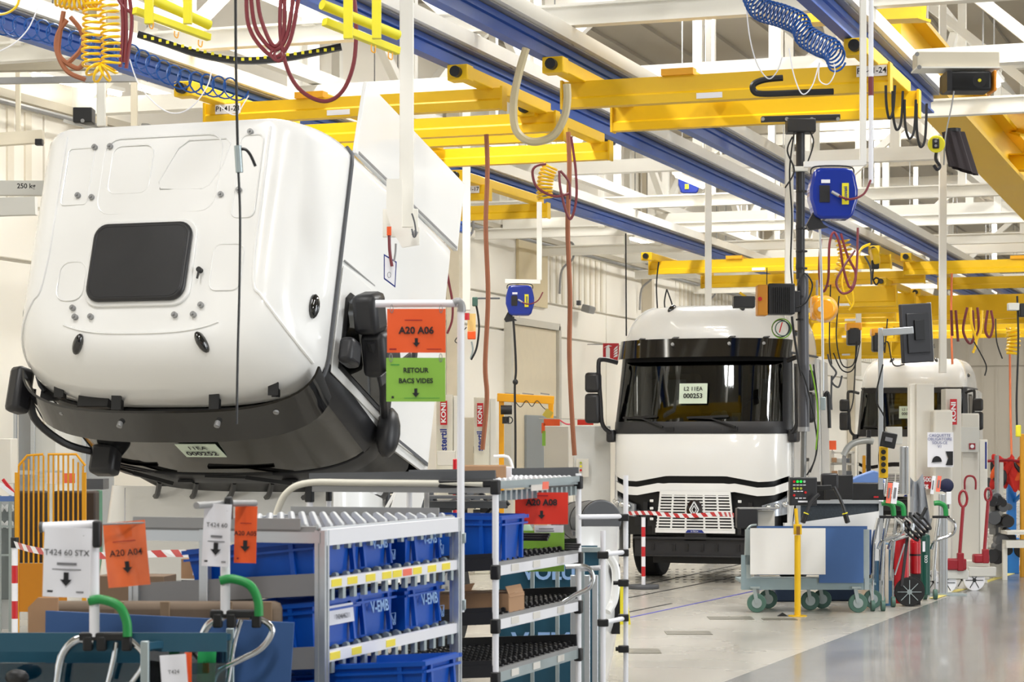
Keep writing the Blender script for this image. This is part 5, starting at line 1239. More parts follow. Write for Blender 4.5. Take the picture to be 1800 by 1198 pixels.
for q in ([(1396, 232), (1388, 300), (1392, 380), (1390, 470), (1398, 540)], [(1420, 225), (1430, 250), (1418, 290)], [(1393, 240), (1384, 265), (1396, 300), (1380, 330)], [(1400, 540), (1418, 530), (1428, 500), (1414, 480), (1402, 500)], [(1403, 640), (1416, 670), (1432, 740), (1436, 790), (1424, 830)], [(1430, 640), (1438, 720), (1434, 800), (1418, 835)]):
    rope(MB(), q, DM-.08, .008).build('cable', black, t, world=True)
rope(MB(), [(1424, 640), (1434, 690), (1438, 740), (1434, 790)], DM-.1, .007).build('green_cable', M('cable_green', (120, 170, 40), .5), t, world=True)
t = thing('control_box', 'black ribbed controller with orange side unit on the lift mast', 'controller', P(1370, 527, DM-.1))
MB().box(P(1372, 526, DM-.05), (.25, .2, .29), TH).build('case', satin_black, t, world=True, bevel=.01)
for i in range(9): MB().box(P(1361+i*3.4, 527, DM-.16), (.008, .03, .24), TH).build('rib', black, t, world=True, smooth=False)
MB().box(P(1339, 528, DM-.05), (.10, .18, .29), TH).build('orange_unit', M('unit_orange', (206, 136, 36), .4), t, world=True, bevel=.012)
MB().cyl(P(1336, 525, DM-.15), P(1336, 525, DM-.17), .02, 14).build('knob', red, t, world=True)
MB().bar(P(1348, 500, DM-.05), P(1348, 470, DM-.05), .008, .008).build('antenna', black, t, world=True)
MB().box(P(1398, 530, DM-.03), (.08, .1, .2), TH).build('bracket', satin_black, t, world=True, bevel=.006)
t = thing('cable_coil', 'coil of thin green and black cable under the ribbed controller', 'cable', P(1373, 576, DM-.1))
for r_, mt, dx in ((15, black, 0), (17, M('cable_green', (120, 170, 40), .5), 2), (13, dgreen, 4)):
    MB().tube([P(1372+dx+r_*math.cos(a_), 577+r_*math.sin(a_), DM-.1) for a_ in [i*PI/14 for i in range(28)]], .006, 6, True).build('ring', mt, t, world=True)
MB().bar(P(1375, 566, DM-.12), P(1370, 584, DM-.12), .01, .01).build('tag', red, t, world=True)
rope(MB(), [(1392, 556), (1396, 590), (1404, 640), (1408, 660)], DM-.12, .012).build('lead', black, t, world=True)
t = thing('push_button_box', 'black push button panel with green lamps at the foot of the lift mast', 'control panel', P(1410, 864, DM-.2))
MB().box(P(1411, 863, DM-.2), (.26, .08, .265), TH+.1).build('case', satin_black, t, world=True, bevel=.01)
BG = M('lamp_green', (20, 220, 60), .3, 0, 0, emit=1.0); BR = M('lamp_red', (200, 26, 30), .3, 0, 0); BY_ = M('lamp_olive', (170, 180, 60), .3, 0, 0)
for (x, y, mt) in ((1387+9, 846, BR), (1402, 846, BG), (1408, 846, BG), (1414, 846, M('lamp_grey', (170, 190, 180), .3, 0, 0)), (1396, 858, BY_), (1402, 858, BY_), (1408, 858, BY_), (1396, 870, BR), (1416, 865, BR)):
    MB().cyl(P(x, y, DM-.23), P(x, y, DM-.26), .012, 12).build('button', mt, t, world=True)
for (x, y) in ((1396, 852), (1402, 852), (1408, 852), (1414, 852), (1397, 863), (1403, 863), (1409, 863), (1400, 875), (1407, 875), (1414, 875)): MB().box(P(x, y, DM-.245), (.025, .01, .008), TH+.1).build('caption_strip', paper, t, world=True)
MB().box(P(1411, 881, DM-.245), (.09, .01, .015), TH+.1).build('caption_strip', paper, t, world=True)
t = thing('handle_tool', 'black two-handled manipulator beside the push button panel', 'tool', P(1450, 860, DM-.2))
MB().bar(P(1422, 858, DM-.15), P(1462, 856, DM-.15), .05, .05).build('cross_arm', black, t, world=True, bevel=.008)
MB().box(P(1458, 846, DM-.1), (.16, .1, .16), TH).build('head', satin_black, t, world=True, bevel=.02)
for (a_, b_, c_) in (((1440, 868), (1424, 884), (1411, 918)), ((1466, 855), (1480, 884), (1490, 918))):
    rope(MB(), [a_, b_, c_], DM-.3, .016, 8, 4).build('arm', satin_black, t, world=True)
    pa, pb = P(*c_, DM-.3), P(lerp(c_[0], b_[0], .45), lerp(c_[1], b_[1], .45), DM-.3)
    MB().cyl(pa, pb, .025, 12).build('grip', black, t, world=True); MB().cyl(pb, pb+(pb-pa)*.12, .026, 12).build('grip_ring', lyellow, t, world=True)
    MB().cyl(pa, pa-(pb-pa)*.08, .018, 12).build('grip_end', grey, t, world=True)
t = thing('black_screen', 'black flat screens and case on the bench behind the speckled panel', 'screen', P(1475, 858, 23.2))
MB().box(P(1474, 856, 23.2), (.30, .05, .26), TH).build('panel', black, t, world=True, bevel=.008)
MB().box(P(1443, 862, 23.4), (.2, .05, .2), TH).build('panel', black, t, world=True, bevel=.008)
MB().box(P(1522, 863, 23.5), (.34, .3, .18), TH).build('case', black, t, world=True, bevel=.01)
MB().box(P(1540, 873, 23.3), (.05, .01, .015), TH).build('red_mark', red, t, world=True)
t = thing('blue_tub', 'blue plastic tub lid tilted behind the black case', 'tub', P(1520, 842, 24))
MB().prism([(-.22, -.05), (.2, -.05), (.16, .06), (.08, .085), (-.1, .02)], 'y', -.1, .1, Matrix.Translation(P(1521, 840, 24)) @ Matrix.Rotation(TH, 4, 'Z')).build('lid', M('tub_blue', (90, 120, 176), .4), t, world=True, bevel=.01)
# ------------------------------------------------------------------ other hanging gear
hoses('torque_tool', 'chrome rod with black air line hanging right of the lift mast', 'tool', [[(1441, 400), (1444, 500), (1446, 600), (1446, 700)]], 20, .012, chrome, part='rod')
t = thing('air_hose', 'black air hose sleeve hanging past the side of truck 253', 'hose', P(1455, 690, 20))
MB().box(P(1446, 709, 20), (.05, .05, .12), TH).build('coupling', zinc, t, world=True, bevel=.006); rope(MB(), [(1448, 698), (1455, 690), (1457, 720), (1458, 752)], 20, .018).build('sleeve', black, t, world=True)
t = thing('load_balancer', 'orange-yellow spring balancer right of the lift mast', 'balancer', P(1447, 543, 22))
MB().cyl(P(1449, 543, 22), P(1449, 543, 21.8), .14, 26, r2=.11).build('drum', M('balancer_orange', (246, 166, 24), .3, coat=.4), t, world=True, bevel=.02)
MB().box(P(1434, 541, 22), (.10, .2, .24), TH).build('side_cover', M('balancer_orange', (246, 166, 24), .3, coat=.4), t, world=True, bevel=.03)
MB().cyl(P(1442, 543, 21.8), P(1442, 543, 21.77), .025, 12).build('centre_cap', lgrey, t, world=True)
MB().cyl(P(1436, 520, 22), P(1436, 492, 22), .012, 8).build('suspension', grey, t, world=True)
t = thing('antenna_box', 'small black box on a bracket above the roof of truck 253', 'box', P(1307, 531, 27))
MB().box(P(1307, 531, 27), (.26, .2, .14), TH).build('case', satin_black, t, world=True, bevel=.01); MB().bar(P(1300, 514, 27), P(1314, 524, 27), .03, .03).build('bracket', yellow, t, world=True)
hoses('cable', 'thin cables dropping onto the roof of truck 253', 'cable', [[(1158, 460), (1154, 500), (1156, 550)], [(1172, 508), (1168, 530), (1170, 550)], [(1172, 508), (1180, 530), (1186, 552)], [(1100, 410), (1101, 590)]], 30, .01, black)
hoses('cable', 'dark cables looping under the far yellow bridges', 'cable', [[(1460, 500), (1458, 600), (1462, 640)], [(1475, 520), (1470, 590), (1480, 640), (1500, 640), (1508, 600)], [(1465, 620), (1480, 650), (1500, 648), (1512, 600)], [(1545, 620), (1560, 600), (1570, 640), (1590, 640)], [(1505, 600), (1500, 700), (1490, 730)], [(1560, 560), (1555, 620)], [(1750, 560), (1752, 600), (1762, 630)], [(1712, 600), (1733, 640), (1731, 660)]], 32, .010, black)
hoses('cable', 'grey cables and connectors hanging below the last bridge, centre right', 'cable', [[(1455, 622), (1460, 640), (1470, 655), (1462, 670), (1474, 680), (1480, 660)], [(1462, 660), (1461, 700), (1462, 720)], [(1400, 395), (1402, 440), (1400, 470)], [(1520, 450), (1530, 470), (1532, 500)]], 31, .014, dgrey)
t = thing('pendant_control', 'black and grey pendant control at the far right edge', 'control', P(1783, 541, 26))
MB().box(P(1781, 539, 26), (.13, .1, .09), TH).build('case', lgrey, t, world=True, bevel=.01); MB().box(P(1797, 545, 26), (.07, .1, .16), TH).build('motor', black, t, world=True, bevel=.01)
rope(MB(), [(1788, 520), (1790, 600), (1787, 700), (1788, 760)], 26, .012).build('cable', black, t, world=True)
MB().box(P(1790, 757, 26), (.06, .05, .14), TH).build('yellow_grip', lyellow, t, world=True, bevel=.012)
t = thing('chain_motor', 'yellow chain hoist body hanging near the right bundle', 'hoist', P(1541, 448, 30))
MB().cyl(P(1544, 449, 30), P(1532, 452, 30), .12, 18).build('body', hose_yellow, t, world=True, bevel=.02); MB().box(P(1538, 465, 30), (.10, .1, .12), TH).build('limit_block', black, t, world=True, bevel=.01)
rope(MB(), [(1536, 460), (1534, 490), (1540, 488), (1546, 492), (1540, 500), (1535, 492)], 30, .012).build('hook', black, t, world=True)
for k, (x, y, w_, h_, lab) in enumerate([(1500, 590, .2, .3, 'black motor unit under the lowest bridge, left one'), (1543, 600, .18, .32, 'black motor unit under the lowest bridge, beside the monitor arm')]):
    t = thing('motor_unit', lab, 'motor', P(x, y, 34)); MB().box(P(x, y, 34), (w_, .2, h_), TH).build('case', satin_black, t, world=True, bevel=.03); MB().box(P(x, y-16, 34), (w_*1.2, .2, .12), TH).build('orange_cap', M('balancer_orange', (246, 166, 24), .3), t, world=True, bevel=.02)
# pendant on the left wall side
t = thing('wall_hoist_control', 'orange crane control hanging on a thin pole before the cream wall', 'control', P(829, 590, 24))
MB().box(P(829, 589, 24), (.09, .06, .09), TH).build('case', orange, t, world=True, bevel=.01); MB().box(P(829, 567, 24.1), (.09, .01, .20), TH).build('tag', M('tag_yellow', (240, 206, 130), .5), t, world=True)
MB().cyl(P(821, 562, 24), P(821, 550, 24), .028, 12).build('beacon', red, t, world=True); MB().box(P(835, 530, 24), (.06, .06, .10), TH).build('socket', dgreen, t, world=True, bevel=.01)
rope(MB(), [(836, 530), (842, 570), (838, 610), (828, 632)], 24, .012).build('hose', black, t, world=True); rope(MB(), [(829, 600), (831, 615), (827, 630)], 24, .01).build('lead', zinc, t, world=True)
MB().cyl(P(836, 524, 24), P(878, 524, 24.2), .01, 8).build('arm', dgrey, t, world=True); rope(MB(), [(820, 575), (806, 590), (800, 600), (812, 605)], 24, .006).build('wire', black, t, world=True)
hoses('air_hose', 'black air line dropping from the small blue reel', 'hose', [[(902, 556), (905, 600), (907, 650), (905, 680), (906, 760), (906, 835)]], 26, .014, black, part='line')
o = [q for q in D.objects if q.get('label', '').startswith('black air line dropping')][0]
MB().sph(P(906, 671, 26), .035, 10, 8).build('stop_ball', black, o, world=True)
t = thing('hang_tag', 'white framed tag on a chain in front of the tilted cab door', 'tag', P(686, 475, 15.3))
MB().prism([(-.045, .115), (.045, .06), (.035, -.12), (-.045, -.06)], 'y', -.004, .004, Matrix.Translation(P(686, 475, 15.3)) @ Matrix.Rotation(TH, 4, 'Z')).build('frame', ink_b, t, world=True, smooth=False)
MB().prism([(-.038, .10), (.038, .053), (.03, -.105), (-.038, -.053)], 'y', -.008, -.004, Matrix.Translation(P(686, 475, 15.3)) @ Matrix.Rotation(TH, 4, 'Z')).build('card', paper, t, world=True, smooth=False)
MB().tube([P(684+3*math.cos(a_), 483+5*math.sin(a_), 15.26) for a_ in [i*PI/6 for i in range(12)]], .0015, 5, True).build('printed_mark', ink, t, world=True)
rope(MB(), [(696, 428), (695, 445), (692, 462)], 15.3, .008).build('chain', grey, t, world=True); rope(MB(), [(684, 410), (685, 440), (689, 468)], 15.25, .012).build('hose_end', hose_red, t, world=True); MB().box(P(684, 406, 15.25), (.03, .03, .06), TH).build('orange_clip', orange, t, world=True)
# ------------------------------------------------------------------ big monitor on its arm, right
t = thing('monitor', 'large dark flat monitor seen from behind on an aluminium arm', 'monitor', P(1612, 586, 22))
yw = TH+math.radians(32); c = P(1613, 585, 22)
Rm = Matrix.Translation(c) @ Matrix.Rotation(yw, 4, 'Z') @ Matrix.Rotation(math.radians(-4), 4, 'Y')
MB().box((0, .02, 0), (.40, .05, .59)).build('back_shell', M('monitor_back', (44, 44, 48), .5), t, T=Matrix.Translation(-Vector(t.location)) @ Rm, bevel=.01)
MB().box((.20, .03, 0), (.012, .05, .60)).build('bezel', lgrey, t, T=Matrix.Translation(-Vector(t.location)) @ Rm)
MB().box((0, -.012, .0), (.30, .02, .40)).build('rear_cover', satin_black, t, T=Matrix.Translation(-Vector(t.location)) @ Rm, bevel=.008)
MB().box((-.0, -.03, .03), (.13, .02, .20)).build('mount_plate', black, t, T=Matrix.Translation(-Vector(t.location)) @ Rm, bevel=.004)
MB().bar(P(1550, 584, 21.8), P(1605, 580, 21.8), .06, .07).build('arm', alu, t, world=True, bevel=.006)
t = thing('aluminium_post', 'thin aluminium post carrying the monitor arm', 'post', P(1548, 800, 21.9))
MB().box((P(1548, 576, 21.9)+P(1548, 860, 21.9))/2, (.045, .045, 284*21.9/F), TH).build('profile', alu, t, world=True, bevel=.003)
rope(MB(), [(1552, 640), (1540, 700), (1556, 740), (1545, 800), (1550, 835)], 21.7, .008).build('cable', black, t, world=True)
t = thing('socket_strip', 'yellow socket strip with black outlets on the aluminium post', 'socket strip', P(1553, 812, 21.6))
MB().box(P(1553, 812, 21.6), (.085, .05, .31), TH).build('body', M('strip_yellow', (232, 184, 20), .4), t, world=True, bevel=.01)
for y in (794, 805, 816, 827): MB().cyl(P(1553, y, 21.57), P(1553, y, 21.53), .024, 14).build('outlet', black, t, world=True)
t = thing('tablet', 'small black tablet tilted on the aluminium post', 'tablet', P(1562, 772, 21.5))
MB().box(P(1562, 773, 21.5), (.15, .03, .15), R=rz(TH) @ Matrix.Rotation(math.radians(12), 3, 'Y')).build('case', black, t, world=True, bevel=.01)
MB().box(P(1562, 772, 21.48), (.07, .03, .04), R=rz(TH) @ Matrix.Rotation(math.radians(12), 3, 'Y')).build('printed_mark', ink_g, t, world=True)
t = thing('white_cabinet_top', 'white louvred box behind the black tablet', 'box', P(1570, 765, 22.6))
MB().box(P(1571, 765, 22.7), (.16, .1, .18), TH).build('case', lgrey, t, world=True, bevel=.006)
t = thing('aluminium_post', 'wide aluminium post right of the socket strip', 'post', P(1590, 830, 22.3))
MB().box(P(1589, 826, 22.3), (.085, .06, .48), TH).build('profile', alu, t, world=True, bevel=.004)
for x in (1585, 1593): MB().box(P(x, 826, 22.26), (.012, .01, .48), TH).build('groove', grey, t, world=True)
# ------------------------------------------------------------------ lift columns on the right
LC = M('lift_column_grey', (212, 208, 198), .45, 0, .03, 2)
def up_box(par, name, px0, px1, ytop, d, depth, mat, zb=0.0, ybot=None, bevel=.01):
    a_ = P(px0, ytop, d); b_ = P(px1, ytop, d); z0 = zb if ybot is None else P(px0, ybot, d).z
    c = (a_+b_)/2+FW*depth/2; return MB().box(Vector((c.x, c.y, (a_.z+z0)/2)), ((b_-a_).length, depth, a_.z-z0), TH).build(name, mat, par, world=True, bevel=bevel)
def koni(par, px, y0, y1, w_, d, full=True):
    k = d/F; yk = lerp(y0, y1, .47) if full else y1
    c = P(px, (y0+yk)/2, d); MB().box(c, (w_*k, .012, (yk-y0)*k), TH).build('red_label', red, par, world=True)
    text('KONI', w_*k*.95, par, wmat(par).inverted() @ (c-FW*.012), TH, ink_w, rot=(PI/2, -PI/2, TH), bold=.03, name='label_lettering', sx=1.25)
    if full:
        c = P(px, (yk+y1)/2+2, d); text('stertil', w_*k*1.35, par, wmat(par).inverted() @ (c-FW*.006), TH, ink_b, rot=(PI/2, -PI/2, TH), bold=.03, name='label_lettering')
def wheel(par, c, r, wd, mat, hub=grey, spokes=0, yaw=TH):
    ax = rz(yaw) @ Vector((1, 0, 0)) if False else rz(yaw) @ Vector((0, 1, 0))
    w_ = MB().cyl(c-ax*wd/2, c+ax*wd/2, r, 32).build('wheel', mat, par, world=True, bevel=.006)
    h = MB().cyl(c-ax*(wd/2+.006), c-ax*(wd/2-.01), r*.18, 14).build('hub', hub, w_, world=True)
    for i in range(spokes):
        a_ = i*2*PI/spokes; q = rz(yaw) @ Vector((math.cos(a_), 0, math.sin(a_))); MB().bar(c-ax*(wd/2+.003)+q*r*.15, c-ax*(wd/2+.003)+q*r*.82, .01, .008).build('spoke', hub, w_, world=True)
    return w_
t = thing('lift_column', 'tall grey lift column with the 7500 kg plate, left of two', 'lift', flat(1625, 900, 27.6))
up_box(t, 'column', 1611, 1642, 674, 27.6, .30, LC); up_box(t, 'side_web', 1600, 1611, 674, 27.7, .2, white)
MB().box(P(1627, 848, 27.5), (.14, .01, .15), TH).build('load_plate', red, t, world=True)
text('7500', .075, t, wmat(t).inverted() @ P(1627, 843, 27.47), TH, ink_w, bold=.03); text('kg', .075, t, wmat(t).inverted() @ P(1627, 853, 27.47), TH, ink_w, bold=.03)
t = thing('lift_column', 'grey lift column with red vertical label behind the paper notice', 'lift', flat(1675, 900, 28.2))
up_box(t, 'column', 1662, 1690, 683, 28.2, .3, LC); koni(t, 1676, 701, 746, 12, 28.1, False)
up_box(t, 'motor_cover', 1641, 1675, 720, 27.4, .25, LC, bevel=.03)
t = thing('paper_notice', 'white paper notice with black cap pictogram on the lift column', 'notice', P(1653, 790, 27.2))
MB().box(P(1653, 790, 27.2), (.32, .006, .43), TH).build('sheet', paper, t, world=True)
for k, (s_, y) in enumerate((('CASQUETTE', 765), ('OBLIGATOIRE', 771.5), ('SOUS-CE', 778), ('V1', 784.5))): text(s_, .048, t, wmat(t).inverted() @ P(1652, y, 27.18), TH, ink_b, bold=.0)
MB().prism([(.06*math.cos(i*PI/10), .07*math.sin(i*PI/10)) for i in range(11)]+[(-.07, -.01)], 'y', -.002, .002, Matrix.Translation(P(1647, 811, 27.18)) @ Matrix.Rotation(TH, 4, 'Z')).build('cap_picture', ink, t, world=True, smooth=False)
MB().prism([(-.04, .085), (.05, .085), (.05, -.085), (-.04, -.085), (-.01, 0)], 'y', -.002, .002, Matrix.Translation(P(1668, 805, 27.18)) @ Matrix.Rotation(TH, 4, 'Z')).build('dark_picture', ink, t, world=True, smooth=False)
t = thing('lift_column', 'grey lift column with red U handle, right of two, near pallet lever', 'lift', flat(1707, 900, 28.8))
up_box(t, 'column', 1690, 1722, 726, 28.8, .3, LC, bevel=.02); up_box(t, 'edge_rail', 1722, 1736, 772, 28.9, .2, white); up_box(t, 'base', 1672, 1740, 985, 28.4, .5, LC, zb=.08)
MB().box(P(1704, 772, 28.7), (.26, .01, .33), TH).build('instruction_plate', lgrey, t, world=True, bevel=.004); MB().box(P(1709, 784, 28.68), (.08, .01, .08), TH).build('red_square', dred, t, world=True); MB().cyl(P(1709, 784, 28.67), P(1709, 784, 28.66), .025, 14).build('white_dot', paper, t, world=True)
rope(MB(), [(1696, 860), (1696, 845), (1700, 837), (1710, 837), (1715, 845), (1715, 860)], 28.6, .014, 8).build('u_handle', dred, t, world=True)
for y in (760,): MB().box(P(1688, 795, 28.5), (.02, .02, .45), TH).build('blue_label', ink_b, t, world=True); MB().box(P(1733, 800, 28.6), (.02, .02, .35), TH).build('blue_label', ink_b, t, world=True)
t = thing('aluminium_post', 'thick aluminium floor post between the green-handled cart and the red jack', 'post', flat(1660, 1045, 26.7))
up_box(t, 'profile', 1652, 1666, 868, 26.7, .09, alu, bevel=.006); MB().box(P(1655.5, 955, 26.65)+Vector((0, 0, 0)), (.008, .01, 1.2), TH).build('groove', grey, t, world=True); MB().box(P(1662, 955, 26.65), (.008, .01, 1.2), TH).build('groove', grey, t, world=True)
MB().box(Vector((*P(1659, 1045, 26.75).xy, .012)), (.5, .3, .02), TH).build('foot_plate', zinc, t, world=True)
def jack(label, x0, y0, x1, y1, wx, d, k=1.0):
    t = thing('pallet_jack', label, 'jack', flat(wx, 1030, d))
    rope(MB(), [(x0, y0), (lerp(x0, x1, .5), lerp(y0, y1, .5)), (x1, y1)], d, .022, 8, 4).build('lever', dred, t, world=True)
    MB().tube([P(x0+7*k*math.cos(a_), y0-14*k+14*k*math.sin(a_), d) for a_ in [i*PI/8 for i in range(16)]], .016, 8, True, 1.0).build('loop_handle', dred, t, world=True)
    MB().box(P(x1-6, y1+6, d), (.24*k, .16, .14*k), TH).build('pump', dred, t, world=True, bevel=.02); MB().box(P(x1+2, y1+2, d-.05), (.08, .08, .22*k), TH).build('pump_stem', dred, t, world=True, bevel=.01)
    c = P(wx, 1010, d); c.z = .135; 
    wheel(t, c, .135, .05, white_tube, black, 6)
    wheel(t, c-RT*.10+FW*.25, .135, .05, white_tube, black, 6)
    MB().box(Vector((c.x, c.y, .24))+RT*.1, (.34, .1, .12), TH).build('carriage', lgrey, t, world=True, bevel=.01)
    return t
jack('red pallet jack handle with loop grip, beside the thick aluminium post', 1693, 890, 1686, 985, 1662, 27.0)
jack('second red pallet jack lever nearer the machine parts at right', 1737, 880, 1730, 975, 1712, 27.5, .8)
# ------------------------------------------------------------------ panel cart, yellow post
DC = 24.0; kc = DC/F
t = thing('panel_cart', 'grey steel panel trolley on green castors carrying white and blue boards', 'cart', flat(1430, 1075, DC))
def bx(px0, px1, y0, y1, name, mat, dd=0.0, dep=.03, par=None, bevel=0):
    c = P((px0+px1)/2, (y0+y1)/2, DC+dd); return MB().box(c+FW*dep/2, ((px1-px0)*kc, dep, (y1-y0)*kc), TH).build(name, mat, par or t, world=True, bevel=bevel)
GS = M('cart_steel', (138, 156, 162), .4, .4, .08, 6)
bx(1303, 1520, 1016, 1036, 'base_rail', GS, 0, .05); bx(1303, 1540, 1016, 1036, 'base_rail', GS, .62, .05)
MB().box((P(1411, 1022, DC)+FW*.34), (1.34, .66, .03), TH).build('deck', GS, t, world=True)
bx(1303, 1322, 975, 992, 'bracket', GS); bx(1303, 1312, 992, 1016, 'bracket', GS); bx(1518, 1528, 930, 1036, 'end_post', zinc, 0, .04); bx(1310, 1320, 930, 1016, 'end_post', zinc, 0, .04)
rope(MB(), [(1310, 1000), (1312, 940), (1318, 925), (1330, 922)], DC+.1, .014, 8).build('end_bow', zinc, t, world=True)
bx(1440, 1518, 928, 1024, 'blue_board', ply_blue, -.03, .02); bx(1319, 1451, 928, 1009, 'white_board', board_white, -.06, .02)
for i in range(3): bx(1330+i, 1525+i*4, 924+3*i, 1010, 'stacked_board', board_white if i == 1 else ply_blue, .1+.09*i, .02)
MB().add([P(1405, 918, DC+.5), P(1545, 898, DC+.6), P(1545, 985, DC+.6), P(1405, 985, DC+.5)]+[q+FW*.02 for q in (P(1405, 918, DC+.5), P(1545, 898, DC+.6), P(1545, 985, DC+.6), P(1405, 985, DC+.5))], [(0, 1, 2, 3), (7, 6, 5, 4), (0, 4, 5, 1), (1, 5, 6, 2), (2, 6, 7, 3), (3, 7, 4, 0)]).build('white_board', board_white, t, world=True, smooth=False)
for (px, dd) in ((1330, 0), (1508, 0), (1350, .6), (1424, .35), (1445, .6), (1534, .6)):
    c = flat(px, 1070, DC+dd); c.z = .105
    w_ = MB().cyl(c-FW*.02, c+FW*.02, .105, 26).build('castor', dgreen, t, world=True, bevel=.008)
    MB().cyl(c-FW*.026, c+FW*.026, .055, 16).build('rim', zinc, w_, world=True)
    MB().bar(c-FW*.03, c-FW*.03+UP*.16-RT*.03, .04, .012).build('fork', zinc, w_, world=True); MB().box(c+UP*.17-RT*.02, (.10, .09, .02), TH).build('swivel', zinc, w_, world=True)
t = thing('speckled_panel', 'dark speckled foam panel in an aluminium frame behind the boards', 'panel', P(1475, 900, DC+1.0))
kk = (DC+1)/F
MB().box(P(1475, 920, DC+1.0), (140*kk, .03, 76*kk), TH).build('foam', speck, t, world=True)
for y in (881, 961): MB().box(P(1475, y, DC+.98), (152*kk, .05, .05), TH).build('frame_bar', alu, t, world=True, bevel=.004)
for x in (1403, 1548): MB().box(P(x, 922, DC+.98), (.05, .05, 84*kk), TH).build('frame_bar', alu, t, world=True, bevel=.004)
for x in (1403, 1548): c = P(x, 965, DC+1.0); MB().box(Vector((c.x, c.y, c.z/2)), (.04, .04, c.z), TH).build('leg', alu, t, world=True)
t = thing('blue_case', 'dark blue plastic case standing under the panel trolley', 'case', flat(1385, 1060, 25.5))
up_box(t, 'shell', 1362, 1400, 1030, 25.6, .3, M('case_navy', (24, 44, 70), .5), bevel=.02); up_box(t, 'side', 1444, 1505, 1030, 25.7, .3, M('case_navy', (24, 44, 70), .5), bevel=.02)
t = thing('yellow_post', 'yellow floor post with cut open top in front of the panel trolley', 'post', flat(1402, 1082, 23.5))
a_ = flat(1402, 1082, 23.5); z1 = P(1402, 940, 23.5).z
MB().cyl(a_, Vector((a_.x, a_.y, z1)), .034, 24).build('tube', yellow, t, world=True)
MB().box(Vector((a_.x, a_.y, P(1402, 930, 23.5).z)), (.085, .05, .11), TH).build('clamp_plate', yellow, t, world=True, bevel=.006); MB().box(P(1403, 932, 23.42), (.035, .04, .09), TH).build('slot', M('slot_brown', (120, 80, 20), .5), t, world=True)
MB().cyl(P(1401, 922, 23.5), P(1399, 893, 23.5), .02, 10).build('spout', yellow, t, world=True)
MB().cyl(a_, a_+UP*.01, .10, 20).build('floor_flange', yellow, t, world=True); MB().prism([(-.22, 0), (-.16, .04), (-.10, 0)], 'y', -.02, .02, Matrix.Translation(a_) @ Matrix.Rotation(TH, 4, 'Z')).build('floor_wedge', black, t, world=True)
t = thing('black_box', 'black bumper box at the end of the barrier tape, left of the yellow post', 'box', P(1312, 910, 25.0))
MB().box(P(1312, 910, 25.0), (.235, .2, .23), TH).build('case', satin_black, t, world=True, bevel=.01); MB().box(P(1345, 912, 25.1), (.2, .16, .2), TH).build('cream_side', LC, t, world=True, bevel=.01)
MB().box(P(1330, 893, 25.0), (.42, .2, .02), TH).build('lid', grey, t, world=True, bevel=.004); c = P(1330, 930, 25.0); MB().box(Vector((c.x, c.y, c.z/2)), (.06, .06, c.z), TH).build('stand', grey, t, world=True)
# ------------------------------------------------------------------ barrier posts and tape
def barrier(label, px, ytop, ybase, d, rpx, n, base=True):
    t = thing('barrier_post', label, 'barrier', flat(px, ybase, d), 'red and white barrier posts'); k = d/F
    a_ = P(px, ytop, d); z1 = a_.z; r = rpx*k
    hgt = z1-.03
    for i in range(n): MB().cyl(Vector((a_.x, a_.y, .03+hgt*i/n)), Vector((a_.x, a_.y, .03+hgt*(i+1)/n)), r, 18).build('stripe', red if (n-i) % 2 == 0 else paper, t, world=True)
    MB().cyl(Vector((a_.x, a_.y, z1)), Vector((a_.x, a_.y, z1+.07)), r*1.35, 18).build('reel_head', black, t, world=True)
    MB().cyl(Vector((a_.x, a_.y, .0)), Vector((a_.x, a_.y, .05)), .20, 30).build('base', dgrey, t, world=True, bevel=.012)
    return t
def tape(label, pts, d0, d1, hpx, n):
    t = thing('barrier_tape', label, 'tape', P(pts[0][0], pts[0][1], d0)); N = len(pts)
    q = [P(x, y, lerp(d0, d1, i/(N-1))) for i, (x, y) in enumerate(pts)]; q = spline(q, max(2, n*3//max(1, N-1))); h_ = hpx*d0/F
    L_ = [0]
    for a_, b_ in zip(q, q[1:]): L_.append(L_[-1]+(b_-a_).length)
    def at(s):
        s = min(max(s, 0), L_[-1]-1e-6)
        for i in range(len(q)-1):
            if L_[i+1] >= s: return q[i].lerp(q[i+1], (s-L_[i])/max(1e-9, L_[i+1]-L_[i]))
        return q[-1]
    st = L_[-1]/n
    for i in range(n):
        a0, a1 = at(i*st), at((i+1)*st); b0, b1 = at(i*st+st*.7), at((i+1)*st+st*.7)
        m = MB(); vs = [a0+UP*h_/2, a1+UP*h_/2, b1-UP*h_/2, b0-UP*h_/2]
        m.add(vs+[v+FW*.003 for v in vs], [(0, 1, 2, 3), (7, 6, 5, 4), (0, 4, 5, 1), (1, 5, 6, 2), (2, 6, 7, 3), (3, 7, 4, 0)]); m.build('stripe', red if i % 2 else paper, t, world=True, smooth=False)
barrier('red and white barrier post in front of the left headlamp of truck 253', 1131, 908, 1030, 27.9, 3.6, 7)
tape('red and white barrier tape stretched across the grille of truck 253', [(1098, 902), (1140, 901), (1200, 906), (1262, 903), (1290, 905)], 27.8, 25.2, 7, 30)
barrier('red and white barrier post at the left edge before the yellow gate', 26, 962, 1200, 15.2, 5.5, 9)
tape('red and white tape running left from the far-left post to the racks', [(24, 956), (60, 966), (120, 974), (200, 976), (300, 972), (362, 974)], 15.1, 12.5, 11, 26)
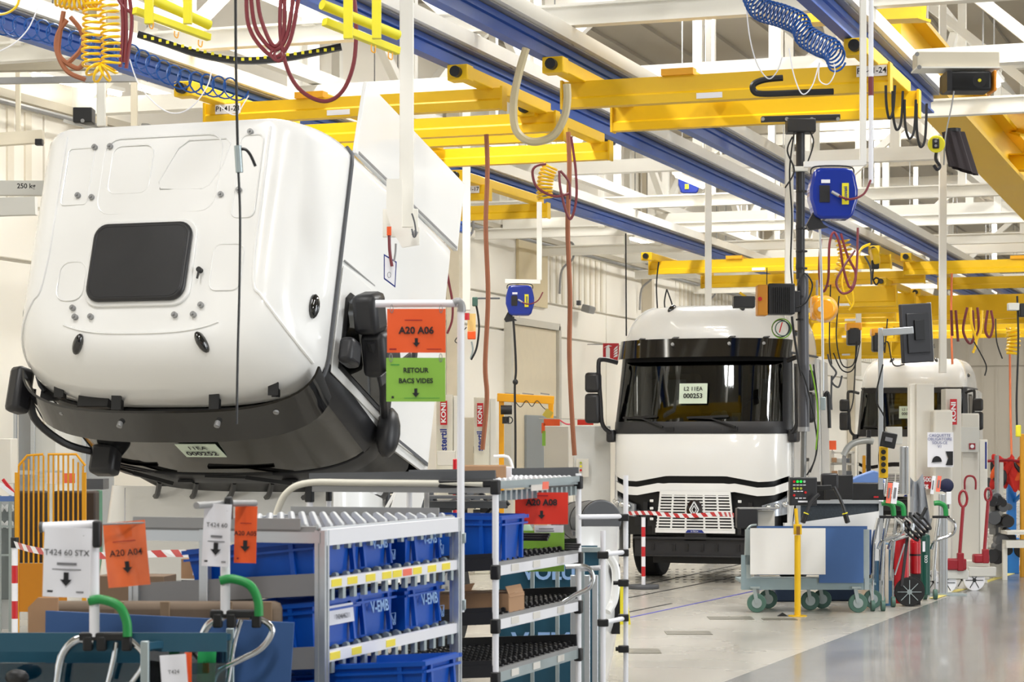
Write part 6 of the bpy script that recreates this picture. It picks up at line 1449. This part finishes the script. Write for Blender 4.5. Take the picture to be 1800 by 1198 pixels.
# ------------------------------------------------------------------ extinguisher trolley group
t = thing('extinguisher', 'large red wheeled extinguisher cylinder behind the big black wheel', 'extinguisher', flat(1582, 1062, 25.0))
def bottle(par, px, ytop, ybot, rpx, d, mat, name='cylinder'):
    a_ = P(px, ybot, d); a_.z = max(a_.z, .03); b_ = P(px, ytop+rpx*.6, d); r = rpx*d/F
    MB().cyl(a_, b_, r, 26).build(name, mat, par, world=True, bevel=.01); MB().sph(b_, (r, r, r*.7), 22, 10).build('shoulder', mat, par, world=True)
bottle(t, 1583, 938, 1060, 14.5, 25.0, red); MB().cyl(P(1583, 940, 25), P(1583, 930, 25), .02, 10).build('valve', grey, t, world=True)
c = P(1598, 1037, 24.9); c.z = .165; wheel(t, c, .165, .05, rubber, zinc, 8); wheel(t, c+FW*.2+RT*.05, .165, .05, rubber, zinc, 0)
MB().bar(P(1585, 1030, 24.8), P(1600, 900, 24.9), .03, .03).build('frame_bar', satin_black, t, world=True); MB().bar(P(1573, 1010, 24.6), P(1590, 955, 24.6), .04, .01).build('grey_strip', zinc, t, world=True)
t = thing('extinguisher', 'slim red cylinder in two sections beside the green gas bottle', 'extinguisher', flat(1610, 1010, 25.2))
bottle(t, 1609, 945, 1008, 9.5, 25.2, red); MB().cyl(P(1609, 976, 25.2), P(1609, 973, 25.2), .065, 20).build('band', black, t, world=True); MB().cyl(P(1610, 944, 25.2), P(1610, 935, 25.2), .03, 12).build('collar', black, t, world=True)
c = P(1609, 1008, 25.2); MB().box(Vector((c.x, c.y, c.z/2)), (.1, .1, c.z), TH).build('stand', black, t, world=True)
t = thing('gas_bottle', 'dark green gas bottle behind the slim red cylinder', 'gas bottle', flat(1626, 1035, 25.8))
bottle(t, 1626, 938, 1045, 9, 25.8, M('bottle_green', (16, 74, 62), .35)); MB().box(P(1624, 960, 25.73), (.03, .01, .12), TH).build('label', paper, t, world=True)
text('CO2', .045, t, wmat(t).inverted() @ P(1628, 982, 25.72), TH, ink_w, rot=(PI/2, -PI/2, TH), bold=.02)
t = thing('hose_coil', 'coiled black hose lying on top of the extinguishers', 'hose', P(1612, 922, 25.0))
for i in range(5):
    cc = P(1600+i*5.5, 932-i*5+3, 24.8+.03*i); ax1 = (RT*.75+UP*-.66).normalized()
    MB().tube([cc+ax1*(.12*math.cos(a_))+(FW*.6+UP*.5).normalized()*(.07*math.sin(a_)) for a_ in [j*PI/10 for j in range(20)]], .014, 7, True).build('loop', black, t, world=True)
MB().cyl(P(1618, 912, 24.8), P(1628, 892, 24.8), .02, 10).build('nozzle', black, t, world=True)
t = thing('cloth_cover', 'crumpled grey cloth hung between posts, right of the small carts', 'cloth', P(1615, 880, 25.6))
def cl(u, v, o): return P(lerp(1600, lerp(1622, 1636, v), u), lerp(838, 925, v)+8*math.sin(u*4), 25.6+.05*math.sin(u*14+v*3))-FW*o
MB().patch(cl, 0, 1, 14, 0, 1, 8, .01).build('cloth', tarp, t, world=True)
def smallcart(label, x, d, dx=0):
    t = thing('hand_cart', label, 'cart', flat(x, 1060, d))
    rope(MB(), [(x-16, 884), (x-6, 884), (x+3, 890), (x+5, 906)], d, .03, 8).build('grip', green, t, world=True); MB().box(P(x-4, 908, d), (.2, .04, .03), TH).build('clamp_bar', black, t, world=True)
    for q in ([(x+6, 908), (x+20, 920), (x+16, 938), (x-14, 950), (x-22, 965)], [(x-22, 910), (x-30, 950), (x-32, 1010)], [(x-8, 910), (x-14, 960), (x-18, 1020)]): rope(MB(), q, d, .022, 8).build('bow', chrome, t, world=True)
    for q in (x-32, x-14): c = flat(q, 1060, d); MB().cyl(c+UP*.06, P(q, 1000, d), .012, 8).build('leg', chrome, t, world=True); MB().cyl(c+UP*.06-RT*.02, c+UP*.06+RT*.02, .06, 16).build('wheel', dgreen, t, world=True)
    return t
smallcart('small chrome cart with green grip right of the white panels, left one', 1566, 24.2)
smallcart('small chrome cart with green grip right of the white panels, right one', 1584, 24.8)
smallcart('small chrome cart with bright green grip left of the thick aluminium post', 1658, 26.0)
for k, (x, y, w_, h_, mt, lab) in enumerate([(1551, 861, 8, 40, paper, 'white card standing left of the salmon card on the carts'), (1563, 866, 8, 36, R_, 'salmon card between two white ones on the carts'), (1573, 866, 10, 38, paper, 'white card right of the salmon card on the carts'), (1650, 850, 7, 28, R_, 'salmon card above the bright green grip'), (1640, 852, 6, 32, paper, 'white card left of the bright green grip')]):
    t = thing('card', lab, 'card', P(x, y, 24.1 if x < 1600 else 26), 'cards on the small carts'); dd = 24.1 if x < 1600 else 26.0
    MB().box(P(x, y, dd), (w_*dd/F, .004, h_*dd/F), R=rz(TH) @ Matrix.Rotation(.12, 3, 'Y')).build('sheet', mt, t, world=True)
    MB().box(P(x, y, dd-.01), (w_*.4*dd/F, .003, h_*.5*dd/F), R=rz(TH) @ Matrix.Rotation(.12, 3, 'Y')).build('print', ink_g, t, world=True)
t = thing('cap', 'dark blue cap hung beside the salmon card on the right carts', 'cap', P(1665, 848, 26.2)); MB().sph(P(1664, 853, 26.2), (.085, .07, .085), 14, 10).build('crown', M('cap_navy', (26, 32, 66), .7), t, world=True); MB().box(P(1656, 862, 26.1), (.1, .06, .015), TH).build('peak', M('cap_navy', (26, 32, 66), .7), t, world=True)
t = thing('cup_holder', 'white dispenser box below the blue cap', 'box', P(1667, 876, 26.1)); MB().box(P(1667, 875, 26.1), (.06, .05, .15), TH).build('case', paper, t, world=True, bevel=.006); MB().box(P(1667, 890, 26.1), (.02, .02, .05), TH).build('nozzle', dgrey, t, world=True)
t = thing('crate_stack', 'stack of blue boxes with a cream strip beside the extinguishers', 'box stack', flat(1555, 1072, 24.9))
up_box(t, 'blue_box', 1541, 1570, 955, 25.0, .3, M('stack_blue', (70, 120, 160), .5), bevel=.004); up_box(t, 'cream_strip', 1556, 1562, 957, 24.93, .05, M('strip_cream', (226, 214, 196), .6), bevel=0, zb=.03)
# machines at far right
t = thing('blue_jack_stand', 'bright blue jack stand at the right edge', 'jack stand', flat(1780, 1000, 31))
MB().cyl(P(1781, 850, 31), P(1781, 838, 31), .03, 12).build('rod', satin_black, t, world=True); up_box(t, 'column', 1772, 1787, 843, 31, .12, M('jack_blue', (20, 120, 204), .4), zb=.35); MB().bar(P(1784, 880, 31), P(1806, 858, 30.6), .04, .04).build('arm', M('jack_blue', (20, 120, 204), .4), t, world=True); up_box(t, 'leg', 1772, 1792, 945, 31, .3, M('jack_blue', (20, 120, 204), .4))
wheel(t, P(1797, 965, 31)-UP*.0, .12, .04, rubber)
t = thing('machine_part', 'grey gearbox-like machine assembly left of the blue jack stand', 'machine', flat(1752, 1000, 30))
random.seed(11)
for i in range(36):
    x = 1738+random.random()*34; y = 868+random.random()*108; s_ = .05+.09*random.random()
    mt = [grey, dgrey, LC, satin_black][i % 4]
    m = MB()
    if i % 2: m.cyl(P(x, y, 30+random.random()*.4), P(x+8*random.random(), y+3, 29.7), s_*.7, 14)
    else: m.box(P(x, y, 30+random.random()*.4), (s_*1.4, s_, s_*1.2), TH+random.random())
    m.build('casting' if i % 2 else 'block', mt, t, world=True, bevel=.006)
up_box(t, 'stand', 1742, 1768, 960, 30.1, .3, LC); MB().cyl(P(1752, 870, 29.9), P(1752, 800, 29.9), .03, 12).build('column', grey, t, world=True)
t = thing('work_table', 'white work table frame at the right edge', 'table', flat(1790, 1000, 29.5))
MB().box(P(1788, 935, 29.6), (.36, .4, .05), TH).build('top', white, t, world=True, bevel=.006); MB().box(P(1788, 955, 29.6), (.36, .3, .10), TH).build('apron', white, t, world=True)
for x in (1766, 1806): c = P(x, 955, 29.6); MB().box(Vector((c.x, c.y, c.z/2)), (.06, .06, c.z), TH).build('leg', white, t, world=True)
t = thing('safety_vests', 'red and orange work vests heaped on a rail at the right', 'clothing', P(1765, 828, 30.5))
for i in range(30):
    x = 1738+random.random()*56; y = 812+random.random()*34
    MB().sph(P(x, y, 30.5+.2*random.random()), (.03+.035*random.random(), .03, .12+.06*random.random()), 10, 7, R=Matrix.Rotation(1.4*(random.random()-.5), 3, 'Y')).build('vest', [M('vest_red', (206, 44, 36), .8), M('vest_orange', (238, 98, 44), .8), satin_black, M('vest_red', (206, 44, 36), .8)][i % 4], t, world=True)
rope(MB(), [(1734, 810), (1770, 808), (1800, 812)], 30.5, .02, 8).build('rail', dred, t, world=True); c = P(1760, 812, 30.5); MB().box(Vector((c.x, c.y, c.z/2)), (.05, .05, c.z), TH).build('stand_post', lgrey, t, world=True)
t = thing('yellow_barrier_stand', 'yellow upright and floor bar cut by the right edge', 'frame', flat(1797, 1000, 30.2)); up_box(t, 'upright', 1794, 1801, 762, 30.2, .06, yellow_o); MB().box(flat(1780, 998, 31.6)+UP*.05, (.55, .08, .08), TH).build('floor_bar', yellow_o, t, world=True, bevel=.01)
# ------------------------------------------------------------------ mid background left of truck 253
t = thing('lift_column', 'pale lift column with red and blue vertical label, left one beside the tilted cab', 'lift', flat(782, 900, 30)); up_box(t, 'column', 767, 796, 693, 30, .3, M('column_cream', (226, 222, 206), .5)); up_box(t, 'edge', 797, 804, 695, 30.1, .2, white); koni(t, 780, 704, 794, 12, 29.93)
up_box(t, 'control_shelf', 768, 800, 792, 29.4, .3, LC, ybot=818)
t = thing('lift_column', 'pale lift column with red and blue vertical label, right one behind the brown strap', 'lift', flat(846, 900, 31)); up_box(t, 'column', 833, 860, 698, 31, .3, M('column_cream', (226, 222, 206), .5)); up_box(t, 'edge', 861, 872, 700, 31.1, .2, white); koni(t, 844, 708, 796, 11, 30.93)
t = thing('cabinet', 'cream cabinet between the two labelled lift columns', 'cabinet', flat(824, 900, 33)); up_box(t, 'body', 812, 834, 733, 33, .4, M('cabinet_cream', (216, 206, 186), .5)); MB().box(P(833, 790, 32.9), (.01, .02, .1), TH).build('handle', dgrey, t, world=True)
t = thing('cabinet', 'light grey switch cabinet behind the right brown strap, left one', 'cabinet', flat(980, 900, 33)); up_box(t, 'body', 957, 1000, 748, 33, .4, LC)
t = thing('cabinet', 'wide light grey switch cabinet with small lamp panel, left of truck 253', 'cabinet', flat(1045, 900, 30)); up_box(t, 'body', 1009, 1073, 748, 30, .5, M('cabinet_grey', (208, 208, 204), .45)); MB().box(P(1024, 822, 29.9), (.17, .04, .25), TH).build('lamp_panel', LC, t, world=True, bevel=.006)
for y, mt in ((813, BY_), (819, lyellow), (826, BR)): MB().cyl(P(1021, y, 29.88), P(1021, y, 29.85), .016, 12).build('lamp', mt, t, world=True)
t = thing('label_rail', 'orange and green tags on a rail above the grey cabinets', 'tags', P(1000, 740, 32))
MB().bar(P(948, 735, 32), P(1048, 737, 31), .012, .012).build('rail', lgrey, t, world=True)
for (x, y, w_, h_, mt) in ((970, 742, 28, 12, orange), (955, 752, 6, 18, orange), (956, 770, 6, 26, lgreen), (1029, 741, 28, 11, red_orange)): MB().box(P(x, y, 31.8), (w_*32/F, .01, h_*32/F), TH).build('tag', mt, t, world=True)
rope(MB(), [(984, 738), (996, 745), (1010, 744)], 31.7, .012).build('ribbon', M('ribbon_pink', (236, 90, 110), .6), t, world=True)
t = thing('gantry_crane', 'small yellow gantry crane in front of the cream wall', 'gantry', flat(925, 900, 38))
MB().bar(P(874, 698, 38), P(974, 703, 38), .12, .14).build('beam', yellow_o, t, world=True, bevel=.008); up_box(t, 'leg', 877, 886, 700, 38, .1, yellow_o); up_box(t, 'leg', 964, 973, 703, 38.2, .1, yellow_o)
for (x0, x1) in ((888, 914), (918, 938), (950, 966)): MB().bar(P(x0, 691, 38), P(x1, 693, 38), .06, .02).build('clip', grey, t, world=True)
MB().cyl(P(880, 720, 37.8), P(900, 720, 37.8), .08, 16).build('hoist_motor', satin_black, t, world=True); MB().box(P(889, 738, 37.8), (.12, .1, .12), TH).build('hoist_block', satin_black, t, world=True)
MB().tube([P(895+6*math.cos(a_), 738+6*math.sin(a_), 37.7) for a_ in [i*PI/7 for i in range(14)]], .01, 6, True).build('cable_loop', satin_black, t, world=True)
MB().box(P(963, 727, 37.9), (.14, .1, .14), R=rz(TH) @ Matrix.Rotation(.6, 3, 'Y')).build('sheave', M('sheave_olive', (180, 160, 60), .5), t, world=True); rope(MB(), [(905, 704), (915, 715), (925, 704), (935, 714), (944, 704), (955, 716), (964, 722)], 37.9, .008).build('festoon', black, t, world=True)
for x in (881, 968): MB().box(flat(x, 900, 38)+UP*.06, (.5, .1, .12), TH).build('foot', yellow_o, t, world=True)
pw = PXc(1074, 618, XW+.6); dw = (pw-CP).dot(FW)
t = thing('fire_sign', 'red fire extinguisher sign on a bracket off the cream wall', 'sign', P(1074, 618, dw)); kw = dw/F
MB().box(P(1074, 618, dw), (28*kw, .02, 30*kw), TH).build('plate', M('fire_red', (186, 34, 44), .5), t, world=True); MB().bar(P(1033, 605, dw+.3), P(1062, 605, dw), .02, .02).build('bracket', grey, t, world=True)
T_ = Matrix.Translation(P(1074, 618, dw)-FW*.014) @ Matrix.Rotation(TH, 4, 'Z')
MB().prism([(-9*kw, -12*kw), (-2*kw, -12*kw), (-2*kw, 6*kw), (-4*kw, 9*kw), (-7*kw, 9*kw), (-9*kw, 6*kw)], 'y', -.003, .003, T_).prism([(-13*kw, 7*kw), (-5*kw, 12*kw), (2*kw, 10*kw), (-4*kw, 9*kw), (-10*kw, 8*kw)], 'y', -.003, .003, T_).build('extinguisher_picture', ink_w, t, world=True, smooth=False)
fl = MB()
for q in range(4): fl.prism([(4*kw, (-10+4*q)*kw), (11*kw, (-8+5*q)*kw), (12*kw, (-4+5*q)*kw), (7*kw, (-6+4.4*q)*kw)], 'y', -.003, .003, T_)
fl.build('flame_picture', ink_w, t, world=True, smooth=False)
t = thing('wall_camera', 'small grey floodlight on the cream wall above the brown strap', 'light', PXc(1034, 543, XW+.2)); c = PXc(1034, 543, XW+.25)
MB().box(c, (.2, .4, .16), R=Matrix.Rotation(.3, 3, 'Y')).build('case', grey, t, world=True, bevel=.02); MB().box(c-Vector((.12, .3, -.12)), (.08, .1, .1)).build('joint', dgrey, t, world=True)
t = thing('ladder_rail', 'white guard rail and clutter behind the tube rack top', 'rail', P(890, 805, 24)); rope(MB(), [(868, 802), (893, 803), (902, 826), (908, 845)], 24, .018, 8, 3).build('rail', white_tube, t, world=True)
t = thing('pallet_of_parts', 'cream cabinet side with yellow parts tray left of the wide grey cabinet', 'cabinet', flat(952, 900, 27)); MB().box(P(952, 828, 27), (.12, .1, .05), TH).build('yellow_tray', lyellow, t, world=True, bevel=.01); c = P(950, 834, 27); MB().box(Vector((c.x, c.y, c.z/2)), (.16, .2, c.z), TH).build('body', card, t, world=True)
# red and clutter beyond rack: dark trolley
t = thing('red_tool_box', 'red upright box edge just right of the sign pole', 'box', flat(802, 900, 22)); up_box(t, 'body', 796, 803, 806, 22, .2, red)
# ------------------------------------------------------------------ left background
t = thing('yellow_gate', 'orange-yellow barred gate panel at the left edge', 'gate', flat(90, 1100, 19.5)); DG = 19.5; kg = DG/F
ztop = P(0, 798, DG).z
for i in range(14):
    x = 33+i*8.7; y0 = 800 if 3 <= i <= 10 else 800+(3-i)*6 if i < 3 else 800+(i-10)*6
    a_ = P(x, y0, DG); b_ = P(x, 990, DG); MB().box((a_+b_)/2, (.013, .02, (a_-b_).length), TH).build('bar', yellow_o, t, world=True, smooth=False)
for q in ([(33, 818), (48, 800), (76, 798)], [(84, 798), (134, 798), (150, 818)]): MB().tube([P(x, y, DG) for x, y in q], .012, 6).build('top_frame', yellow_o, t, world=True)
for x in (30, 148): c = P(x, 830, DG); MB().box(Vector((c.x, c.y, c.z/2)), (.035, .035, c.z), TH).build('post', yellow_o, t, world=True)
MB().box(P(75, 1032, DG), (.43, .02, .43), TH).build('kick_plate', M('kick_orange', (206, 132, 14), .5), t, world=True)
for x0, x1 in ((38, 72), (110, 158)): MB().box(P((x0+x1)/2, 925, DG+.5), ((x1-x0)*kg*1.6, .2, .65), TH).build('dark_machine', M('machine_brown', (60, 50, 44), .7), t, world=True, bevel=.02)
t = thing('glazed_partition', 'grey glazed partition with aluminium frames behind the yellow gate', 'partition', flat(100, 900, 27)); DP = 27; kp = DP/F
gp = M('partition_grey', (158, 160, 160), .4); gp2 = M('partition_pale', (200, 200, 194), .5)
for (x0, x1, y0, y1, mt) in ((-30, 24, 705, 900, gp), (30, 60, 720, 880, gp), (60, 98, 745, 880, gp2), (98, 145, 750, 900, M('partition_white', (222, 222, 218), .5)), (148, 200, 700, 900, gp)):
    a_ = P((x0+x1)/2, y0, DP); MB().box(Vector((a_.x, a_.y, a_.z/2)), ((x1-x0)*kp, .04, a_.z), TH).build('panel', mt, t, world=True)
for x in (26, 58, 148): a_ = P(x, 705, DP-.1); MB().box(Vector((a_.x, a_.y, a_.z/2)), (.05, .06, a_.z), TH).build('stile', alu, t, world=True, bevel=.004)
MB().bar(P(-30, 705, DP-.1), P(200, 704, DP-.1), .06, .07).build('top_rail', alu, t, world=True)
MB().bar(P(20, 830, DP-.3), P(110, 830, DP-.3), .05, .05).build('mid_rail', alu, t, world=True)
t = thing('roll_cage', 'grey wire roll cage with MB print at the far left edge', 'cage', flat(5, 1000, 21.6)); DR = 21.6
up_box(t, 'side_sheet', -40, 20, 890, 21.8, .02, M('cage_grey', (120, 128, 130), .5), zb=.3)
for x in (-20, 0, 18, 28): a_ = P(x, 870, DR); MB().box(Vector((a_.x, a_.y, a_.z/2)), (.025, .025, a_.z), TH).build('upright', zinc, t, world=True)
for y in (880, 925, 975): MB().bar(P(-40, y, DR), P(28, y, DR), .02, .02).build('rail', zinc, t, world=True)
for y in (893, 922): text('MB', .10, t, wmat(t).inverted() @ P(13, y, 21.75), TH, ink_w, bold=.03)
MB().bar(P(-30, 876, DR-.3), P(28, 876, DR-.3), .05, .05).build('blue_bar', M('bar_blue', (90, 120, 180), .5), t, world=True)
t = thing('red_lever_machine', 'white and red lever machine beside the grey roll cage', 'machine', flat(12, 1000, 22)); MB().bar(P(0, 850, 22), P(28, 872, 22), .05, .04).build('white_arm', paper, t, world=True); MB().bar(P(5, 842, 22), P(26, 868, 22), .03, .03).build('red_arm', red, t, world=True); c = P(5, 880, 22); MB().box(Vector((c.x, c.y, c.z/2)), (.3, .2, c.z), TH).build('stand', alu, t, world=True); up_box(t, 'white_case', -20, 20, 770, 23.5, .3, LC, ybot=850)
t = thing('paper_pinned', 'white and orange papers on the machine behind the yellow gate', 'paper', P(100, 840, 19.9)); MB().box(P(97, 840, 19.9), (.15, .01, .10), TH).build('white_sheet', paper, t, world=True); MB().box(P(121, 840, 19.9), (.11, .01, .09), TH).build('orange_sheet', R_, t, world=True)
t = thing('green_cabinet', 'green cabinet corner beside the white panel at left', 'cabinet', flat(166, 900, 21)); up_box(t, 'body', 160, 170, 862, 21, .3, M('cabinet_green', (70, 130, 104), .5)); MB().box(P(168, 850, 21), (.2, .3, .1), TH).build('dark_top', dgrey, t, world=True)

# ------------------------------------------------------------------ clutter between the two standing trucks
t = thing('storage_shelf', 'pale storage shelf with parts between truck 253 and the aluminium posts', 'shelf', flat(1478, 900, 34))
for x in (1460, 1496): c = P(x, 792, 34); MB().box(Vector((c.x, c.y, c.z/2)), (.05, .4, c.z), TH).build('upright', LC, t, world=True)
for y in (795, 815, 838): MB().box(P(1478, y, 34), (.36, .4, .03), TH).build('board', LC, t, world=True)
for i, (x, y) in enumerate(((1466, 808), (1474, 809), (1487, 809), (1467, 831), (1480, 830), (1490, 831))): MB().box(P(x, y, 33.8), (.07+.02*(i % 2), .1, .07), TH+i).build('part', [card, lgrey, dgrey][i % 3], t, world=True, bevel=.006)
t = thing('sign', 'small orange sign right of truck 253 under the hanging cables', 'sign', P(1463, 783, 33.9)); MB().box(P(1463, 782, 33.9), (.12, .01, .14), TH).build('plate', orange, t, world=True); MB().cyl(P(1463, 788, 33.92), P(1463, 800, 33.92), .008, 6).build('stem', grey, t, world=True)
t = thing('suction_arm', 'silver bent suction pipe in front of the farthest truck, left side', 'pipe', P(1500, 785, 30)); rope(MB(), [(1483, 800), (1492, 785), (1505, 777), (1525, 774), (1535, 776)], 30, .045, 14).build('pipe', duct, t, world=True); c = P(1484, 800, 30); MB().box(Vector((c.x, c.y, c.z/2)), (.05, .05, c.z), TH).build('stand', grey, t, world=True)
t = thing('floor_sign', 'yellow folding floor sign behind the white tube frame', 'sign', flat(1090, 1082, 22.5)); c = flat(1091, 1085, 22.5)
MB().prism([(-.10, 0), (.10, 0), (.05, .42), (-.05, .42)], 'y', -.06, -.05, Matrix.Translation(c) @ Matrix.Rotation(TH, 4, 'Z')).build('front_board', lyellow, t, world=True, smooth=False); MB().prism([(-.10, 0), (.10, 0), (.05, .42), (-.05, .42)], 'y', .05, .06, Matrix.Translation(c) @ Matrix.Rotation(TH, 4, 'Z')).build('rear_board', lyellow, t, world=True, smooth=False)
t = thing('yellow_upright', 'thin orange-yellow machine upright left of the socket strip', 'upright', flat(1533, 900, 30)); up_box(t, 'profile', 1517, 1522, 800, 30, .08, yellow_o); up_box(t, 'dark_profile', 1524, 1531, 755, 30, .08, satin_black)
